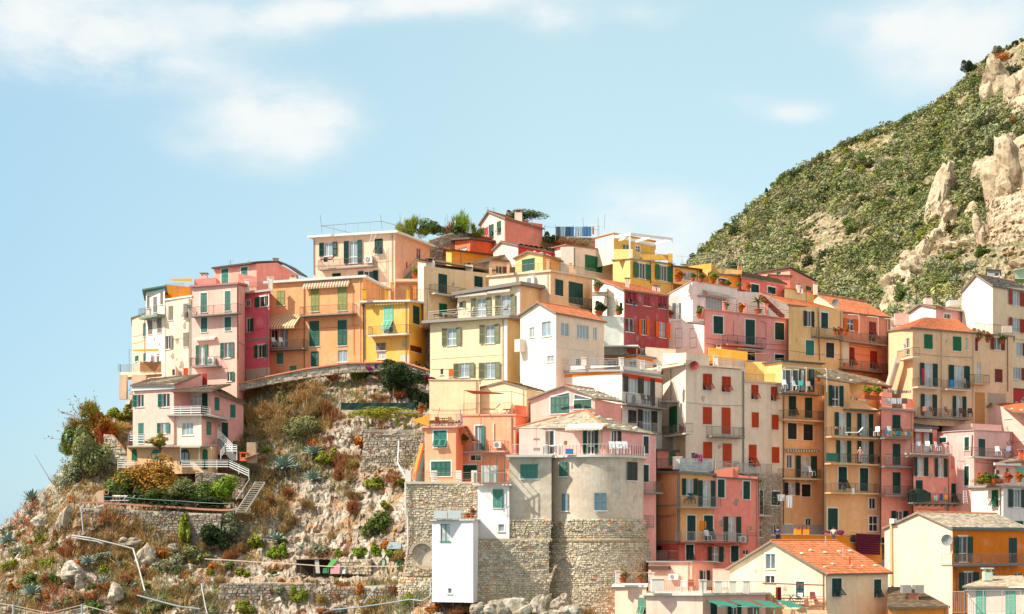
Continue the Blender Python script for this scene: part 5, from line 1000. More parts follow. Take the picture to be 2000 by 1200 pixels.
# ---------------------------------------------------------------- masonry
MORTAR = mat('mortar', '#bcb0a0', .95, .2, 1.5, .03, var2=[('#cfc0a8', .5, .52, .08), ('#93826c', 1.1, .6, .05)])
STONE = mat('rubble_stone', '#d2c4aa', .93, .15, 2.5, .02, attr=1); STONED = mat('dark_rubble', '#a89a88', .93, .15, 2.5, .02, attr=1)
def stones(fn, nu, nv, m, rr, skip=None, jut=.12, size=(.5, .3)):
    """courses of rough stones on a surface fn(u, v) -> (point, outward normal), u and v in metres"""
    b = MB(); v = 0
    while v < nv:
        hh = size[1] * rr.uniform(.7, 1.25); u = rr.uniform(-.3, 0)
        while u < nu:
            ww = size[0] * rr.uniform(.5, 1.35); uc, vc = u + ww / 2, v + hh / 2
            if 0 < uc < nu and not (skip and skip(uc, vc)) and rr.random() > .09:
                c, n = fn(min(nu, max(0, uc)), vc); U = (fn(min(nu, uc + .05), vc)[0] - fn(max(0, uc - .05), vc)[0]).normalized(); V = n.cross(U); V = V if V.z > 0 else -V
                g = .018; a = ww / 2 - g; e = hh / 2 - g; k = .2; d = jut * rr.uniform(.35, 1.3); J = lambda: rr.uniform(-.035, .035)
                B = [c + U * (sx * a + J()) + V * (sy * e + J()) - n * .04 for sx, sy in ((-1,-1),(1,-1),(1,1),(-1,1))]; T = [c + U * (sx * a * (1 - k) + J()) + V * (sy * e * (1 - k) + J()) + n * (d + J()) for sx, sy in ((-1,-1),(1,-1),(1,1),(-1,1))]
                q = rr.uniform(.74, 1.22); w = rr.uniform(-.05, .07); tt = (q * (1 + w), q, q * (1 - w * 1.3))
                if rr.random() < .025: tt = (1.15, .62, .42)
                i0 = len(b.v); b.v += [tuple(p) for p in B + T]
                for f in ((4,5,6,7),(0,1,5,4),(1,2,6,5),(2,3,7,6),(3,0,4,7)): b.f.append(tuple(i0 + x for x in f)); b.t.append(tt)
            u += ww
        v += hh
    return b
def flatwall(pts, label, m=STONE, th=1.0, name='stone_wall', size=(.5, .3), skip=None, jut=.12, cap=None, batter=.0):
    """pts [(x, ytop, ybot, Y)] along the wall in photo pixels"""
    P = [(W(x, yt, Y), W(x, yb, Y).z) for x, yt, yb, Y in pts]; base = P[len(P)//2][0].copy(); base.z = P[len(P)//2][1]
    r = root(name, base, label, 'wall'); b = MB(); st = MB(); rr = random.Random(int(base.x * 7 + base.z))
    for (a, za), (c, zc) in zip(P, P[1:]):
        b.hexa([(a.x,a.y - batter*(a.z-za),za),(c.x,c.y - batter*(c.z-zc),zc),(c.x,c.y+th,zc),(a.x,a.y+th,za),(a.x,a.y,a.z),(c.x,c.y,c.z),(c.x,c.y+th,c.z),(a.x,a.y+th,a.z)])
        U = Vector((c.x - a.x, c.y - a.y, 0)); L = U.length; U.normalize(); n = Vector((U.y, -U.x, 0)); H0 = max(a.z - za, c.z - zc); z0 = min(za, zc)
        top = lambda u, a=a, c=c, L=L: a.z + (c.z - a.z) * u / L
        bot = lambda u, za=za, zc=zc, L=L: za + (zc - za) * u / L
        fn = lambda u, v, a=a, U=U, n=n, z0=z0: (Vector((a.x, a.y, z0 + v)) + U * u + n * batter * max(0, a.z - z0 - v), n)
        sk = lambda u, v, z0=z0, top=top, bot=bot, skip=skip, a=a, U=U: z0 + v > top(u) - .05 or z0 + v < bot(u) + .03 or (skip is not None and skip(a.x + U.x * u, z0 + v))
        g = stones(fn, L, max(a.z, c.z) - z0, m, rr, sk, jut, size); k = len(st.v); st.v += g.v; st.f += [tuple(i + k for i in f) for f in g.f]; st.t += g.t
        if cap:
            cb = MB(); cb.hexa(slat(Vector((a.x,a.y+th*.4,a.z)), Vector((c.x,c.y+th*.4,c.z)), .16, th*1.2)); part('coping', cb, paint(cap, .9), r)
    part('wall_core', b, MORTAR, r); part('stones', st, m, r, kind='stuff'); return r
def wx(x, Y): return (x - 1000) / FPX * Y
# round tower
TC = Vector((wx(1158, 160.6), 160.6)); TR = 4.95
tw = root('round_tower', (TC.x, TC.y, W(0, 1180, 156).z), 'big round plastered tower with rubble stone base below the pink house', 'tower')
PL = mat('tower_plaster', '#cbb8a2', .92, .12, .5, .02, var2=[('#d6c8b4', .35, .52, .08), ('#b8aa98', .6, .60, .06), ('#d8cebb', 1.3, .66, .04)], streak=.35)
def ring(R0, z, a): return Vector((TC.x + R0 * math.sin(a), TC.y - R0 * math.cos(a), z))
zt = W(0, 893, 155.7).z; zm = W(0, 1022, 155.7).z; zs = W(0, 1056, 155.3).z; zb_ = W(0, 1195, 154).z
N_ = 48; b = MB(); A_ = [math.radians(-95 + 200 * i / N_) for i in range(N_ + 1)]
for a, c in zip(A_, A_[1:]): b.quad(ring(TR, zm, a), ring(TR, zm, c), ring(TR, zt, c), ring(TR, zt, a))
b.poly([ring(TR, zt, a) for a in A_]); part('plaster_drum', b, PL, tw, smooth=False)
# flat plaster wing left of the drum
fx = [wx(994.5, 156.6), wx(1077, 155.9)]; fy = [156.6, 155.9]
b = MB(); b.hexa([(fx[0],fy[0],zm),(fx[1],fy[1],zm),(fx[1],fy[1]+6,zm),(fx[0],fy[0]+6,zm),(fx[0],fy[0],zt),(fx[1],fy[1],zt),(fx[1],fy[1]+6,zt),(fx[0],fy[0]+6,zt)])
part('plaster_wing', b, PL, tw)
b = MB(); 
for a, c in zip(A_, A_[1:]): b.hexa([ring(TR-.1,zt,a),ring(TR+.35,zt,a),ring(TR+.35,zt,c),ring(TR-.1,zt,c),ring(TR-.1,zt+.22,a),ring(TR+.35,zt+.22,a),ring(TR+.35,zt+.22,c),ring(TR-.1,zt+.22,c)])
b.box(wx(988,156), fx[1], 155.4, 160, zt + .002, zt+.2); part('terrace_slab', b, paint('#d8d2c6', .9), tw)
b = MB(); railing(b, [Vector((wx(1070,156),155.6,zt+.2))] + [ring(TR+.25, zt+.22, a) for a in A_[6:-8]], 1.0, 'bars', 1.8); part('railing', b, paint('#e6e4de', .6), tw)
b = MB(); railing(b, [Vector((wx(1000,156),155.5,zt+.2)), Vector((wx(1070,156),155.6,zt+.2))], 1.0, 'bars'); part('railing', b, paint('#e6e4de', .6), tw)
def conefn(r0, r1, z0, z1, a0):
    def f(u, v):
        t = v / (z1 - z0); r_ = r0 + (r1 - r0) * t; a = a0 + u / ((r0 + r1) / 2); return ring(r_, z0 + v, a), Vector((math.sin(a), -math.cos(a), 0))
    return f
for (r0, r1, z0, z1) in ((TR + 1.35, TR + .42, zb_ - 1.5, zs - .12), (TR + .18, TR + .08, zs + .1, zm + .35)):
    b = MB()
    for a, c in zip(A_, A_[1:]): b.quad(ring(r0, z0, a), ring(r0, z0, c), ring(r1, z1, c), ring(r1, z1, a))
    part('rubble_core', b, MORTAR, tw); rr = random.Random(9)
    g = stones(conefn(r0, r1, z0, z1, math.radians(-58)), math.radians(160) * (r0 + r1) / 2, z1 - z0, STONE, rr, jut=.12, size=(.36, .2)); part('stones', g, STONE, tw, kind='stuff')
b = MB()
for a, c in zip(A_, A_[1:]): b.bar(ring(TR + .4, zs, a), ring(TR + .4, zs, c), .2, 8)
b.bar((wx(934,154.2),154.2,zs), (wx(1078,155.2),155.3,zs), .2, 8); part('string_course', b, mat('weathered_band', '#b5a283', .92, .2, 1.2, .03), tw)
def twin(x0, y0, x1, y1, st, sc, gl=None):
    X0, Y0 = px('N', x0, y0); X1, Y1 = px('N', x1, y1); xc = (X0 + X1) / 2; wX = wx(xc, 155.8); s_ = max(-.97, min(.97, (wX - TC.x) / TR)); a = math.asin(s_); Yc = TC.y - TR * math.cos(a)
    z0 = W(xc, Y1, Yc).z; z1 = W(xc, Y0, Yc).z; w = (X1 - X0) / FPX * Yc / max(.5, math.cos(a))
    if 'o' in st: w *= .5
    p = ring(TR + .06, z0, a); o = window(tw, p - Vector(tw.location), a, w, z1 - z0, st if st != 'o' else 'c', sc, 'window', gl); return o
twin(48,205,100,303,'c','cg'); twin(483,207,555,330,'c','ch'); twin(62,413,103,528,'c','bg'); twin(265,410,350,525,'c','bg')
def flatwin(x0, y0, x1, y1, st, sc, gl=None, nm='window', Y=156.35):
    X0, Y0 = px('M', x0, y0); X1, Y1 = px('M', x1, y1); z0 = W(0, Y1, Y).z; z1 = W(0, Y0, Y).z
    return window(tw, Vector((wx((X0+X1)/2, Y), Y - .1 - (0 if st == 'c' else .1), z0)) - Vector(tw.location), -.1, (X1-X0)/FPX*Y, z1 - z0, st, sc, nm, gl)
flatwin(787,220,903,318,'c','gr'); flatwin(866,437,940,575,'n',None,'b',frame_ := 'window') ; flatwin(880,605,935,650,'n',None,'d')
for x0, y0, x1, y1 in ((125,625,185,653),(368,630,402,655),(475,625,507,650)):
    X0, Y0 = px('N', x0, y0); X1, Y1 = px('N', x1, y1); xc = (X0+X1)/2; a = math.asin(max(-.97,min(.97,(wx(xc,155.6)-TC.x)/(TR+.1)))); p = ring(TR+.2, W(0,Y1,155.5).z, a)
    window(tw, p - Vector(tw.location), a, (X1-X0)/FPX*155.5, .4, 'n', None, 'window', 'd', '#8a7a68')
# rubble left of the drum
flatwall([(922,1056,1200,153.6),(1000,1056,1200,154.2),(1072,1056,1200,154.6)], 'battered rubble retaining wall joining the round tower on the seaward side', batter=.12, size=(.36,.2))
flatwall([(994,1016,1054,155.9),(1076,1016,1054,155.3)], 'strip of rubble masonry under the grey plaster wall with small vent', size=(.36,.2))
za = W(0,1062,162).z; zb2 = W(0,1112,162).z; xa0, xa1 = wx(805,161.6), wx(845,161.6)
def archskip(x, z):
    c = (xa0 + xa1) / 2; r_ = (xa1 - xa0) / 2; return abs(x - c) < r_ and z < za - r_ + math.sqrt(max(0, r_*r_ - (x-c)**2)) and z > zb2
flatwall([(792,941,1125,161.8),(860,941,1125,161.2),(934,943,1125,160.6)], 'tall stone retaining wall with blind arch below the salmon house', skip=archskip, batter=.02, size=(.38,.22))
b = MB(); c = (xa0+xa1)/2; r_ = (xa1-xa0)/2; zc = za - r_
for i in range(14):
    a0 = math.pi*i/14; a1 = math.pi*(i+1)/14-.02
    P = [(c - math.cos(t)*q, 161.0, zc + math.sin(t)*q) for t, q in ((a0,r_),(a1,r_),(a1,r_+.3),(a0,r_+.3))]; b.prism(P, (0,.6,0))
b.box(xa0, xa1, 161.45, 161.6, zb2, zc+r_); single('blind_arch', b, mat('arch_plaster', '#cdbfa8', .92, .15, .8, .02), 'bricked-up plaster arch niche in the stone retaining wall', 'arch')
flatwall([(778,1129,1180,160.3),(845,1129,1180,158.4)], 'small square stone pier wall left of the narrow white house', size=(.4,.25))
flatwall([(158,992,1080,174.1),(250,996,1090,174.1),(330,1000,1075,173.8),(400,1003,1075,173.2),(430,1004,1068,172.8)], 'dry stone retaining wall under the garden with sun loungers', size=(.44,.27), jut=.16, m=STONED)
flatwall([(710,847,930,178.6),(770,848,935,177.4),(832,850,940,176)], 'dry stone wall on the cliff left of the salmon house', size=(.42,.25), jut=.15, m=STONED)
flatwall([(430,1140,1215,164.2),(520,1138,1215,163.9),(610,1140,1215,163.4)], 'lower rubble terrace wall overgrown at the foot of the cliff', size=(.46,.28), jut=.16, m=STONED)
flatwall([(620,1148,1215,163),(700,1146,1215,162),(790,1142,1215,160.6)], 'crumbling rubble wall under the lawn path', size=(.46,.28), jut=.16, m=STONED)
flatwall([(203,848,905,184.4),(218,849,905,184),(250,890,912,183.5)], 'stepped old stone wall beside the pale pink villa', size=(.5,.3), m=STONE)
flatwall([(382,922,972,179.6),(440,925,975,179),(475,935,975,178.5)], 'dry stone wall between garden shrubs and white railing', size=(.42,.24), m=STONED)
flatwall([(646,1096,1122,168.2),(724,1092,1122,167.4)], 'low stone wall of the small cliff-path garden', size=(.42,.25))
flatwall([(462,752,764,190.5),(520,738,752,190.6),(600,722,738,189.6),(680,711,728,188.6),(790,709,722,187.6),(838,724,738,186.6)], 'long curving lane wall with coral coping above the cliff', name='lane_wall', size=(.6,.4), m=STONED, cap='#d98a68', jut=.05)
flatwall([(826,634,745,193),(846,640,752,192)], 'narrow brown stone wall wedged between golden and pale yellow houses', m=STONED, size=(.45,.22))
# stone front of narrow house
sh = STONEHOUSE; a, U, n, _ = sh.frame(0); L = sh.faces[0][0]
fn = lambda u, v: (sh.pt(0, u, sh.zb + v, 0.0), Vector((n.x, n.y, 0)))
sk = lambda u, v: any(h0 - .12 < u < h1 + .12 and z0 - .15 < sh.zb + v < z1 + .15 for h0, h1, z0, z1 in sh.holes[0]) or sh.zb + v > sh.zat(0, u) - .1 or (4.3 < u and v > sh.zat(0,u) - sh.zb - 6.5 and v < sh.zat(0,u) - sh.zb - 3.2 and .0 > 1)
part('stones', stones(fn, L, sh.zat(0, 0) - sh.zb, STONED, random.Random(5), sk, .05, (.38, .2)), STONED, sh.root, kind='stuff')
# ---------------------------------------------------------------- the lower-left villa
h = HO_villa = House('H', [(158,184.6),(478,182),(700,186.5)], [(158,462),(478,458),(700,370)], 915, '#e6bcb4', 'pale pink villa with white gallery, teal shutters and outside stairs on the cliff', name='villa', cat='house', colors=['#f0ccc0','#e2a8a0'], depth_=6)
h.wins((162,525,242,622,'l','te','d'), (352,520,446,622,'l','te','te' and 'd'), (203,747,240,905,'c','te',None,'door'), (354,745,444,828,'o','te','b')); h.wall()
h.quadroof([(135,452,184.2),(480,447,181.4),(695,362,186.5),(300,398,189)],'slateb'); h.box(150,455,478,478,.02,.25,'#e9e4de','fascia')
g = House('H', [(448,182.6),(694,180.6),(800,183)], [(448,690),(694,685),(800,715)], 925, '#efe3d8', 'projecting cream bay of the pink villa with teal casement', name='villa_bay', cat='building', colors=['#f0e2d4','#e6b4aa'], depth_=5)
g.wins((540,742,631,842,'n',None,'b'), (731,737,767,842,'c','lt')); g.wall()
b = MB(); Q = [WR('H',420,690,181.6), WR('H',700,688,179.8), WR('H',895,722,182.6), WR('H',880,690,187), WR('H',460,676,187)]; b.prism(Q, (0,0,.16)); part('gallery_floor', b, paint('#b8aaa0',.9), g.root)
g.rail([(450,688,181.8),(694,684,180),(762,694,181.2)],1.0,'slats','#e2e2de')
u_ = House('H', [(478,185.2),(768,183.6),(1022,187.6)], [(478,492),(768,486),(1022,608)], 990, '#e8b3ab', 'set-back pink wing of the villa under a sloping slate roof', name='villa_wing', cat='building', colors=['#ecc6bc','#e6aca6'], depth_=5)
u_.wins((538,512,570,612,'c','te',None,'door'), (596,520,695,612,'n',None,'w','door'), (700,510,742,680,'c','dg',None,'door'), (795,543,832,650,'c','te'), (918,602,956,706,'c','te'), (822,745,850,840,'n',None,'b','door'), (853,742,897,880,'c','dg',None,'door')); u_.wall()
u_.quadroof([(452,492,181.4),(780,490,180.8),(925,442,188),(560,462,189)],'slateb'); u_.quadroof([(778,490,182.8),(1038,596,187.4),(1000,560,192),(820,470,189)],'slateb')
u_.quadroof([(700,700,180.6),(895,728,182.6),(880,705,185),(720,688,184.5)],'slateb')
lo = House('H', [(112,183.4),(775,180.2),(822,182)], [(112,935),(775,932),(822,925)], 1140, '#d2ae86', 'tan stone basement storey of the villa with arched teal doors', name='villa_basement', cat='building', colors=['#d6b48c','#cfa982'], depth_=5)
def arched(hs, x0, y0, x1, y1, col, glass):
    k = hs.face_at(px(hs.ref, (x0+x1)/2, 0)[0]); u0, z1 = hs.hit(k, *px(hs.ref, x0, y0)); u1, z0 = hs.hit(k, *px(hs.ref, x1, y1)); r_ = (u1-u0)/2; c = (u0+u1)/2; b = MB()
    P = [hs.pt(k, u0, z0, .01), hs.pt(k, u1, z0, .01)] + [hs.pt(k, c + r_*math.cos(math.pi*i/12), z1 - r_ + r_*math.sin(math.pi*i/12), .01) for i in range(13)]
    b.prism(P, Vector((*(hs.frame(k)[2]), 0)) * .05); o = part('arched_door', b, paint(SC_COL[col]), hs.root)
    if glass:
        for s_ in (-1, 1):
            g = MB(); cc = c + s_ * r_ * .45; w = r_*.36; g.hexa([hs.pt(k,cc-w,z0+.2,.07),hs.pt(k,cc+w,z0+.2,.07),hs.pt(k,cc+w,z0+.2,.08),hs.pt(k,cc-w,z0+.2,.08),hs.pt(k,cc-w,z1-r_*.7,.07),hs.pt(k,cc+w,z1-r_*.7,.07),hs.pt(k,cc+w,z1-r_*.7,.08),hs.pt(k,cc-w,z1-r_*.7,.08)]); part('pane', g, GLASS['b'], o)
arched(lo,150,950,190,1040,'g',0); arched(lo,300,952,382,1030,'te',1); arched(lo,527,950,600,1060,'tg',1); arched(lo,703,950,743,1110,'g',0); lo.wall()
b = MB(); Q = [WR('H',108,932,182.6), WR('H',480,930,181), WR('H',815,938,179), WR('H',822,920,182), WR('H',450,915,185)]; b.prism([WR('H',112,936,182.6), WR('H',690,934,179.4), WR('H',812,925,181), WR('H',812,925,184), WR('H',112,936,186)], (0,0,.18)); part('terrace_slab', b, paint('#b5a694',.9), lo.root)
lo.rail([(128,905,182.8),(130,905,182.7),(245,905,182.2)],1.05,'slats','#e6e4e0'); lo.rail([(250,905,182.2),(450,905,181.4)],1.05,'lines','#e6e4e0')
b = MB()
for x in (530,677): b.bar(WR('H',x,1040,178.6), WR('H',x,935,178.6), .05)
b.hexa([WR('H',525,938,178.5), WR('H',680,938,178.3), WR('H',668,935,181), WR('H',530,935,181)] + [WR('H',525,934,178.5), WR('H',680,934,178.3), WR('H',668,931,181), WR('H',530,931,181)]); part('awning', b, paint('#c8c2b8'), lo.root)
# stairs with white rails
st = root('outside_stair', tuple(WR('H',880,1060,179)), 'concrete outside stair with white slatted railing beside the villa', 'stair')
b = MB()
for i in range(14): p = WR('H', 828 + i*8.2, 868 + i*10.5, 182 - i*.12); b.box(p.x-.2, p.x+.5, p.y, p.y+1.1, p.z-.5, p.z)
part('steps', b, paint('#8f8a86',.9), st)
b = MB(); railing(b, [WR('H',824,868,181.8), WR('H',935,985,180.2)], 1.05, 'slats'); railing(b, [WR('H',845,1030,179.4), WR('H',880,985,179.8), WR('H',970,985,179.2), WR('H',970,1035,178.6)], .95, 'slats'); part('railing', b, paint('#e6e4e0'), st)
def fence(pts, label, h=1.0, st_='slats', rc='#e2e2de', post=1.8, cat='railing', extra=None, name='railing_fence'):
    P = [W(*p) for p in pts]; r = root(name, tuple(P[0]), label, cat); b = MB(); railing(b, P, h, st_, post)
    if extra:
        part('posts_and_rail', b, paint(rc), r); e = MB(); col, z, hh = extra
        for p, q in zip(P, P[1:]): e.hexa(slat(p + Vector((0,-.06,z)), q + Vector((0,-.06,z)), hh, .04))
        part('board', e, paint(col), r)
    else: part('rails', b, paint(rc), r)
    return r
fence([(230,918,180.5),(262,918,180.2)], 'short white slatted railing left of orange-berried shrub')
fence([(355,917,178.6),(400,917,178.4),(447,917,178),(486,935,177)], 'white slatted railing in front of the villa basement')
fence([(157,990,174.2),(187,990,174.1),(215,992,174),(245,993,174),(280,996,173.9),(317,998,173.8),(353,1000,173.6),(390,1003,173.4),(412,1004,173.2),(432,1005,173),(456,1004,172.8)], 'pale green metal railing with coral board along the garden edge', 1.15, 'none', '#a8bfb8', 1.9, extra=('#c98a70', .35, .2))
fence([(400,1118,168.2),(440,1120,167.8),(500,1124,167.3),(560,1127,166.6),(640,1133,165.9),(720,1133,165.2),(780,1133,164.6)], 'rustic path railing with cream handrail and brown posts', 1.35, 'none', '#8a7260', 1.7, extra=('#e2c8ae', 1.33, .09))
fence([(783,1129,162.6),(842,1129,160.2)], 'thin ochre railing at the foot of the stone arch wall', 1.2, 'bars', '#b59a6c')
fence([(712,846,178.2),(830,847,175.8)], 'thin grey handrail on top of the cliff stone wall', .35, 'lines', '#b8b2aa')
# little steel stair down to the garden
st = root('garden_ladder_stair', tuple(W(465,1000,174)), 'steep silvery wooden stair climbing from garden to villa railing', 'stair'); b = MB()
for i in range(15):
    t = i / 14; p = W(462, 1000, 173.6).lerp(W(500, 942, 176.6), t); b.box(p.x-.05, p.x+.95, p.y-.1, p.y+.22, p.z-.05, p.z+.03)
part('tread', b, paint('#b5aca0',.9), st); b = MB(); 
for dx in (-.08, .95): b.hexa(slat(W(462,1000,173.6)+Vector((dx,0,-.2)), W(500,942,176.6)+Vector((dx,0,-.2)), .25, .05))
b.bar(W(460,985,173.5), W(460,975,173.5), .03); b.bar(W(460,978,173.5), W(488,935,176.4), .03); b.bar(W(460,1000,173.5), W(460,975,173.5), .03); part('stringer', b, paint('#c4beb4'), st)
# retaining terrace of the salmon house: pillars and rail
st = root('terrace_balustrade', tuple(W(860,941,163)), 'low balustrade with four white pillars before the salmon house', 'railing')
for x in (797,848,896,926):
    b = MB(); p = W(x, 942, 162.2); b.box(p.x-.28,p.x+.28,162.0,162.6,p.z,p.z+1.15); part('pillar', b, wallm('#ece8e2'), st)
b = MB(); p, q = W(797,942,162.3), W(926,942,161.5); railing(b, [p, q], .95, 'lines', 2.2); part('rail', b, paint('#8f8278'), st)
b = MB(); b.hexa([(wx(790,162),161.4,W(0,946,162).z),(wx(934,161),160.6,W(0,946,162).z),(wx(934,161),168,W(0,946,162).z),(wx(790,162),169,W(0,946,162).z),(wx(790,162),161.4,W(0,942,162).z),(wx(934,161),160.6,W(0,942,162).z),(wx(934,161),168,W(0,942,162).z),(wx(790,162),169,W(0,942,162).z)]); part('terrace_floor', b, paint('#cbbda8',.9), st)
# outside steps beside it
st = root('side_steps', tuple(W(822,935,166)), 'dark stone steps with orange parapet left of the salmon house', 'stair'); b = MB()
for i in range(12): p = W(812 + i*.8, 938 - i*4.6, 166.5 + i*.25); b.box(p.x, p.x+.95, p.y, p.y+.9, p.z-.5, p.z)
part('steps', b, paint('#7d8880',.9), st); b = MB(); b.hexa(slat(W(809,938,165.8), W(824,880,169), .7, .3)); part('parapet', b, wallm('#e08c4a'), st)
# ---------------------------------------------------------------- pipes on the cliff
def pipe(pts, label, r=.11, color='#bfbdb8'):
    b = MB(); P = []
    for x, y in pts: Y = depth(x, y) - 1.6; P.append(W(x, y, Y))
    b.path(P, r * .75, 8); return single('drain_pipe', b, paint(color, .45), label, 'pipe')
pipe([(140,1046),(175,1051),(225,1063),(260,1072),(270,1105),(283,1155)], 'long white drain pipe bending down the cliff face below the garden wall')
pipe([(141,1050),(190,1058),(200,1062)], 'second short white pipe end lying under the long one', .09)
pipe([(158,992),(163,1045)], 'upright thin grey-white pipe at the corner of the garden wall', .08, '#a8b4b8')
pipe([(268,1163),(300,1172),(350,1185),(391,1190)], 'grey flexible pipe lying along the foot of the slope', .12, '#8f989a')
pipe([(393,1140),(400,1180),(405,1200)], 'thin pale pipe running down beside the rubble terrace wall', .07)
pipe([(630,1198),(650,1191),(705,1186),(760,1178),(800,1171),(825,1174),(840,1165),(842,1132)], 'long blue-grey hose pipe crossing the lower cliff to the white house', .09, '#94aab0')
pipe([(710,1180),(722,1162),(736,1146)], 'short slanting blue-grey pipe on the lower rubble wall', .09, '#94aab0')
b = MB(); b.path([W(x, y, Y) for x, y, Y in ((791,1125,162.4),(795,1085,161.6),(797,1060,161.3),(796,1010,161.3),(792,1003,161.3),(792,945,161.4))], .09, 8); single('drain_pipe', b, paint('#dedad2'), 'tall white downpipe on the corner of the arch wall', 'pipe')
b = MB(); b.path([W(x, y, Y) for x, y, Y in ((779,862,176.4),(777,905,174.6),(795,938,170))], .08, 8); single('drain_pipe', b, paint('#dedad2'), 'white pipe on the dry stone wall bending towards the terrace pillar', 'pipe')
# ---------------------------------------------------------------- boulders at the foot of the tower
BR = mat('boulder', '#a3937f', .93, .15, .9, .12, var2=[('#c8bcaa', .7, .52, .06), ('#8a7c6c', 1.6, .56, .05), ('#9c7a58', .5, .62, .05)], bscale=2.5)
def rock(x, y, w, h, seed, label, Y=None, tilt=0.0, bits=6, m=None):
    Y = Y or depth(x, y) - 1.5; c = W(x, y, Y); rx = w / FPX * Y; rz = h / FPX * Y; n = 13; AV = []; F = []; rng = np.random.default_rng(seed)
    for bit in range(bits):
        V = []; pl = rng.normal(size=(14, 3)); pl /= np.linalg.norm(pl, axis=1)[:, None]; dd = rng.uniform(.5, .85, 14)
        for j in range(n + 1):
            for i in range(n * 2):
                ph = math.pi * j / n; th = math.tau * i / (n * 2); V.append((math.sin(ph) * math.cos(th), math.sin(ph) * math.sin(th), math.cos(ph)))
        V = np.array(V); q = np.ones(len(V))
        for p_, k in zip(pl, dd):
            s_ = V @ p_; q = np.where(s_ > .2, np.minimum(q, k / np.maximum(s_, .2)), q)
        V = V * q[:, None]; V += (fbm(V * 3.0 + seed + bit * 9, 4, seed)[:, None] - .5) * .42 * V
        sc = 1 if bit == 0 else rng.uniform(.35, .62); off = np.zeros(3) if bit == 0 else np.array([rng.uniform(-.6, .6), rng.uniform(-.5, .1), rng.uniform(-.75, .6)])
        V = (V * sc + off) * np.array([rx, (rx + rz) * .4, rz]); k0 = len(AV) * (n + 1) * n * 2; AV.append(V)
        for j in range(n):
            for i in range(n * 2): i2 = (i + 1) % (n * 2); F.append((k0 + j*n*2+i, k0 + (j+1)*n*2+i, k0 + (j+1)*n*2+i2, k0 + j*n*2+i2))
    V = np.concatenate(AV)
    if tilt: ca, sa = math.cos(tilt), math.sin(tilt); V = np.stack([V[:,0]*ca - V[:,2]*sa, V[:,1], V[:,0]*sa + V[:,2]*ca], 1)
    me = bpy.data.meshes.new('boulder'); me.from_pydata(V.tolist(), [], F); me.materials.append(m or BR); o = link('boulder', me, None, loc=c); return tag(o, label, 'boulder')
rock(1000,1196,52,36,1,'largest pale wedge boulder leaning against the tower foot',151,.45,3); rock(1050,1192,22,42,2,'tall slanting slab of rock right of the pale wedge boulder',152,-.5); rock(960,1196,40,28,3,'flat beige boulder left of the wedge boulder',150.5,.1)
rock(1092,1178,20,18,4,'round grey boulder at the tower base',151,.2); rock(1115,1200,26,18,5,'low pale boulder at the bottom edge under the tower',149,.3); rock(930,1188,16,14,6,'small block of stone below the white house corner',150,.2); rock(1080,1205,22,14,7,'broken rock between two larger boulders at the bottom edge',149)
rock(285,1085,22,30,8,'smooth grey slab of rock leaning under the garden wall',171,-.5); rock(255,1060,24,12,9,'flat grey rock ledge at the foot of the garden wall',172.5,.1); rock(338,1070,11,10,10,'small pale rock below the garden wall',172)
rock(85,975,12,15,11,'jutting pale rock on the seaward cliff edge',181,.4); rock(80,1018,22,13,12,'broad pale outcrop on the seaward slope',178,.3); rock(132,1012,18,34,13,'tall leaning crag below the corner of the garden',174.8,-.15); rock(140,1120,24,30,14,'big weathered outcrop in the lower slope',168,.1); rock(225,1160,22,22,15,'square rock face beside the dark crevice',165,0)
# crags on the hill
CR = mat('crag', '#c0aa8c', .93, .15, .25, .3, var2=[('#d0bfa2', .2, .52, .06), ('#947e64', .4, .54, .05), ('#b8824c', .5, .64, .03), ('#7d6c58', 1.0, .6, .04)], bscale=1.2)
for i, (x, y, w, h_, t, lb) in enumerate(((1975,385,45,95,.1,'tallest pale cliff crag at the right edge of the hillside'),(1945,190,26,55,.15,'upper sandy crag below the dark shrubs'),(1992,190,24,45,0,'upper crag cut by the right edge'),(1838,395,20,70,-.25,'narrow pale rock rib in the middle of the slope'),
      (1918,462,13,34,.15,'isolated rock needle above the grey agaves'),(1788,510,24,26,.1,'blocky outcrop at the end of the rock spur'),(1775,548,38,30,-.5,'pale sloping slab below the blocky outcrop'),(1870,480,34,14,.1,'broken ledge of rocks above the village'),(1888,205,14,16,.2,'small yellow rock among upper scrub'),(1920,340,20,30,.2,'rock patch beside the dark oak thicket'),(1990,520,22,14,.1,'low rock shelf above the green shed'),(1960,455,16,26,-.1,'weathered crag foot under the tallest cliff'),(1900,420,14,20,.3,'small crag left of the tallest cliff'),(1975,290,22,20,.1,'capping rock on top of the tallest cliff'),(1850,440,14,30,-.3,'lower half of the pale rock rib'),(1940,238,18,14,.2,'ledge under the upper sandy crag'))):
    rock(x, y, w * 1.35, h_ * 1.3, 30 + i, lb, hdepth(x, y) - 2, t, 9, CR)
for i, (x, y) in enumerate(((1846,372),(1836,422),(1824,466),(1803,500),(1784,532),(1764,562),(1744,590))): tag(rock(x, y, 24, 36, 80 + i, '', hdepth(x, y) - 1, -.3, 8, CR), 'pale crag of the rock rib running down the hillside', 'boulder', 'crags of the rock rib')
fx_ = [1918,1935,1950,1970,2000,2040,2090]; fy_ = [440,350,300,278,262,240,225]
rockmesh(list(np.arange(1918, 2090, 2.5)), lambda x: float(np.interp(x, fx_, fy_)), 492, 70, lambda x, y: hdepth(x, y) - 9 + 10 * max(0, (1935 - x) / 17) + 11 * max(0, (y - 430) / 60), 1.3, 61, 'cliff_face', CR, back=30, edge=6, sc=.14)
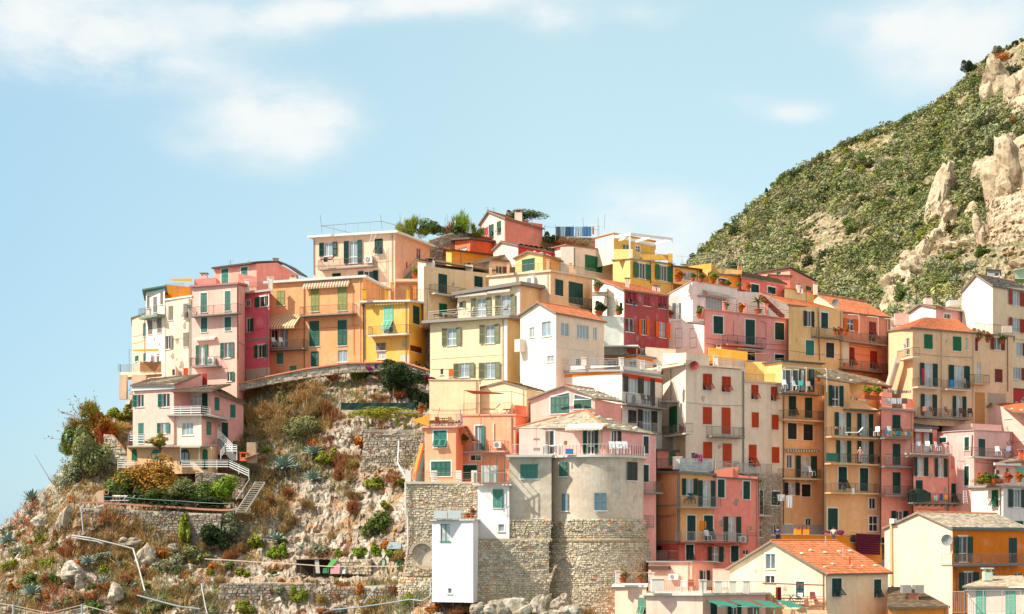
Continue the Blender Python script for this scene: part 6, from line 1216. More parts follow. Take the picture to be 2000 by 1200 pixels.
rockmesh(list(np.arange(1962, 2090, 2.5)), lambda x: float(np.interp(x, [1962,1975,2000,2090], [215,165,140,100])), 245, 50, lambda x, y: hdepth(x, y) - 7 + 8 * max(0, (1975 - x) / 13) + 9 * max(0, (y - 205) / 40), 1.2, 63, 'cliff_face', CR, back=30, edge=6, sc=.14)
# ---------------------------------------------------------------- plants
def leafm(name, color, sub=.15): return mat(name, color, .8, .12, .8, 0, attr=1, sub=sub, spec=.25)
def clump(seed, n, lobes=9, leaf=.16, flat=1.0, spiky=0):
    """leaf faces spread through a lobed unit volume (x, y, z within about -1..1)"""
    g = np.random.default_rng(seed); C_ = g.normal(size=(lobes, 3)); C_ /= np.linalg.norm(C_, axis=1)[:, None]; C_ *= g.uniform(.3, .92, (lobes, 1)); C_[:, 2] = C_[:, 2] * .85 - .05
    rad = g.uniform(.22, .55, lobes); k = g.integers(0, lobes, n); d = g.normal(size=(n, 3)); d /= np.linalg.norm(d, axis=1)[:, None]; r = g.uniform(.55, 1.08, (n, 1)) ** .6
    p = C_[k] + d * rad[k][:, None] * r; p[:, 2] *= flat
    nrm = d + g.normal(size=(n, 3)) * .55 + np.array([0, -.15, .35]); nrm /= np.linalg.norm(nrm, axis=1)[:, None]
    a = np.cross(nrm, g.normal(size=(n, 3))); a /= np.linalg.norm(a, axis=1)[:, None]; b = np.cross(nrm, a)
    if spiky: a = d * .6 + np.array([0, 0, .8]) + g.normal(size=(n, 3)) * .3; a /= np.linalg.norm(a, axis=1)[:, None]; b = np.cross(a, g.normal(size=(n, 3))); b /= np.linalg.norm(b, axis=1)[:, None]
    s = leaf * g.uniform(.6, 1.3, (n, 1)); sb = s * (.62 if not spiky else .16); s = s * (1 if not spiky else 2.2)
    V = np.stack([p - a * s, p + b * sb, p + a * s, p - b * sb], 1).reshape(-1, 3); tint = g.uniform(.7, 1.25, n)[:, None] * np.stack([g.uniform(.85, 1.2, n), np.ones(n), g.uniform(.7, 1.1, n)], 1)
    tint *= (.85 + .3 * g.random((lobes, 1)))[k]
    return V, tint
def quads_mesh(name, V, tint, m):
    n = len(V) // 4; me = bpy.data.meshes.new(name); me.vertices.add(n * 4); me.loops.add(n * 4); me.polygons.add(n)
    me.vertices.foreach_set('co', V.astype(np.float32).ravel()); me.loops.foreach_set('vertex_index', np.arange(n * 4, dtype=np.int32)); me.polygons.foreach_set('loop_start', np.arange(0, n * 4, 4, dtype=np.int32))
    me.update(calc_edges=True); at = me.color_attributes.new('tint', 'FLOAT_COLOR', 'CORNER'); c = np.repeat(np.concatenate([tint, np.ones((n, 1))], 1), 4, axis=0); at.data.foreach_set('color', c.astype(np.float32).ravel()); me.materials.append(m); return me
PC = dict(dark='#384a28', green='#627638', olive='#858858', yg='#88902c', bright='#7d962c', dry='#aa8f64', tan='#b08a58', rust='#a8704a', orange='#c07028', grey='#8f9478', straw='#b8a060', lime='#8f9442', ha='#a0a47c', hb='#8c9260', hc='#a0a062', hd='#7c8458', he='#a39c80', mag='#b02a80', oak='#555a38', berry='#a87a2a', red='#c05a30')
PW = dict(dark='dense dark green', green='leafy mid-green', olive='grey-olive', yg='yellow-green', bright='bright green', dry='dry brownish', tan='tan dried', rust='rust-brown', orange='orange', grey='silvery grey-green', straw='straw-coloured', lime='lime', ha='pale', hb='mid', hc='light', hd='deep', he='dry', mag='magenta flowering', oak='dark oak-like', berry='orange-berried', red='red-leaved')
CM = {}
def cmesh(kind, var, n, leaf, spiky):
    k = (kind, var, n, leaf, spiky)
    if k not in CM: V, t = clump(100 + var * 7, n, 13 + 2 * var, leaf, 1, spiky); CM[k] = quads_mesh('foliage', V, t, leafm('leaf_' + kind, PC[kind]))
    return CM[k]
def bush(x, y, rx, ry, kind, where, Y=None, n=None, group=None, name='bush', off=.8, cat='bush', spiky=None, label=None):
    Y = Y or depth(x, y) - off; c = W(x, y, Y); sx = rx / FPX * Y * 1.18; sz = ry / FPX * Y * 1.18; big = max(rx, ry); n = n or (3200 if big > 28 else 1500 if big > 15 else 700)
    leaf = .16 / max(.7, min(2.6, sx / 1.1)) ; leaf = round(max(.045, leaf), 3)
    if spiky is None: spiky = kind in ('dry', 'tan', 'straw', 'rust') 
    leaf = round(leaf, 2); o = link(name, cmesh(kind, random.randrange(4), n, max(.05, leaf), int(spiky)), None, loc=c, rot=(0, 0, random.uniform(0, 6.28)), scale=(sx, (sx + sz) * .5, sz))
    return tag(o, label or (PW[kind] + ' ' + where), cat, group)
def tree(x, y, rx, ry, kind, y_ground, label, Y=None, off=1.5, n=3200, name='tree', cat='tree', lean=0):
    Y = Y or depth(x, y_ground) - off; g = W(x + lean, y_ground, Y); c = W(x, y, Y); r = root(name, tuple(g), label, cat); b = MB(); rr = random.Random(int(x + y)); sx = rx / FPX * Y * 1.12; sz = ry / FPX * Y * 1.2
    fork = g.lerp(c, .55); b.bar(g - Vector((0,0,.3)), fork, .05 + .05 * sx, 7, .03 + .04 * sx)
    for i in range(7):
        q = c + Vector((rr.uniform(-.7, .7) * sx, rr.uniform(-.5, .5) * sx, rr.uniform(-.3, .7) * sz)); b.bar(fork, q, .03 + .02 * sx, 5, .012)
    part('trunk', b, mat('bark', '#6a5846', .95, .2, 3, .02), r)
    o = link('crown', cmesh(kind, random.randrange(4), n, round(max(.05, .15 / max(.8, sx / 1.1)), 2), 0), r, loc=c - Vector(g), scale=(sx, sx * .8, sz)); return r
# the seaward thicket
tree(163,880,42,52,'olive',935,'tall ragged olive-green tree on the seaward edge of the cliff', off=1, n=4200); tree(160,842,26,32,'green',900,'upper green crown rising above the ragged seaward tree',off=1.2)
tree(185,815,26,26,'berry',870,'orange and green shrub tree at the top of the seaward thicket',off=1); bush(150,922,44,32,'grey','scrub under the ragged seaward tree',n=3200); bush(205,905,24,28,'dry','brush between seaward tree and stepped wall')
bush(148,838,24,20,'straw','feathery grass head leaning over the sea',Y=185,spiky=1); bush(135,872,16,18,'yg','feathery growth low on the seaward thicket',Y=184.5,spiky=1); bush(172,800,20,16,'yg','feathery tips at the top of the seaward thicket',Y=185,spiky=1); bush(188,905,30,34,'olive','shrub mass between thicket and shed',n=3200)
b = bush(198,858,6,34,'red','creeper hanging in a strip beside the stepped stone wall',name='creeper',cat='creeper',off=2)
r = MB(); rr = random.Random(4)
for i in range(34):
    p = W(175 + rr.uniform(-25,22), 850 + rr.uniform(-30,30), 184); q = p + Vector((rr.uniform(-3.6,.2), rr.uniform(-.5,.5), rr.uniform(.9,3.4))); m_ = p.lerp(q,.5) + Vector((0,0,.35)); r.bar(p, m_, .035, 3, .025); r.bar(m_, q, .025, 3, .01)
    for k in range(9):
        t = m_.lerp(q, .2 + k*.1) + Vector((rr.uniform(-.2,.2), rr.uniform(-.2,.2), rr.uniform(-.15,.15))); e = Vector((rr.uniform(-.25,.25), rr.uniform(-.2,.2), rr.uniform(-.1,.25))); r.quad(t, t+e*.5+Vector((.05,0,.06)), t+e, t+e*.5-Vector((.05,0,.06)))
single('giant_reed', r, leafm('leaf_reed', '#b07a3a'), 'feathery orange-brown reeds leaning out over the sea', 'reeds')
b = MB(); b.bar(W(102,945,181), W(68,888,183), .05, 5, .02); single('fishing_pole', b, paint('#5a5650'), 'thin dark pole slanting out from the cliff edge', 'pole')
bush(236,806,26,17,'yg','bush beside the top storey of the villa',off=1); bush(226,832,26,13,'straw','grass tuft under the yellow-green bush',off=2); bush(214,838,14,14,'orange','shrub above the stepped wall',off=2)
tree(300,925,56,36,'berry',975,'wide orange-berried tree in front of the villa basement',Y=177.4,n=5200); tree(236,948,34,26,'green',985,'green shrub tree above the sun loungers',Y=177.2); bush(290,966,36,18,'green','round bush in the middle of the garden',Y=176.2,n=3200); bush(355,957,38,22,'olive','feathery bush at the garden centre',Y=176.4,n=3200)
bush(395,962,30,20,'green','bush filling the garden corner by the railing',Y=175.8,n=3200); bush(268,975,22,12,'dark','dark shrub beside the loungers',Y=175.9); bush(330,978,52,13,'dark','low hedge behind the garden railing',Y=175.6); bush(410,982,36,10,'dark','low planting at the right end of the garden railing',Y=175.5); tree(432,958,32,26,'bright',985,'lime-green tree beside the steep garden stair',Y=176,n=3400)
tree(313,862,24,8,'straw',905,'spreading orange palm-like tree against the white bay',Y=179.4,n=1500); bush(313,860,15,14,'yg','upright centre tuft of the palm-like tree',Y=179.3,spiky=1)
bush(450,1026,32,26,'grey','dome bush at the right end of the garden wall',n=3200,off=2.2); bush(360,1030,10,28,'yg','ivy hanging down the garden wall',Y=173.4,name='ivy',cat='ivy'); bush(205,1012,18,9,'rust','ivy on the left part of the garden wall',Y=173.6,name='ivy',cat='ivy'); bush(420,1050,22,24,'dark','ivy in the shaded corner below the dome bush',Y=172.5,name='ivy',cat='ivy')
B_ = [(374,1080,32,22,'olive','bush below the dry stone garden wall'),(325,1108,27,22,'grey','round bush left of the path railing'),(502,1061,18,14,'yg','shrub below the steep garden stair'),(544,1077,18,17,'bright','bush beside the upright agave'),(472,1120,15,10,'yg','shrub growing through the path railing'),(477,1184,18,13,'yg','shrub on the lower rubble wall'),
 (134,1178,20,13,'olive','cushion bush at the bottom edge'),(186,1184,17,11,'green','cushion bush near the bottom net'),(137,1072,22,18,'rust','brush above the large outcrop'),(143,1110,17,14,'red','shrub on the face of the outcrop'),(316,1080,13,11,'orange','tuft beside the leaning grey slab'),(300,1123,11,8,'orange','tuft above the grey pipe'),(364,1126,15,9,'rust','tuft under the path railing end'),
 (547,752,42,26,'dry','thicket under the lane wall'),(505,768,26,26,'rust','thicket left of the brown slope thicket'),(600,778,42,28,'tan','thicket high on the brown slope'),(545,806,52,34,'tan','thicket in the middle of the brown slope'),(620,806,32,28,'dry','thicket beside the bare rock'),(536,836,44,24,'dry','thicket at the left foot of the brown slope'),(590,842,42,26,'olive','thicket at the centre foot of the brown slope'),(500,812,26,28,'tan','thicket against the villa wall'),
 (560,780,24,16,'olive','patch inside the brown slope'),(640,812,16,26,'rust','brush along the bare rock edge'),(646,732,12,14,'rust','tuft on the rock under the lane'),(467,764,16,13,'yg','bush at the villa roof end'),
 (725,727,26,18,'dark','bush under the bougainvillea'),(700,735,16,14,'yg','tuft left of the big dark bush'),(772,752,32,20,'green','bush below the big dark bush'),(812,735,27,28,'green','bush at the right of the big dark bush'),(820,782,22,24,'dark','bush beside the cream blank wall'),(790,775,28,8,'orange','dried row of garden plants above the green net'),(740,776,22,7,'tan','dried row of bean poles above the green net'),
 (640,892,21,18,'yg','gorse between two agaves'),(667,906,21,22,'rust','gorse right of the yellow one'),(682,932,13,11,'dry','tuft on the cliff under the gorse'),(705,860,10,12,'orange','bush at the stone wall corner'),(732,942,17,12,'yg','bush below the dry stone wall'),(767,934,26,14,'rust','brush along the foot of the dry stone wall'),(792,868,11,9,'rust','tuft growing in the dry stone wall'),(738,872,9,8,'rust','second tuft growing in the dry stone wall'),(790,945,14,9,'yg','bush near the first terrace pillar'),
 (744,1022,26,22,'green','leaning shrub on the bare cliff'),(722,1032,18,14,'olive','lower half of the leaning shrub'),(660,1080,9,9,'bright','round bush first on the small path garden'),(705,1078,17,11,'bright','round bush second on the small path garden'),(732,1073,13,14,'bright','taller round bush on the path garden'),(767,1078,13,10,'bright','round bush next to the solar panel'),(625,1075,24,14,'grey','bush above the dark shelter'),
 (797,1172,8,13,'yg','bush by the small pier wall'),(582,1161,14,18,'yg','ivy on the lower rubble wall'),(550,1154,13,11,'grey','bush on the lower rubble wall'),(665,1150,24,13,'rust','heath below the lawn path'),(708,1152,24,13,'orange','heath right of the first heath patch'),(629,1172,9,10,'straw','round tuft at the lower rubble wall'),(660,1166,10,10,'rust','round tuft near the slanting pipe'),
 (139,980,12,11,'orange','tuft at the corner post of the garden railing'),(58,1080,16,13,'olive','bush low on the seaward slope'),(62,1130,16,12,'green','bush above the big agave'),(18,1105,13,11,'yg','bush at the left edge'),(90,1130,11,10,'rust','tuft left of the outcrop'),(115,1038,9,8,'rust','tuft in the crag cleft'),(96,1098,14,10,'yg','bush on the seaward slope beside dry grass'),(28,1148,14,10,'orange','tuft near the left edge'),
 (250,1130,16,10,'rust','tuft beside the white bent pipe'),(420,1108,16,9,'orange','grass under the path railing'),(200,1090,22,10,'grey','patch between the agaves'),(450,1085,18,14,'rust','brush left of the upright agave'),(400,1068,14,18,'dry','brush at the wall end'),(650,1050,14,12,'dry','brush on the bare cliff'),(600,985,14,10,'dry','tuft in the middle of the bare cliff'),(690,990,12,14,'rust','tuft on the bare cliff face'),(560,1015,18,22,'dry','brush left of the bare cliff'),(510,990,16,16,'tan','brush beside the garden stair'),(480,905,10,16,'olive','bush below the brick barbecue'),(525,935,14,16,'dry','tuft left of the large agave'),
 (560,960,14,10,'rust','tuft below the large agave'),(690,970,16,12,'dry','tuft above the bare cliff face'),(750,985,10,8,'yg','tuft above the leaning shrub'),(468,878,14,16,'olive','small tree-like bush at the villa corner'),(855,955,14,7,'olive','weed on the arch retaining wall'),(900,960,9,7,'olive','weed by the white tower house'),(853,990,7,5,'bright','small weed on the wall ledge'),(930,1190,12,8,'dry','grass at the rocks under the white house'),(893,1196,18,10,'rust','grass below the narrow white house'),(845,1190,14,9,'orange','tuft on the rocks below the narrow white house'),
 (1150,1196,14,8,'dry','grass at the tower foot'),(1240,1196,22,8,'yg','grass beside the pink terrace house'),(640,1196,22,8,'rust','brush at the bottom edge'),(720,1196,24,8,'dry','brush at the bottom edge below the hose'),(300,1190,20,10,'olive','bush at the bottom edge near the grey pipe'),(240,1195,18,8,'dry','brush at the bottom edge beside the square rock')]
for t in B_: bush(*t)
tree(770,728,52,30,'dark',770,'big dark evergreen shrub crowning the cliff below the lane',off=2.2,n=5200)
for x, y in ((722,719),(735,716),(832,737),(845,741)): bush(x,y,8,5,'mag','bougainvillea spilling over the lane wall',off=4,name='bougainvillea',cat='bougainvillea',group='bougainvillea tufts')
gb = random.Random(31)
for i in range(150):
    x, y = (gb.uniform(5, 430), gb.uniform(1030, 1195)) if i % 3 else (gb.uniform(440, 800), gb.uniform(860, 1195))
    if y < topf(x) + 12 or (150 < x < 440 and 985 < y < 1085) or (560 < x < 790 and 930 < y < 1060) or (x > 790): continue
    k = gb.choice(['olive', 'grey', 'yg', 'rust', 'dry', 'orange', 'tan', 'green', 'straw', 'grey']); r_ = gb.uniform(5, 13)
    bush(x, y, r_, r_ * gb.uniform(.7, 1), k, '', label=PW[k] + ' tuft scattered over the lower cliff', group=PW[k] + ' tufts on the lower cliff')
# vine on its frame, green net
r = root('vine_pergola', tuple(W(750,815,181)), 'yellow-green vine trailing over a wire frame on the cliff terrace', 'vine')
b = MB(); b.path([W(690,805,181.6), W(815,806,179.4)], .03); [b.bar(W(x,806,181), W(x,846,181), .03) for x in (692,752,812)]; part('frame', b, paint('#8f877c'), r)
V, t = clump(77, 4200, 26, .05, 1); V[:, 0] *= 1.15; o = link('foliage', quads_mesh('foliage', V, t, leafm('leaf_vine', '#a0a030')), r, loc=W(752,806,180.4) - Vector(r.location), scale=(3.5,.9,.65))
for x, dy in ((718,14),(790,16),(774,8)): link('hanging_shoot', cmesh('yg', 1, 700, .1, 0), r, loc=W(x,812+dy,180.2) - Vector(r.location), scale=(.28,.28,.9))
b = MB(); 
for i in range(12): 
    x0, x1 = 666 + i*12, 666 + (i+1)*12; z = .06*(i%2); b.hexa([W(x0,801,182.2-z), W(x1,801,182.2-.06+z), W(x1,801,182.4), W(x0,801,182.4), W(x0,787,182.2+z), W(x1,787,182.2+.06-z), W(x1,787,182.5), W(x0,787,182.5)])
single('shade_net', b, mat('net_green', '#24403a', .9, .2, 1, .02), 'dark green shade netting stretched along the vegetable terrace', 'netting')
# agaves: each leaf a part of the big ones
AG = mat('agave_leaf', '#93a79c', .6, .15, 1.5, .01); AG2 = mat('agave_leaf_pale', '#a3ad92', .6, .15, 1.5, .01)
def agleaf():
    b = MB(); n = 5; prev = None
    for i in range(n + 1):
        t = i / n; w = .075 * (1 - t) ** .7 * (1 + t); z = t - .25 * t * t; y = -.25 * t * t; a = (-w, y - w * .3, z); c = (w, y - w * .3, z); m = (0, y + w * .35, z)
        if prev: b.quad(prev[0], prev[2], m, a); b.quad(prev[2], prev[1], c, m)
        prev = (a, c, m)
    return b
AGM = {}
def agave(x, y, r, label, Y=None, pale=False, parts=True, n=30, group=None):
    Y = Y or depth(x, y) - 1.2; R_ = 1.25 * r / FPX * Y; m = AG2 if pale else AG; c = W(x, y + r * .35, Y)
    if pale not in AGM: AGM[pale] = agleaf().mesh('leaf', m)
    rr = random.Random(int(x * 3 + y)); L = []
    for i in range(n):
        az = i * 2.39996; el = .25 + 1.25 * ((i + .5) / n) ** .8; L.append((az + rr.uniform(-.1,.1), math.pi/2 - el, rr.uniform(.85, 1.15)))
    if parts:
        o = root('agave', tuple(c), label, 'agave', group)
        for az, ti, s in L: link('leaf', AGM[pale], o, rot=(ti * 1.0, 0, az), scale=(R_*1.5, R_*1.3*s, R_*1.3*s))
        return o
    b = MB()
    for az, ti, s in L:
        M = Matrix.Rotation(az, 4, 'Z') @ Matrix.Rotation(ti, 4, 'X'); k = len(b.v); g = agleaf(); b.v += [tuple(c + M @ (Vector(v) * R_ * 1.3 * s)) for v in g.v]; b.f += [tuple(j + k for j in f) for f in g.f]; b.t += g.t
    return single('agave', b, m, label, 'agave', group, base=tuple(c))
agave(553,908,25,'largest silvery agave in the middle of the cliff'); agave(610,932,18,'star-shaped agave right of the largest one'); agave(612,882,18,'agave above the star-shaped one'); agave(541,1052,17,'upright agave below the garden stair',n=18); agave(62,1157,21,'big agave at the bottom corner of the slope'); agave(128,940,15,'agave under the ragged seaward tree'); agave(62,973,20,'topmost agave on the seaward ridge'); agave(15,1057,22,'agave cluster at the left edge')
agave(172,1097,17,'agave right of the large outcrop')
for x, y, r_, lb in ((58,1002,13,'small agave under the topmost ridge agave'),(20,1031,12,'agave where the ridge meets the sky'),(42,1020,10,'tiny agave between two on the ridge'),(236,1101,10,'little blue agave above the bent pipe'),(202,1132,10,'little agave beside an orange tuft'),(108,1182,14,'agave near the net at the bottom'),(580,912,12,'small agave between the two largest'),(588,1070,8,'small agave near the bright bush'),(210,1085,9,'small pale agave near the outcrop'),(35,1075,14,'agave below the left edge cluster')): agave(x, y, r_, lb, parts=False, n=20)
for i, (x, y, r_) in enumerate(((1728,598,16),(1748,606,13),(1790,590,15),(1885,520,12),(1905,535,14),(1868,545,13),(1775,585,12),(1850,515,10),(1930,300,10),(1895,548,10),(1812,520,9),(1822,505,8))): agave(x, y, r_, 'pale agave on the rocky slope above the roofs', Y=hdepth(x, y) - 7, pale=True, parts=False, n=18, group='agaves above the roofs')
# dry scrub and grass all over the cliff, too many to count
def scatter(n, xr, yr, depf, seed, kinds, size, thr=.45, off=.2, nleaf=26, leaf=.32, toplim=None, dens=None, spiky=1, name='dry_scrub'):
    g = np.random.default_rng(seed); got = {k: [] for k in kinds}; ks = list(kinds); tmpl = [clump(500 + i, nleaf, 4, leaf, 1, spiky) for i in range(6)]; cnt = 0; tries = 0
    while cnt < n and tries < n * 12:
        tries += 1; x = g.uniform(*xr); y = g.uniform(*yr)
        if toplim and y < toplim(x) + 3: continue
        D = depf(x, y); p = np.array([(x - 1000) / FPX * D, D, CZ + (HZ - y) / FPX * D])
        v = float(fbm(p * .16, 3, seed)) 
        if dens: v = v + dens(x, y)
        if v < thr: continue
        kk = float(fbm(p * .11 + 40, 2, seed + 5)); k = ks[min(len(ks) - 1, int(max(0, min(.999, (kk - .28) / .44 + g.uniform(-.22, .22))) * len(ks)))]
        V, t = tmpl[g.integers(6)]; s = size * g.uniform(.4, 1.4); a = g.uniform(0, 6.28); ca, sa = math.cos(a), math.sin(a)
        Vr = np.stack([V[:, 0]*ca - V[:, 1]*sa, V[:, 0]*sa + V[:, 1]*ca, V[:, 2] * g.uniform(.7, 1.1)], 1) * s + p - np.array([0, off, 0]); got[k].append((Vr, t * g.uniform(.72, 1.25))); cnt += 1
    for k, L in got.items():
        if L: o = link(name, quads_mesh(name, np.concatenate([a for a, _ in L]), np.concatenate([b for _, b in L]), leafm('leaf_' + k, PC[k])), kind='stuff')
def cd(x, y):
    d = 0
    if 560 < x < 790 and 930 < y < 1060: d -= .14
    if 640 < x < 720 and 730 < y < 850: d -= .12
    if x < 330 and y > 1040: d += .07
    if 460 < x < 650 and 750 < y < 880: d += .2
    if y > 1135: d += .03
    return d
scatter(4300, (-30, 850), (735, 1215), depth, 21, ['tan', 'straw', 'dry', 'grey', 'olive', 'straw', 'rust'], .75, .465, .5, 34, .2, topf, cd)
scatter(1000, (-30, 860), (735, 1215), depth, 22, ['rust', 'tan', 'yg', 'grey', 'olive', 'orange', 'straw'], .45, .3, .5, 20, .26, topf, None)
# ---------------------------------------------------------------- scrub on the big hill
def hd(x, y):
    d = .055; sp = np.interp(y, [100, 350, 600], [1935, 1865, 1760])
    if x > sp: d -= .27
    for (cx, cy, rx, ry, s) in ((1620,460,45,50,-.3),(1600,440,30,30,-.2),(1450,455,30,22,-.14),(1700,285,45,12,-.3),(1880,95,20,10,-.1),(1560,500,20,30,-.1),(1930,270,60,90,.36),(1910,400,30,55,.4),(1860,240,40,60,.2),(1975,160,25,25,.2),(1850,560,50,40,.1),(1700,470,20,20,-.1),(1790,420,15,15,-.12)):
        d += s * math.exp(-((x - cx) / rx) ** 2 - ((y - cy) / ry) ** 2)
    return d
scatter(7200, (1262, 2080), (50, 640), hdepth, 31, ['ha', 'hb', 'hd', 'he', 'hc', 'hb', 'hd'], 2.1, .47, 1.0, 100, .135, htop, hd, 0, 'hill_scrub')
scatter(4200, (1262, 2080), (60, 640), hdepth, 33, ['dry', 'ha', 'he', 'straw', 'hc'], 1.1, .3, .3, 34, .16, htop, None, 0, 'low_scrub')
def hb(x, y, r, kind, label, group=None, ry=None): return bush(x, y, r, ry or r, kind, '', Y=hdepth(x, y) - 3, n=1500, name='hillside_bush', cat='bush', spiky=0, label=label, group=group)
g_ = random.Random(12); cnt = 0
for i in range(1500):
    if cnt >= 230: break
    x = g_.uniform(1350, 2010); y = g_.uniform(60, 620)
    if y < htop(x) + 2 or g_.random() > .5 + hd(x, y) * 2: continue
    k = g_.choice(['green','olive','dark','grey','green','oak','yg'] if not (x > 1860 and 200 < y < 480) else ['oak','dark','oak','olive'])
    hb(x, y, g_.uniform(8, 19), k, PW[k] + ' bush among the scrub of the big hill', PW[k] + ' bushes on the big hill'); cnt += 1
for x in range(1345, 2000, 13):
    k = g_.choice(['olive','dark','green','grey']); r_ = g_.uniform(4, 10)
    if not 1680 < x < 1900: hb(x, htop(x) + 3, r_, k, PW[k] + ' bush on the skyline of the big hill', PW[k] + ' bushes on the skyline')
tree(1888,128,16,13,'dark',152,'lone wind-blown tree on the skyline of the hill',Y=395); tree(1948,96,12,8,'grey',110,'second small tree on the skyline near the top corner',Y=395); hb(1960,112,0.1+24,'orange','autumn-orange bush high on the hill',None,12); hb(1970,145,24,'oak','large dark bush below the orange one'); hb(1858,215,24,'dark','large blue-green bush in the vineyard slope'); hb(1912,405,32,'oak','biggest dark oak in the rocky part of the hill'); hb(1945,300,34,'oak','wide dark thicket on the crest of the crags'); hb(1930,245,30,'oak','upper half of the dark thicket'); hb(1885,300,22,'oak','dark thicket beside the pale rock rib')
hb(1548,345,16,'dark','dark round bush on the lower skyline'); hb(1560,540,30,'green','big bush directly above the salmon roof',None,22); hb(1985,240,10,'orange','small orange bush beside the upper crag'); hb(1850,560,42,'olive','broad scrubby bush behind the pink bungalow',None,34); hb(1820,580,24,'olive','thorny bush above the bungalow chimney'); hb(1870,530,12,'yg','small lime bush above the scrubby one')
# vineyard rows on the upper slope
b = []; g2 = np.random.default_rng(5); tm = [clump(900 + i, 34, 4, .22, 1, 0) for i in range(4)]
for row in range(9):
    for x in np.arange(1672, 1905, 2.2):
        y = htop(x) + 3 + row * 5.5 + g2.uniform(-1, 1)
        if g2.random() < .12 + row * .03: continue
        D = hdepth(x, y) - 1.5; p = np.array([(x-1000)/FPX*D, D, CZ + (HZ-y)/FPX*D]); V, t = tm[g2.integers(4)]; b.append((V * .55 + p, t * np.array([1.15, 1.1, .6]) * g2.uniform(.8, 1.2)))
link('vineyard', quads_mesh('vineyard', np.concatenate([a for a, _ in b]), np.concatenate([t for _, t in b]), leafm('leaf_vineyard', '#8f9a2c')), kind='stuff')
# roof garden on the hilltop
flatwall([(838,470,520,214),(880,455,515,215),(935,455,500,217)], 'rough stone terrace wall below the hilltop roof garden', m=STONED, size=(.5,.3)); flatwall([(1058,462,500,222),(1120,462,500,222),(1168,466,500,222)], 'stone wall under the hilltop laundry line', m=STONED, size=(.5,.3))
RG = [(788,442,8,14,'yg','spiky palm first in the roof garden row'),(805,440,8,16,'yg','spiky palm second in the roof garden row'),(845,442,26,14,'green','vine canopy over the roof garden terrace'),(828,448,16,10,'yg','climber left of the vine canopy'),(904,432,13,20,'bright','tall bright shrub in the roof garden'),(893,448,14,12,'green','low bush under the tall bright shrub'),(880,445,12,12,'rust','potted brown shrub of the roof garden'),(932,448,10,12,'yg','bush touching the white gable'),(862,490,16,20,'dry','ivy on the rough terrace wall'),(850,500,12,12,'yg','bush at the foot of the terrace wall'),
 (1025,415,30,10,'green','low pine crown behind the hilltop roof'),(1000,414,12,8,'olive','bush behind the hilltop chimney'),(1075,462,14,12,'green','bush at the end of the laundry line'),(1100,470,20,9,'rust','brush along the laundry wall'),(1135,472,24,8,'dry','brush under the blue towels'),(1070,475,14,9,'dry','brush beside the coral wall')]
for t in RG: bush(t[0], t[1] + 4, t[2] * 1.15, t[3] * 1.05, *t[4:], Y=216 if t[0] < 945 else 221, spiky=int(t[4] in ('yg', 'bright', 'dry', 'rust')))
for i, x in enumerate((783,790,803,810,820,868,875,897,912,922,945,990,1040,1168,1180,1140)):
    b = MB(); b.bar(W(x,448,217), W(x + (i%3-1)*2, 418 + (i*7)%14, 217), .03); single('garden_stake', b, paint('#8f8070'), 'thin bare stake standing among roof garden plants', 'stake', 'stakes in the roof garden')
# ---------------------------------------------------------------- things people have put out
def cloth(x0, y0, x1, y1, Y, color, label, cat='laundry', name='laundry', group=None, n=5):
    b = MB(); m = mat('cloth_' + color, color, .9, .08, 2, 0, sub=.35)
    for i in range(n):
        a = x0 + (x1-x0)*i/n; c = x0 + (x1-x0)*(i+1)/n; d = .07*(i%2); e = .07*((i+1)%2); P = [W(a,y1,Y+d), W(c,y1,Y+e), W(c,y0,Y+e*.3), W(a,y0,Y+d*.3)]; b.hexa([P[0],P[1],P[1]+Vector((0,.02,0)),P[0]+Vector((0,.02,0)),P[3],P[2],P[2]+Vector((0,.02,0)),P[3]+Vector((0,.02,0))])
    return single(name, b, m, label, cat, group)
b = MB(); b.path([W(1062,443,220), W(1110,446,220), W(1170,449,220)], .02); [b.bar(W(x,440,220), W(x,470,220), .04) for x in (1064,1085,1120,1145,1168)]; single('clothes_line', b, paint('#8a8480'), 'sagging clothes line on posts along the hilltop', 'clothes line')
for x0, x1, c, lb in ((1086,1094,'#5f6a72','dark grey towel first on the hilltop line'),(1094,1105,'#a8c4d4','pale blue sheet beside the dark grey towel'),(1105,1113,'#4a6a84','slate blue cloth between pale sheets'),(1113,1121,'#4f86b8','bright blue towel on the hilltop line'),(1123,1136,'#c4d8e0','palest wide sheet in the middle of the line'),(1137,1146,'#5f9ac8','sky blue towel next to the palest sheet'),(1146,1155,'#6aa0cc','last blue towel on the hilltop line'),(1157,1160,'#d4763a','narrow orange cloth at the line end')): cloth(x0,443,x1,462 if c != '#d4763a' else 458,219.9,c,lb)
for i, (x, y) in enumerate(((889,430),(918,428))):
    b = MB(); p = W(x,456,215.5); q = W(x,y,215.5); b.bar(p, q, .03); b.bar(q - Vector((0,0,1.9)), q, .26, 8, .04); single('folded_parasol', b, mat('cloth_cream','#e6ded0',.9,.05,2,0), ('folded cream parasol left of the bright shrub','folded cream parasol right of the bright shrub')[i], 'parasol')
def pot(x, y, Y, r=.22, plant='green', label='', kind='flower_pot', h=.38, ps=1.6):
    c = W(x, y, Y); o = root(kind, tuple(c), label, 'potted plant'); b = MB(); b.bar(c, c + Vector((0,0,h)), r*.75, 10, r, caps=True); b.bar(c + Vector((0,0,h)), c + Vector((0,0,h+.06)), r*1.12, 10, caps=True); part('pot', b, mat('clay','#b8582c',.85,.1,3,0), o)
    if plant: link('plant', cmesh(plant, 1, 700, .2, 0), o, loc=(0,0,h + r*ps*.8), scale=(r*ps, r*ps, r*ps))
    return o
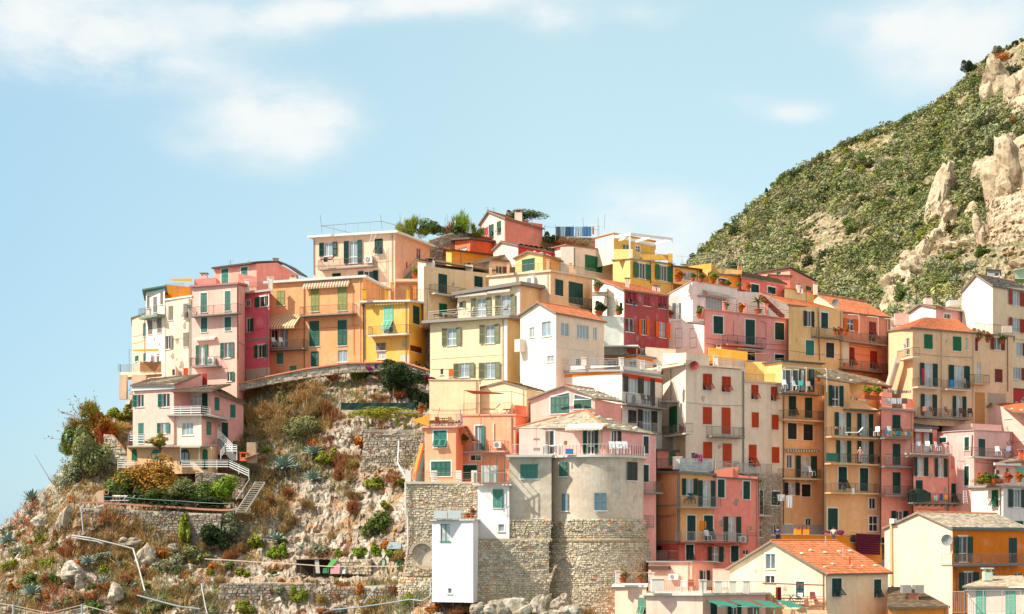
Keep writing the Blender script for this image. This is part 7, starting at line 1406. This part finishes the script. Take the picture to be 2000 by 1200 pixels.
for x, y, Y, r_, pl, lb in ((1325,550,196.6,.45,'orange','wide terracotta bowl with orange flowers on the white parapet'),(1353,549,197,.25,'green','small pot beside the orange flower bowl'),(1369,551,198,.3,'green','second small pot on the white parapet'),(1392,553,200,.42,'yg','large terracotta pot on the amber ledge'),(1408,562,203,.25,'rust','first low pot on the amber ledge'),(1420,564,203.6,.3,'green','trough-like pot on the amber ledge'),(1441,567,205,.28,'yg','pot near the rose-red house corner'),(1461,569,206,.28,'orange','last pot under the rose-red house window'),
    (1481,612,189,.45,'','terracotta tub of the small palm on the pink terrace'),(1447,610,188.4,.28,'orange','small flower pot on the pink terrace'),(1418,605,187.6,.2,'green','pot by the terrace doors behind the pink post'),(1170,616,186.5,.5,'dark','large potted tree on the mint-white terrace'),(1208,616,186.3,.3,'green','cactus pot at the terrace corner'),(1166,569,187.9,.4,'olive','terracotta trough on the upper shelf'),
    (810,542,199,.35,'yg','yellow plant in a pot on the peach landing'),(1368,622,192.6,.45,'green','pink tub with bamboo on the white veranda'),(1310,622,194.8,.25,'rust','small red pot at the left of the white veranda'),(1640,655,191.8,.25,'red','red flowers on the ochre balcony shelf'),(1630,654,191.6,.2,'green','herb pot on the ochre balcony shelf'),(1652,655,192.4,.22,'orange','second flower pot on the ochre shelf'),
    (906,869,166.6,.3,'green','terracotta pot by the glazed salmon balcony door'),(853,1013,151.6,.25,'','empty terracotta pot on the white house roof'),(913,1012,151.1,.28,'','clay pot cluster left of the corner on the white roof'),(922,1012,151,.25,'rust','clay pot with dry plant at the white roof corner'),(1217,1138,147.5,.35,'dry','round clay pot on the low pink terrace'),(1250,1138,147.2,.28,'dry','dark pot in the corner of the low pink terrace'),
    (1907,668,194.4,.5,'dry','large clay jar on the tan roof terrace'),(1925,670,195,.45,'rust','second clay jar on the tan roof terrace'),(1955,672,196,.35,'green','pot with shrub by the tan terrace parapet'),(1693,775,180.5,.36,'yg','bright green bush in the high balcony planter'),(1712,775,181.5,.36,'yg','second bright bush in the high balcony planter'),(1597,745,181.6,.3,'green','pot on the grey railed top balcony'),
    (1915,944,173,.3,'orange','flower pot at the left of the lilac terrace'),(1928,944,172.6,.3,'green','leafy pot on the lilac terrace'),(1942,944,172.2,.28,'green','second leafy pot on the lilac terrace'),(1968,943,172,.3,'red','red flowering pot on the lilac terrace'),(1990,942,172.6,.3,'orange','flower pot at the right of the lilac terrace'),(1245,843,176.3,.25,'red','pink cyclamen on the recessed balcony'),(1330,847,176,.2,'red','red pot on the green door balcony') ,(822,808,168,.3,'rust','row of terracotta troughs by the cream wall')): pot(x, y, Y, r_, pl, lb)
# small palm on the pink terrace
c = W(1481,606,189); o = root('potted_palm', tuple(c), 'small fan palm in a tub on the pink terrace', 'palm'); b = MB(); b.bar(c, c + Vector((0,0,1.0)), .12, 7, .16); part('trunk', b, MATS['bark'], o)
m_ = leafm('leaf_palm', '#7a7a2c'); lf = agleaf().mesh('frond', m_)
for i in range(26): link('frond', lf, o, loc=(0,0,1.0), rot=(random.uniform(.5,1.7), 0, i*2.4), scale=(1.0,1.3,1.25))
b = MB()
for i in range(9): b.bar(W(1212+i*.3,614,186.0), W(1211+i*.5,592,186.0), .05)
single('cactus', b, paint('#5f8a5c'), 'upright cactus column at the mint-white terrace corner', 'cactus')
# furniture
def chair(x, y, Y, color, label, rz=0, s=1.0, group=None, name='chair'):
    c = W(x, y, Y); o = root(name, tuple(c), label, 'chair', group); o.rotation_euler = (0,0,rz); m = paint(color); L = []
    def p(nm, f): g = MB(); f(g); link(nm, g.mesh(nm, m), o)
    p('seat', lambda g: g.box(-.24*s,.24*s,-.24*s,.24*s,.42*s,.46*s)); p('backrest', lambda g: g.hexa([(-.24*s,.22*s,.46*s),(.24*s,.22*s,.46*s),(.24*s,.26*s,.46*s),(-.24*s,.26*s,.46*s),(-.22*s,.36*s,.98*s),(.22*s,.36*s,.98*s),(.22*s,.4*s,.98*s),(-.22*s,.4*s,.98*s)]))
    for sx in (-1,1):
        for sy in (-1,1): p('leg', lambda g: g.bar((sx*.21*s,sy*.21*s,.43*s),(sx*.24*s,sy*.26*s,0),.025*s))
    return o
def table(x, y, Y, color, label, r=.4, h=.72):
    c = W(x, y, Y); o = root('table', tuple(c), label, 'table'); b = MB(); b.bar(c + Vector((0,0,h)), c + Vector((0,0,h+.04)), r, 12, caps=True); part('table_top', b, paint(color), o); b = MB()
    for a in (.8,2.3,3.9,5.4): b.bar(c + Vector((math.cos(a)*r*.7,math.sin(a)*r*.7,0)), c + Vector((-math.cos(a)*r*.4,-math.sin(a)*r*.4,h)), .025)
    part('table_legs', b, paint(color), o); return o
def lounger(x, y, Y, color, label, rz=0):
    c = W(x, y, Y); o = root('sun_lounger', tuple(c), label, 'sun lounger'); o.rotation_euler = (0,0,rz)
    def p(nm, f, m): g = MB(); f(g); link(nm, g.mesh(nm, m), o)
    m = paint(color); p('mattress', lambda g: g.box(-.9,.45,-.3,.3,.3,.38), m); p('backrest', lambda g: g.hexa([(.45,-.3,.3),(.5,-.3,.38),(.5,.3,.38),(.45,.3,.3),(1.0,-.3,.85),(.95,-.3,.92),(.95,.3,.92),(1.0,.3,.85)]), m)
    for sx in (-.8,.7):
        for sy in (-.26,.26): p('leg', lambda g: g.bar((sx,sy,.3),(sx,sy,0),.025), m)
    return o
lounger(232,984,175.6,'#e6e6e4','white sun lounger with raised back beside the green shed door',0); lounger(246,984,175.4,'#ecebe6','white sun lounger nearer the garden shrubs',.1)
for x, lb in ((228,'small sunshade over the first white lounger'),(243,'small sunshade over the second white lounger')):
    b = MB(); b.hexa([W(x-9,970,175.8),W(x+7,970,175.5),W(x+9,969,176.4),W(x-7,969,176.6),W(x-9,968.5,175.8),W(x+7,968.5,175.5),W(x+9,967.5,176.4),W(x-7,967.5,176.6)]); b.bar(W(x+6,970,176),W(x+6,984,176),.03); single('lounger_shade', b, mat('cloth_cream','#e6ded0',.9,.05,2,0), lb, 'sunshade')
h = House('S', [(346,177.4),(445,176.2),(520,176.8)], [(346,60),(398,-5),(445,-8),(520,-8)], 100, '#8f7a66', 'tiny stone garden shed with dark green door behind the loungers', name='garden_shed', cat='shed', colors=['#a08a74','#85705e'], depth_=2); h.win(455,0,512,78,'c','dg',None,'door'); h.wall()
b = MB(); c = W(208,961,175.6); 
for i in range(12): b.bar(c + Vector((math.cos(i/12*6.283)*.22,0,math.sin(i/12*6.283)*.3)), c + Vector((math.cos((i+1)/12*6.283)*.22,0,math.sin((i+1)/12*6.283)*.3)), .06)
single('hose_coil', b, paint('#c9884c'), 'orange hose coil hanging on the garden shed', 'hose')
# terrace of the pale yellow house
for x, y, Y, rz, lb in ((900,615,184.6,1.2,'cream folding chair first on the yellow house terrace'),(918,616,184.2,-1.4,'cream folding chair right of the first bistro table'),(955,613,183.8,1.3,'brown folding chair by the open terrace door'),(987,612,182.8,-1.2,'brown folding chair near the terrace corner')): chair(x, y, Y, '#e2d8c4' if x < 930 else '#7a5844', lb, rz)
table(909,616,184.4,'#d9c8a8','small bistro table between cream folding chairs'); table(970,613,183.2,'#7a5844','small dark bistro table near the terrace corner'); lounger(862,621,185.2,'#5f564e','dark sun lounger at the left end of the yellow house terrace',0); lounger(880,620,184.8,'#dcd6ca','pale sun lounger beside the dark one',.2)
for x, y, Y, c, lb in ((1198,887,155.4,'#f0f0ec','white folding chair first of three on the tower terrace'),(1211,887,155.6,'#f0f0ec','white folding chair second of three on the tower terrace'),(1223,887,156,'#f0f0ec','white folding chair third of three on the tower terrace')): chair(x, y, Y, c, lb, .3, 1.25)
cloth(1091,872,1096,888,155.7,'#ecebe6','long white towel left of the terrace shirts'); cloth(1082+0,871,1088,884,155.9,'#e9e6e0','white cloth next to the brown terrace door'); cloth(1101,861,1108,870,155.5,'#e8e2da','white shirt on the tower terrace line'); cloth(1094+9,861,1099+9,868,155.4,'#e6b52c','yellow cloth on the tower terrace line')
b = MB(); p = W(1112,887,155.6); b.box(p.x-.38,p.x+.38,155.5,155.9,p.z,p.z+.5); single('crate', b, paint('#3f86b8'), 'bright blue plastic crate on the tower terrace', 'crate')
b = MB(); p = W(1048,881,156.6); b.bar(p, p + Vector((0,0,2.2)), .03); b.box(p.x-.3,p.x+.35,156.4,156.7,p.z,p.z+.3); b.box(p.x-.3,p.x+.3,156.4,156.7,p.z+1.0,p.z+1.2); single('drying_rack', b, paint('#a89890'), 'tall rack with baskets at the left of the tower terrace', 'rack')
for x, y, Y, lb in ((848,833,164.6,'first'),(),(),()) if False else (): pass
table(866,832,165.2,'#8f6a4c','rectangular brown table on the peach roof terrace',.5); chair(856,833,165,'#a8442c','red chair beside the brown table on the peach roof terrace',.4); chair(888,832,165.4,'#c4a88c','light chair on the peach roof terrace near the stair',-.6); chair(880,833,165.6,'#b58a64','tan chair on the peach roof terrace',.2)
b = MB(); p = W(850,835,165.4); b.bar(p, W(859,796,165.4), .03); 
single('parasol_pole', b, paint('#8a4a30'), 'bare rust-red parasol pole on the peach roof terrace', 'pole')
b = MB(); A_, B_2, C_2 = W(804,822,168), W(840,811,167), W(838,833,164.6); b.prism([A_, B_2, C_2], (0,0,.05)); b.bar(W(832,832,166),W(832,815,166),.03); single('sun_sail', b, mat('cloth_gold','#e09a30',.9,.05,1,0,sub=.4), 'triangular mustard sun sail beside the peach roof terrace', 'sun sail')
b = MB(); p, q = W(902,825,166.2), W(898,800,166.2); b.bar(p, q, .16, 7, .05); single('folded_parasol', b, paint('#a8a4b0'), 'folded grey-lilac parasol at the stair head', 'parasol')
lounger(958,806,168.6,'#8a8680','grey reclining chair on the pergola terrace',0); table(990,808,168,'#5a4a42','dark low table with white cushions on the pergola terrace',.45,.4)
for x, y, Y, c, lb in ((1259,790,170.6,'#5a4e48','dark chair on the white house balcony beside the air conditioner'),(1272,792,171.4,'#5a4e48','second dark chair on the white house balcony'),(1530+3,760,181,'#ecebe8','white chair at the left of the grey railed balcony'),(1555,762,181.4,'#ecebe8','white armchair in the middle of the grey railed balcony'),(1565,762,181.8,'#3fa8a8','turquoise-cushioned chair on the grey railed balcony'),(1580,763,182.4,'#b8aca0','tan chair on the grey railed balcony'),(1712,852,181,'#f0efea','white garden chair at the right of the upper yellow balcony'),(1741,851,182,'#e9e6e0','white folding chair behind the bunting'),
    (1586,930,180.6,'#c4ccd0','pale chair with towel on the awning balcony'),(1572,931,180.4,'#3f4a4a','dark chair on the awning balcony'),(1343,984,167.2,'#4a4e50','grey armchair on the first amber house balcony'),(1358,984,167.4,'#4a4a4c','second grey armchair on the first amber house balcony'),(1383,1056,167.6,'#e6e6e2','white plastic chair under the orange board'),(1813,880,183.8,'#efeee8','white terrace chair on the salmon balcony'),(1833,881,184.2,'#efeee8','second white terrace chair on the salmon balcony'),
    (1950,890,184.8,'#e6e8ee','white armchair on the pale pink terrace'),(1968,890,185.6,'#6f7a8a','grey-blue armchair on the pale pink terrace'),(1882,757,192,'#b8a894','wicker chair with towels on the tan house balcony'),(1803,812,188,'#8a4a34','first red-brown chair on the long tan balcony'),(1822,812,189,'#8a4a34','second red-brown chair on the long tan balcony'),(1852,812,190,'#a86a4c','third chair on the long tan balcony'),(1880,815,191,'#7a3428','dark red chair on the long tan balcony'),(1895,815,192,'#5a3a30','last dark chair on the long tan balcony'),
    (1352,1156,145.4,'#b5562c','terracotta chair first from the terrace pillars'),(1385,1158,145,'#8a6a54','brown chair between terrace pillars'),(1414,1158,145.6,'#c9c4bc','grey folding chair near the last pillar'),(1335,1112+45,145.2,'#e6e2da','white slatted chair by the rail of the pink terrace'),(1589,1180,146.4,'#8f4a4a','dusty red chair on the open red-railed terrace'),(1560,1182,146.8,'#e2ddd4','pale chair on the open red-railed terrace'),(1772,690,190,'#e0dcd4','little white chair on the tan house landing'),(1280,580,198,'#ecebe8','white wicker chair on the white roof terrace')): chair(x, y, Y, c, lb, random.uniform(-.8,.8), 1.1)
lounger(1668,851,180.4,'#f0efea','white deckchair on the upper yellow balcony',0); lounger(1343,903,168.8,'#3f3c3c','black sun lounger behind the glass rail',0); chair(1357,903,169.2,'#3a3a3c','black armchair behind the glass rail',.3); lounger(640,510+2,203.4,'#4a4644','dark lounger on the peach house balcony',0)
for x, y, Y, lb in ((536,675,193.6,'left'),(550,675,193.2,'right')): chair(x, y, Y, '#d8d8d0', 'pale garden chair on the awning balcony, %s of the door' % lb, .5)
cloth(1355,868+20,1372,903,168.6,'#c4588a','bright pink towel over the terrace chair behind the grey rail'); cloth(1519,966,1533,979,176,'#e6e6e6','white net curtain blowing out of the yellow house window',n=3); cloth(1532+4,968,1548,992,175.8,'#ecebea','long white sheet hanging below the balcony corbels')
for i, (x, c) in enumerate(((1729,'#dfe6ee'),(1741,'#eeeef0'),(1752,'#e2e6ea'),(1762,'#8f6a64'))): cloth(x,778,x+10,789,182.3,c,('first white cloth on the brick-pink roof rail','second whiter cloth on the brick-pink roof rail','third pale cloth on the brick-pink roof rail','dark striped cloth on the brick-pink roof rail')[i])
cloth(1664,954,1669,966,177.4,'#e8e6e4','white rag hanging on the lowest yellow balcony rail'); cloth(1790,863,1799,871,182.2,'#eef0f2','white towel on the salmon balcony rail',n=3); cloth(1824,968,1831,978,182.6,'#c8dcd4','mint towel on the long brick-pink balcony'); cloth(1835,965,1842,977,182.8,'#3f5a9a','blue patterned cloth on the long brick-pink balcony'); cloth(1844,967,1851,976,183,'#e0a84c','yellow cloth on the long brick-pink balcony'); cloth(1706+8,892,1719,905,179,'#2a2628','black garment at the end of the middle yellow balcony rail')
cloth(1515,1147,1519,1172,146.6,'#d98a2c','orange towel on the barbecue terrace'); cloth(1519,1147,1526,1173,146.5,'#8a1f4a','crimson towel on the barbecue terrace'); cloth(1801,720,1806,745,187.4,'#c8344c','red and white flag cloth on the tan balcony'); cloth(1855,742,1863,757,188.6,'#2f8ac4','bright blue bag hanging on the tan balcony'); cloth(1298-0,640,1300,650,190,'#e8e6e0','towel on veranda',n=2) if False else None
cloth(670+550,500,0,0,1,'#000000','x') if False else None
cloth(1237,595,1241,600,186.5,'#3f6aa8','small blue cloth under the propped maroon shutters',n=2); cloth(632,503,640,512,203.6,'#4a6a8a','blue cloth over the lounger on the peach balcony',n=3); cloth(793,512,796,524,200,'#c42a34','narrow red flag on the peach landing',n=2)
def bunting(x0, y0, x1, y1, Y0, Y1, n, label, sag=3, s=5):
    r = root('bunting', tuple(W(x0, y0, Y0)), label, 'bunting'); g = random.Random(int(x0)); line = MB(); cols = ['#e8e4da','#3fb0c8','#e0b43a','#d8442c','#ece6dc','#78c0c8','#e07a3a']; P = []
    for i in range(n + 1): t = i/n; P.append(W(x0 + (x1-x0)*t, y0 + (y1-y0)*t + sag*math.sin(math.pi*t), Y0 + (Y1-Y0)*t))
    line.path(P, .012, 3); part('string', line, paint('#8a8480'), r)
    for a, c in zip(P, P[1:]):
        col = g.choice(cols); b = MB(); k = Vector((0,0,-s/FPX*Y0)); d = Vector((0,.02,0)); q0, q1 = a.lerp(c,.1), a.lerp(c,.9); b.hexa([q0+k*g.uniform(.8,1.2),q1+k,q1+k+d,q0+k+d,q0,q1,q1+d,q0+d]); part('pennant', b, mat('cloth_'+col, col, .9, .08, 2, 0, sub=.35), r)
bunting(1693,755,1780,763,181.5,184,24,'multicoloured bunting across the top of the brick-pink house'); bunting(1718,839,1784,844,180.5,182.5,11,'coloured paper flags on the top brick-pink balcony',1,7); bunting(1627,832,1646,834,177.4,178,6,'short string of flags on the upper yellow balcony',1,4); bunting(1660,775,1695,780,178.6,180,9,'red and white pennants along the high planter balcony',1,4)
# bench balcony planter and furniture
b = MB(); a_, c_ = W(1685,779,180.2), W(1718,782,182.2); b.hexa(slat(a_, c_, .45, .5)); single('planter_box', b, mat('clay','#b8582c',.85,.1,3,0), 'long terracotta planter box on the high yellow balcony', 'planter')
b = MB(); p = W(1625,901,178); b.box(p.x-.6,p.x+.6,177.8,178.4,p.z,p.z+.85); single('storage_box', b, paint('#24584a'), 'dark green storage box hanging on the middle yellow balcony', 'box')
b = MB(); c = W(1797,980,182.6); b.box(c.x-1.25,c.x+1.1,182.2,183.2,c.z,c.z+1.0); boulder(b, c + Vector((-.1,.5,1.0)), (1.2,.5,.45), random.Random(2)); single('covered_furniture', b, mat('tarp','#20352c',.9,.2,1,.02), 'dark green tarpaulin over furniture on the long brick-pink balcony', 'tarpaulin')
b = MB()
for i in range(5): b.box(0,0,0,0,0,0) if False else None
def stepladder(x, y, Y, label):
    c = W(x, y, Y); r = root('stepladder', tuple(c), label, 'ladder'); b = MB(); 
    for s_ in (-.22,.22): b.bar(c + Vector((s_,0,0)), c + Vector((s_*.6,.35,1.5)), .03); b.bar(c + Vector((s_,.8,0)), c + Vector((s_*.6,.35,1.5)), .025)
    part('frame', b, paint('#d8e2dc'), r); b = MB()
    for k in range(5): t = (k+.7)/5.2; b.box(c.x-.2,c.x+.2,c.y+.35*t-.08,c.y+.35*t+.08,c.z+1.5*t,c.z+1.5*t+.04)
    part('step', b, paint('#d8e2dc'), r)
stepladder(1886,984,183.6,'white stepladder at the end of the long brick-pink balcony')
# things by the cliff path
def board(x0,y0,x1,y1,Y,color,label,lean=.5,cat='board',tilt=0):
    a = W(x0,y1,Y); b_ = W(x1,y1,Y); h_ = W(x0,y0,Y).z - a.z; b = MB(); P = [a,b_,b_+Vector((tilt,lean,h_)),a+Vector((tilt,lean,h_))]; b.hexa([P[0],P[1],P[1]+Vector((0,.05,0)),P[0]+Vector((0,.05,0)),P[3],P[2],P[2]+Vector((0,.05,0)),P[3]+Vector((0,.05,0))]); return single('board', b, paint(color), label, cat)
board(617,1090,625,1120,166.8,'#b8b0a8','tall grey plank leaning at the dark shelter',.4,tilt=-.2); board(637,1092,648,1108,166.6,'#5aa84c','slanting green panel beside the shelter',.4,tilt=.6); board(645,1102,663,1121,166.4,'#d88a94','pink square panel leaning on the low wall'); board(630,1110,642,1120,166.6,'#2f6a44','dark green plastic sheet under the green panel'); board(758,1098,762,1128,166,'#e2b884','narrow tan plank leaning on the path garden',.3,tilt=.4); board(668,1112,674,1121,166.5,'#a8c8c0','small mint board by the pink panel')
b = MB(); p = W(600,1120,168); 
b.box(p.x-1.2,p.x+2.2,168.6,169.6,p.z,p.z+1.4); single('shelter', b, mat('dark_wood','#3a322a',.95,.2,2,.02), 'low dark open shelter among boards on the path', 'shelter'); b = MB(); b.hexa(slat(W(576,1094,167.8), W(655,1091,167.8), .08, 1.6)); single('shelter_roof_sheet', b, paint('#8a7a66'), 'flat grey sheet roofing the low shelter', 'roof sheet')  # shelter body is one solid box in very dark brown
b = MB(); b.hexa([W(755,1073,167.5),W(783,1073,167.3),W(784,1061,168.6),W(760,1060,168.8)]+[W(755,1072,167.5),W(783,1072,167.3),W(784,1060,168.6),W(760,1059,168.8)]); single('glass_sheet', b, GLASS['b'], 'tilted glass cold frame above the bright bushes', 'cold frame')
for x, y, lb in ((749,1100,'green hose bundle hanging on the low stone wall'),(780,1103,'second green hose bundle by the ochre railing')):
    b = MB(); c = W(x,y,166.6)
    for k in range(3):
        for i in range(10): b.bar(c + Vector((math.cos(i*.628)*(.18+.05*k),.05*k,math.sin(i*.628)*(.4+.05*k))), c + Vector((math.cos((i+1)*.628)*(.18+.05*k),.05*k,math.sin((i+1)*.628)*(.4+.05*k))), .035, 4)
    single('hose_bundle', b, paint('#2a8a5a'), lb, 'hose')
b = MB(); b.hexa([W(655,1134,165.2),W(775,1136,164),W(775,1132,167.6),W(655,1127,168.8)]+[W(655,1133,165.2),W(775,1135,164),W(775,1131,167.6),W(655,1126,168.8)]); o = link('lawn', b.mesh('lawn', mat('grass','#7f8a30',.95,.3,3,.03)), kind='stuff')
h_ = MB(); p = W(477,896,181); h_.box(p.x-.4,p.x+.4,180.4,181.2,p.z-.3,p.z+.1); h_.box(p.x-.4,p.x-.25,180.4,181.2,p.z+.1,p.z+.55); h_.box(p.x+.25,p.x+.4,180.4,181.2,p.z+.1,p.z+.55); h_.box(p.x-.45,p.x+.45,180.35,181.25,p.z+.55,p.z+.68); single('barbecue', h_, wallm('#d0603c'), 'orange brick barbecue niche beside the villa stair', 'barbecue')
b = MB(); p = W(492,900,181.5); b.box(p.x-.5,p.x+.5,181,182,p.z-.3,p.z+2.0); b.hexa(slat(W(478,896,180.6), W(505,887,180.6), .08, .9)); single('stone_hut', b, wallm('#a8957c'), 'small grey hut with slanting lid behind the barbecue', 'hut')
# rope net at the bottom edge
for i, x in enumerate((26,160)):
    b = MB(); p = W(x,1180,158); b.bar(W(x,1205,158), p, .1, 8, caps=True); single('net_post', b, paint('#b0b4b4'), ('white post of the rope fence at the left','white post of the rope fence further right')[i], 'post')
b = MB(); b.path([W(-10,1178,159), W(26,1183,158), W(95,1198,157.6), W(160,1182,158), W(240,1203,157.4)], .04); b.path([W(26,1188,158), W(95,1203,157.6), W(160,1188,158)], .03); single('rope_fence', b, paint('#c4b59c'), 'sagging pale ropes between white posts in the bottom corner', 'rope fence')
b = MB()
for x in (12,30,50,72): b.bar(W(x,1205,161), W(x,1155 + x*.1,161), .04)
for y in (1165,1180,1192): b.bar(W(8,y,161), W(78,y-2,161), .03)
single('rusty_rack', b, paint('#8a4a38'), 'rusty iron frame standing in the bottom left corner', 'frame')
# pergola awnings in front of the pink terrace house
for i, (x0, x1) in enumerate(((1385,1425),(1432,1470),(1477,1512),(1520,1552))):
    b = MB(); b.hexa([W(x0+20,1184+i*.6,139.6),W(x1+20,1186+i*.6,138.6),W(x1-10,1175,143.5),W(x0-5,1173,144)]+[W(x0+20,1183+i*.6,139.6),W(x1+20,1185+i*.6,138.6),W(x1-10,1174,143.5),W(x0-5,1172,144)])
    single('slatted_awning', b, mat('cloth_teal','#3f8a78',.8,.1,2,0,sub=.2), 'strip of teal pergola awning, ' + ('leftmost','second from the wall','third from the wall','rightmost')[i], 'awning')
b = MB()
for x in (1478,1512,1545,1575): b.bar(W(x,1186,139.2), W(x,1215,139.2), .05)
b.bar(W(1400,1184,139.6), W(1580,1187,138.8), .04); single('pergola_frame', b, paint('#7fc0a0'), 'pale green steel frame carrying the teal awning strips', 'pergola')
table(1545,1178,146.6,'#9aa8a8','long laid table with glasses on the open terrace',.8)
b = MB(); p = W(902,1016,150.8); b.box(p.x-1.3,p.x-.1,151,152,W(0,1013,151).z,W(0,1013,151).z+.75); b.box(p.x-2.6,p.x-1.35,151,152,W(0,1013,151).z,W(0,1013,151).z+.7); single('white_tank', b, paint('#dcdcd8'), 'boxy white tanks on the narrow white house roof', 'tank')
b = MB(); z = W(0,942,155).z; b.box(wx(940,155.6), wx(972,155.6), 155.4, 156.5, z, z+1.6); single('covered_table', b, mat('cloth_cream','#e6ded0',.9,.05,2,0), 'white draped table inside the glazed pergola', 'table')
b = MB(); b.hexa([W(1620,1043,167),W(1645,1045,166.5),W(1650,1040,167.5),W(1605,1038,168)]+[W(1620,1040,167),W(1645,1042,166.5),W(1646,1036,167.5),W(1608,1037,168)]); single('folded_parasol', b, mat('cloth_maroon','#5c1030',.9,.1,3,0), 'folded purple parasol lying along the orange parapet', 'parasol')
# vines on flower terrace (lilac house)
bush(1925,938,26,8,'yg','row of mixed terrace plants on the lilac house',Y=173.2,n=1500); bush(1945,940,20,7,'rust','row of dried terrace flowers on the lilac house',Y=172.4,n=1500)
# ---------------------------------------------------------------- people
def person(x, y, Y, hgt, shirt, legs, hair, skin, label, back=False, rz=0, arms='rail'):
    c = W(x, y, Y); r = root('person', tuple(c), label, 'person'); s = hgt / 1.7; r.rotation_euler = (0,0,rz)
    def skinned(nm, V, E, Rr, m, sub=1):
        me = bpy.data.meshes.new(nm); me.from_pydata([tuple(Vector(v)*s) for v in V], E, []); o = link(nm, me, r)
        sm_ = o.modifiers.new('skin', 'SKIN'); ss = o.modifiers.new('sub', 'SUBSURF'); ss.levels = ss.render_levels = sub
        for v, q in zip(me.skin_vertices[0].data, Rr): v.radius = (q*s, q*s)
        me.skin_vertices[0].data[0].use_root = True; me.materials.append(m); return o
    hand = [(-.36,-.3,1.02),(.34,-.32,1.0)] if arms == 'rail' else [(-.3,-.05,.8),(.3,-.05,.8)]
    V = [(0,0,.95),(0,.01,1.2),(0,.01,1.42),(0,0,1.5),(0,-.02,1.6),(0,-.02,1.68),(-.17,.01,1.4),(-.28,-.02,1.16),hand[0],(.17,.01,1.4),(.28,-.02,1.16),hand[1],(-.09,0,.9),(-.1,-.03,.5),(-.11,0,.06),(-.12,-.12,.04),(.09,0,.9),(.1,-.03,.5),(.11,0,.06),(.12,-.12,.04)]
    E = [(0,1),(1,2),(2,3),(3,4),(4,5),(2,6),(6,7),(7,8),(2,9),(9,10),(10,11),(0,12),(12,13),(13,14),(14,15),(0,16),(16,17),(17,18),(18,19)]
    skinned('body', V, E, [.13,.14,.15,.06,.095,.08,.06,.045,.032,.06,.045,.032,.09,.06,.045,.035,.09,.06,.045,.035], mat('skin_'+skin, skin, .6, .03, 3, 0))
    skinned('shirt', [(0,0,1.0),(0,.01,1.2),(0,.01,1.4),(-.18,.01,1.4),(-.27,-.02,1.2),(.18,.01,1.4),(.27,-.02,1.2)], [(0,1),(1,2),(2,3),(3,4),(2,5),(5,6)], [.155,.165,.16,.08,.07,.08,.07], paint(shirt,.9))
    skinned('trousers', [(0,0,.97),(-.09,0,.9),(-.1,-.03,.5),(-.11,0,.15),(.09,0,.9),(.1,-.03,.5),(.11,0,.15)], [(0,1),(1,2),(2,3),(0,4),(4,5),(5,6)], [.15,.1,.075,.065,.1,.075,.065], paint(legs,.9))
    b = MB(); boulder(b, (0,.025*s,1.64*s), (.1*s,.11*s,.115*s), random.Random(1), 10); link('hair', b.mesh('hair', paint(hair,.9), True), r)
    f = MB(); boulder(f, (0,-.115*s,1.60*s), (.018*s,.03*s,.03*s), random.Random(2), 6); link('nose', f.mesh('nose', MATS['skin_'+skin], True), r)
    return r
person(1680,903,178.9,1.6,'#d08a8a','#a88a84','#d8ccc0','#c9957a','elderly person in a pink top leaning on the middle yellow balcony rail')
person(1519,1062,172,1.7,'#1f4a9a','#2a2e3c','#241c18','#c08a68','person in a blue top standing beside the orange parapet',arms='down',rz=2.8)
person(1628,1062,156,1.55,'#d8d4d0','#5a5a62','#5a3a28','#c9957a','person in white with brown hair behind the orange tiled roof',arms='down',rz=2.9)
# aerials, wires
for i,(x,y0,y1,Y) in enumerate(((1332,498,560,214),(1395,505,540,214),(1170,440,470,220))):
    b = MB(); b.bar(W(x,y1,Y), W(x,y0,Y), .025); b.bar(W(x-12,y0+2,Y), W(x+12,y0+4,Y), .015,3); single('aerial', b, paint('#9a9690'), ('thin aerial above the brown verandah roof','aerial over the amber parapet','aerial at the end of the laundry wall')[i], 'aerial')
for (a_, c_, lb) in (((1282,680,185),(1502,690,183),'orange cable strung over the beige house roof'),((1176,578,186),(1330,600,193),'black cable crossing the mint-white wall'),((1460,690,182),(1530,700,183),'yellow cable beside the pale yellow terrace wall')):
    b = MB(); p, q = W(*a_), W(*c_); P = [p.lerp(q,t/8) - Vector((0,0,.35*math.sin(math.pi*t/8))) for t in range(9)]; b.path(P, .025, 3); single('cable', b, paint('#5a4a42' if 'black' in lb else '#d9904c'), lb, 'cable')
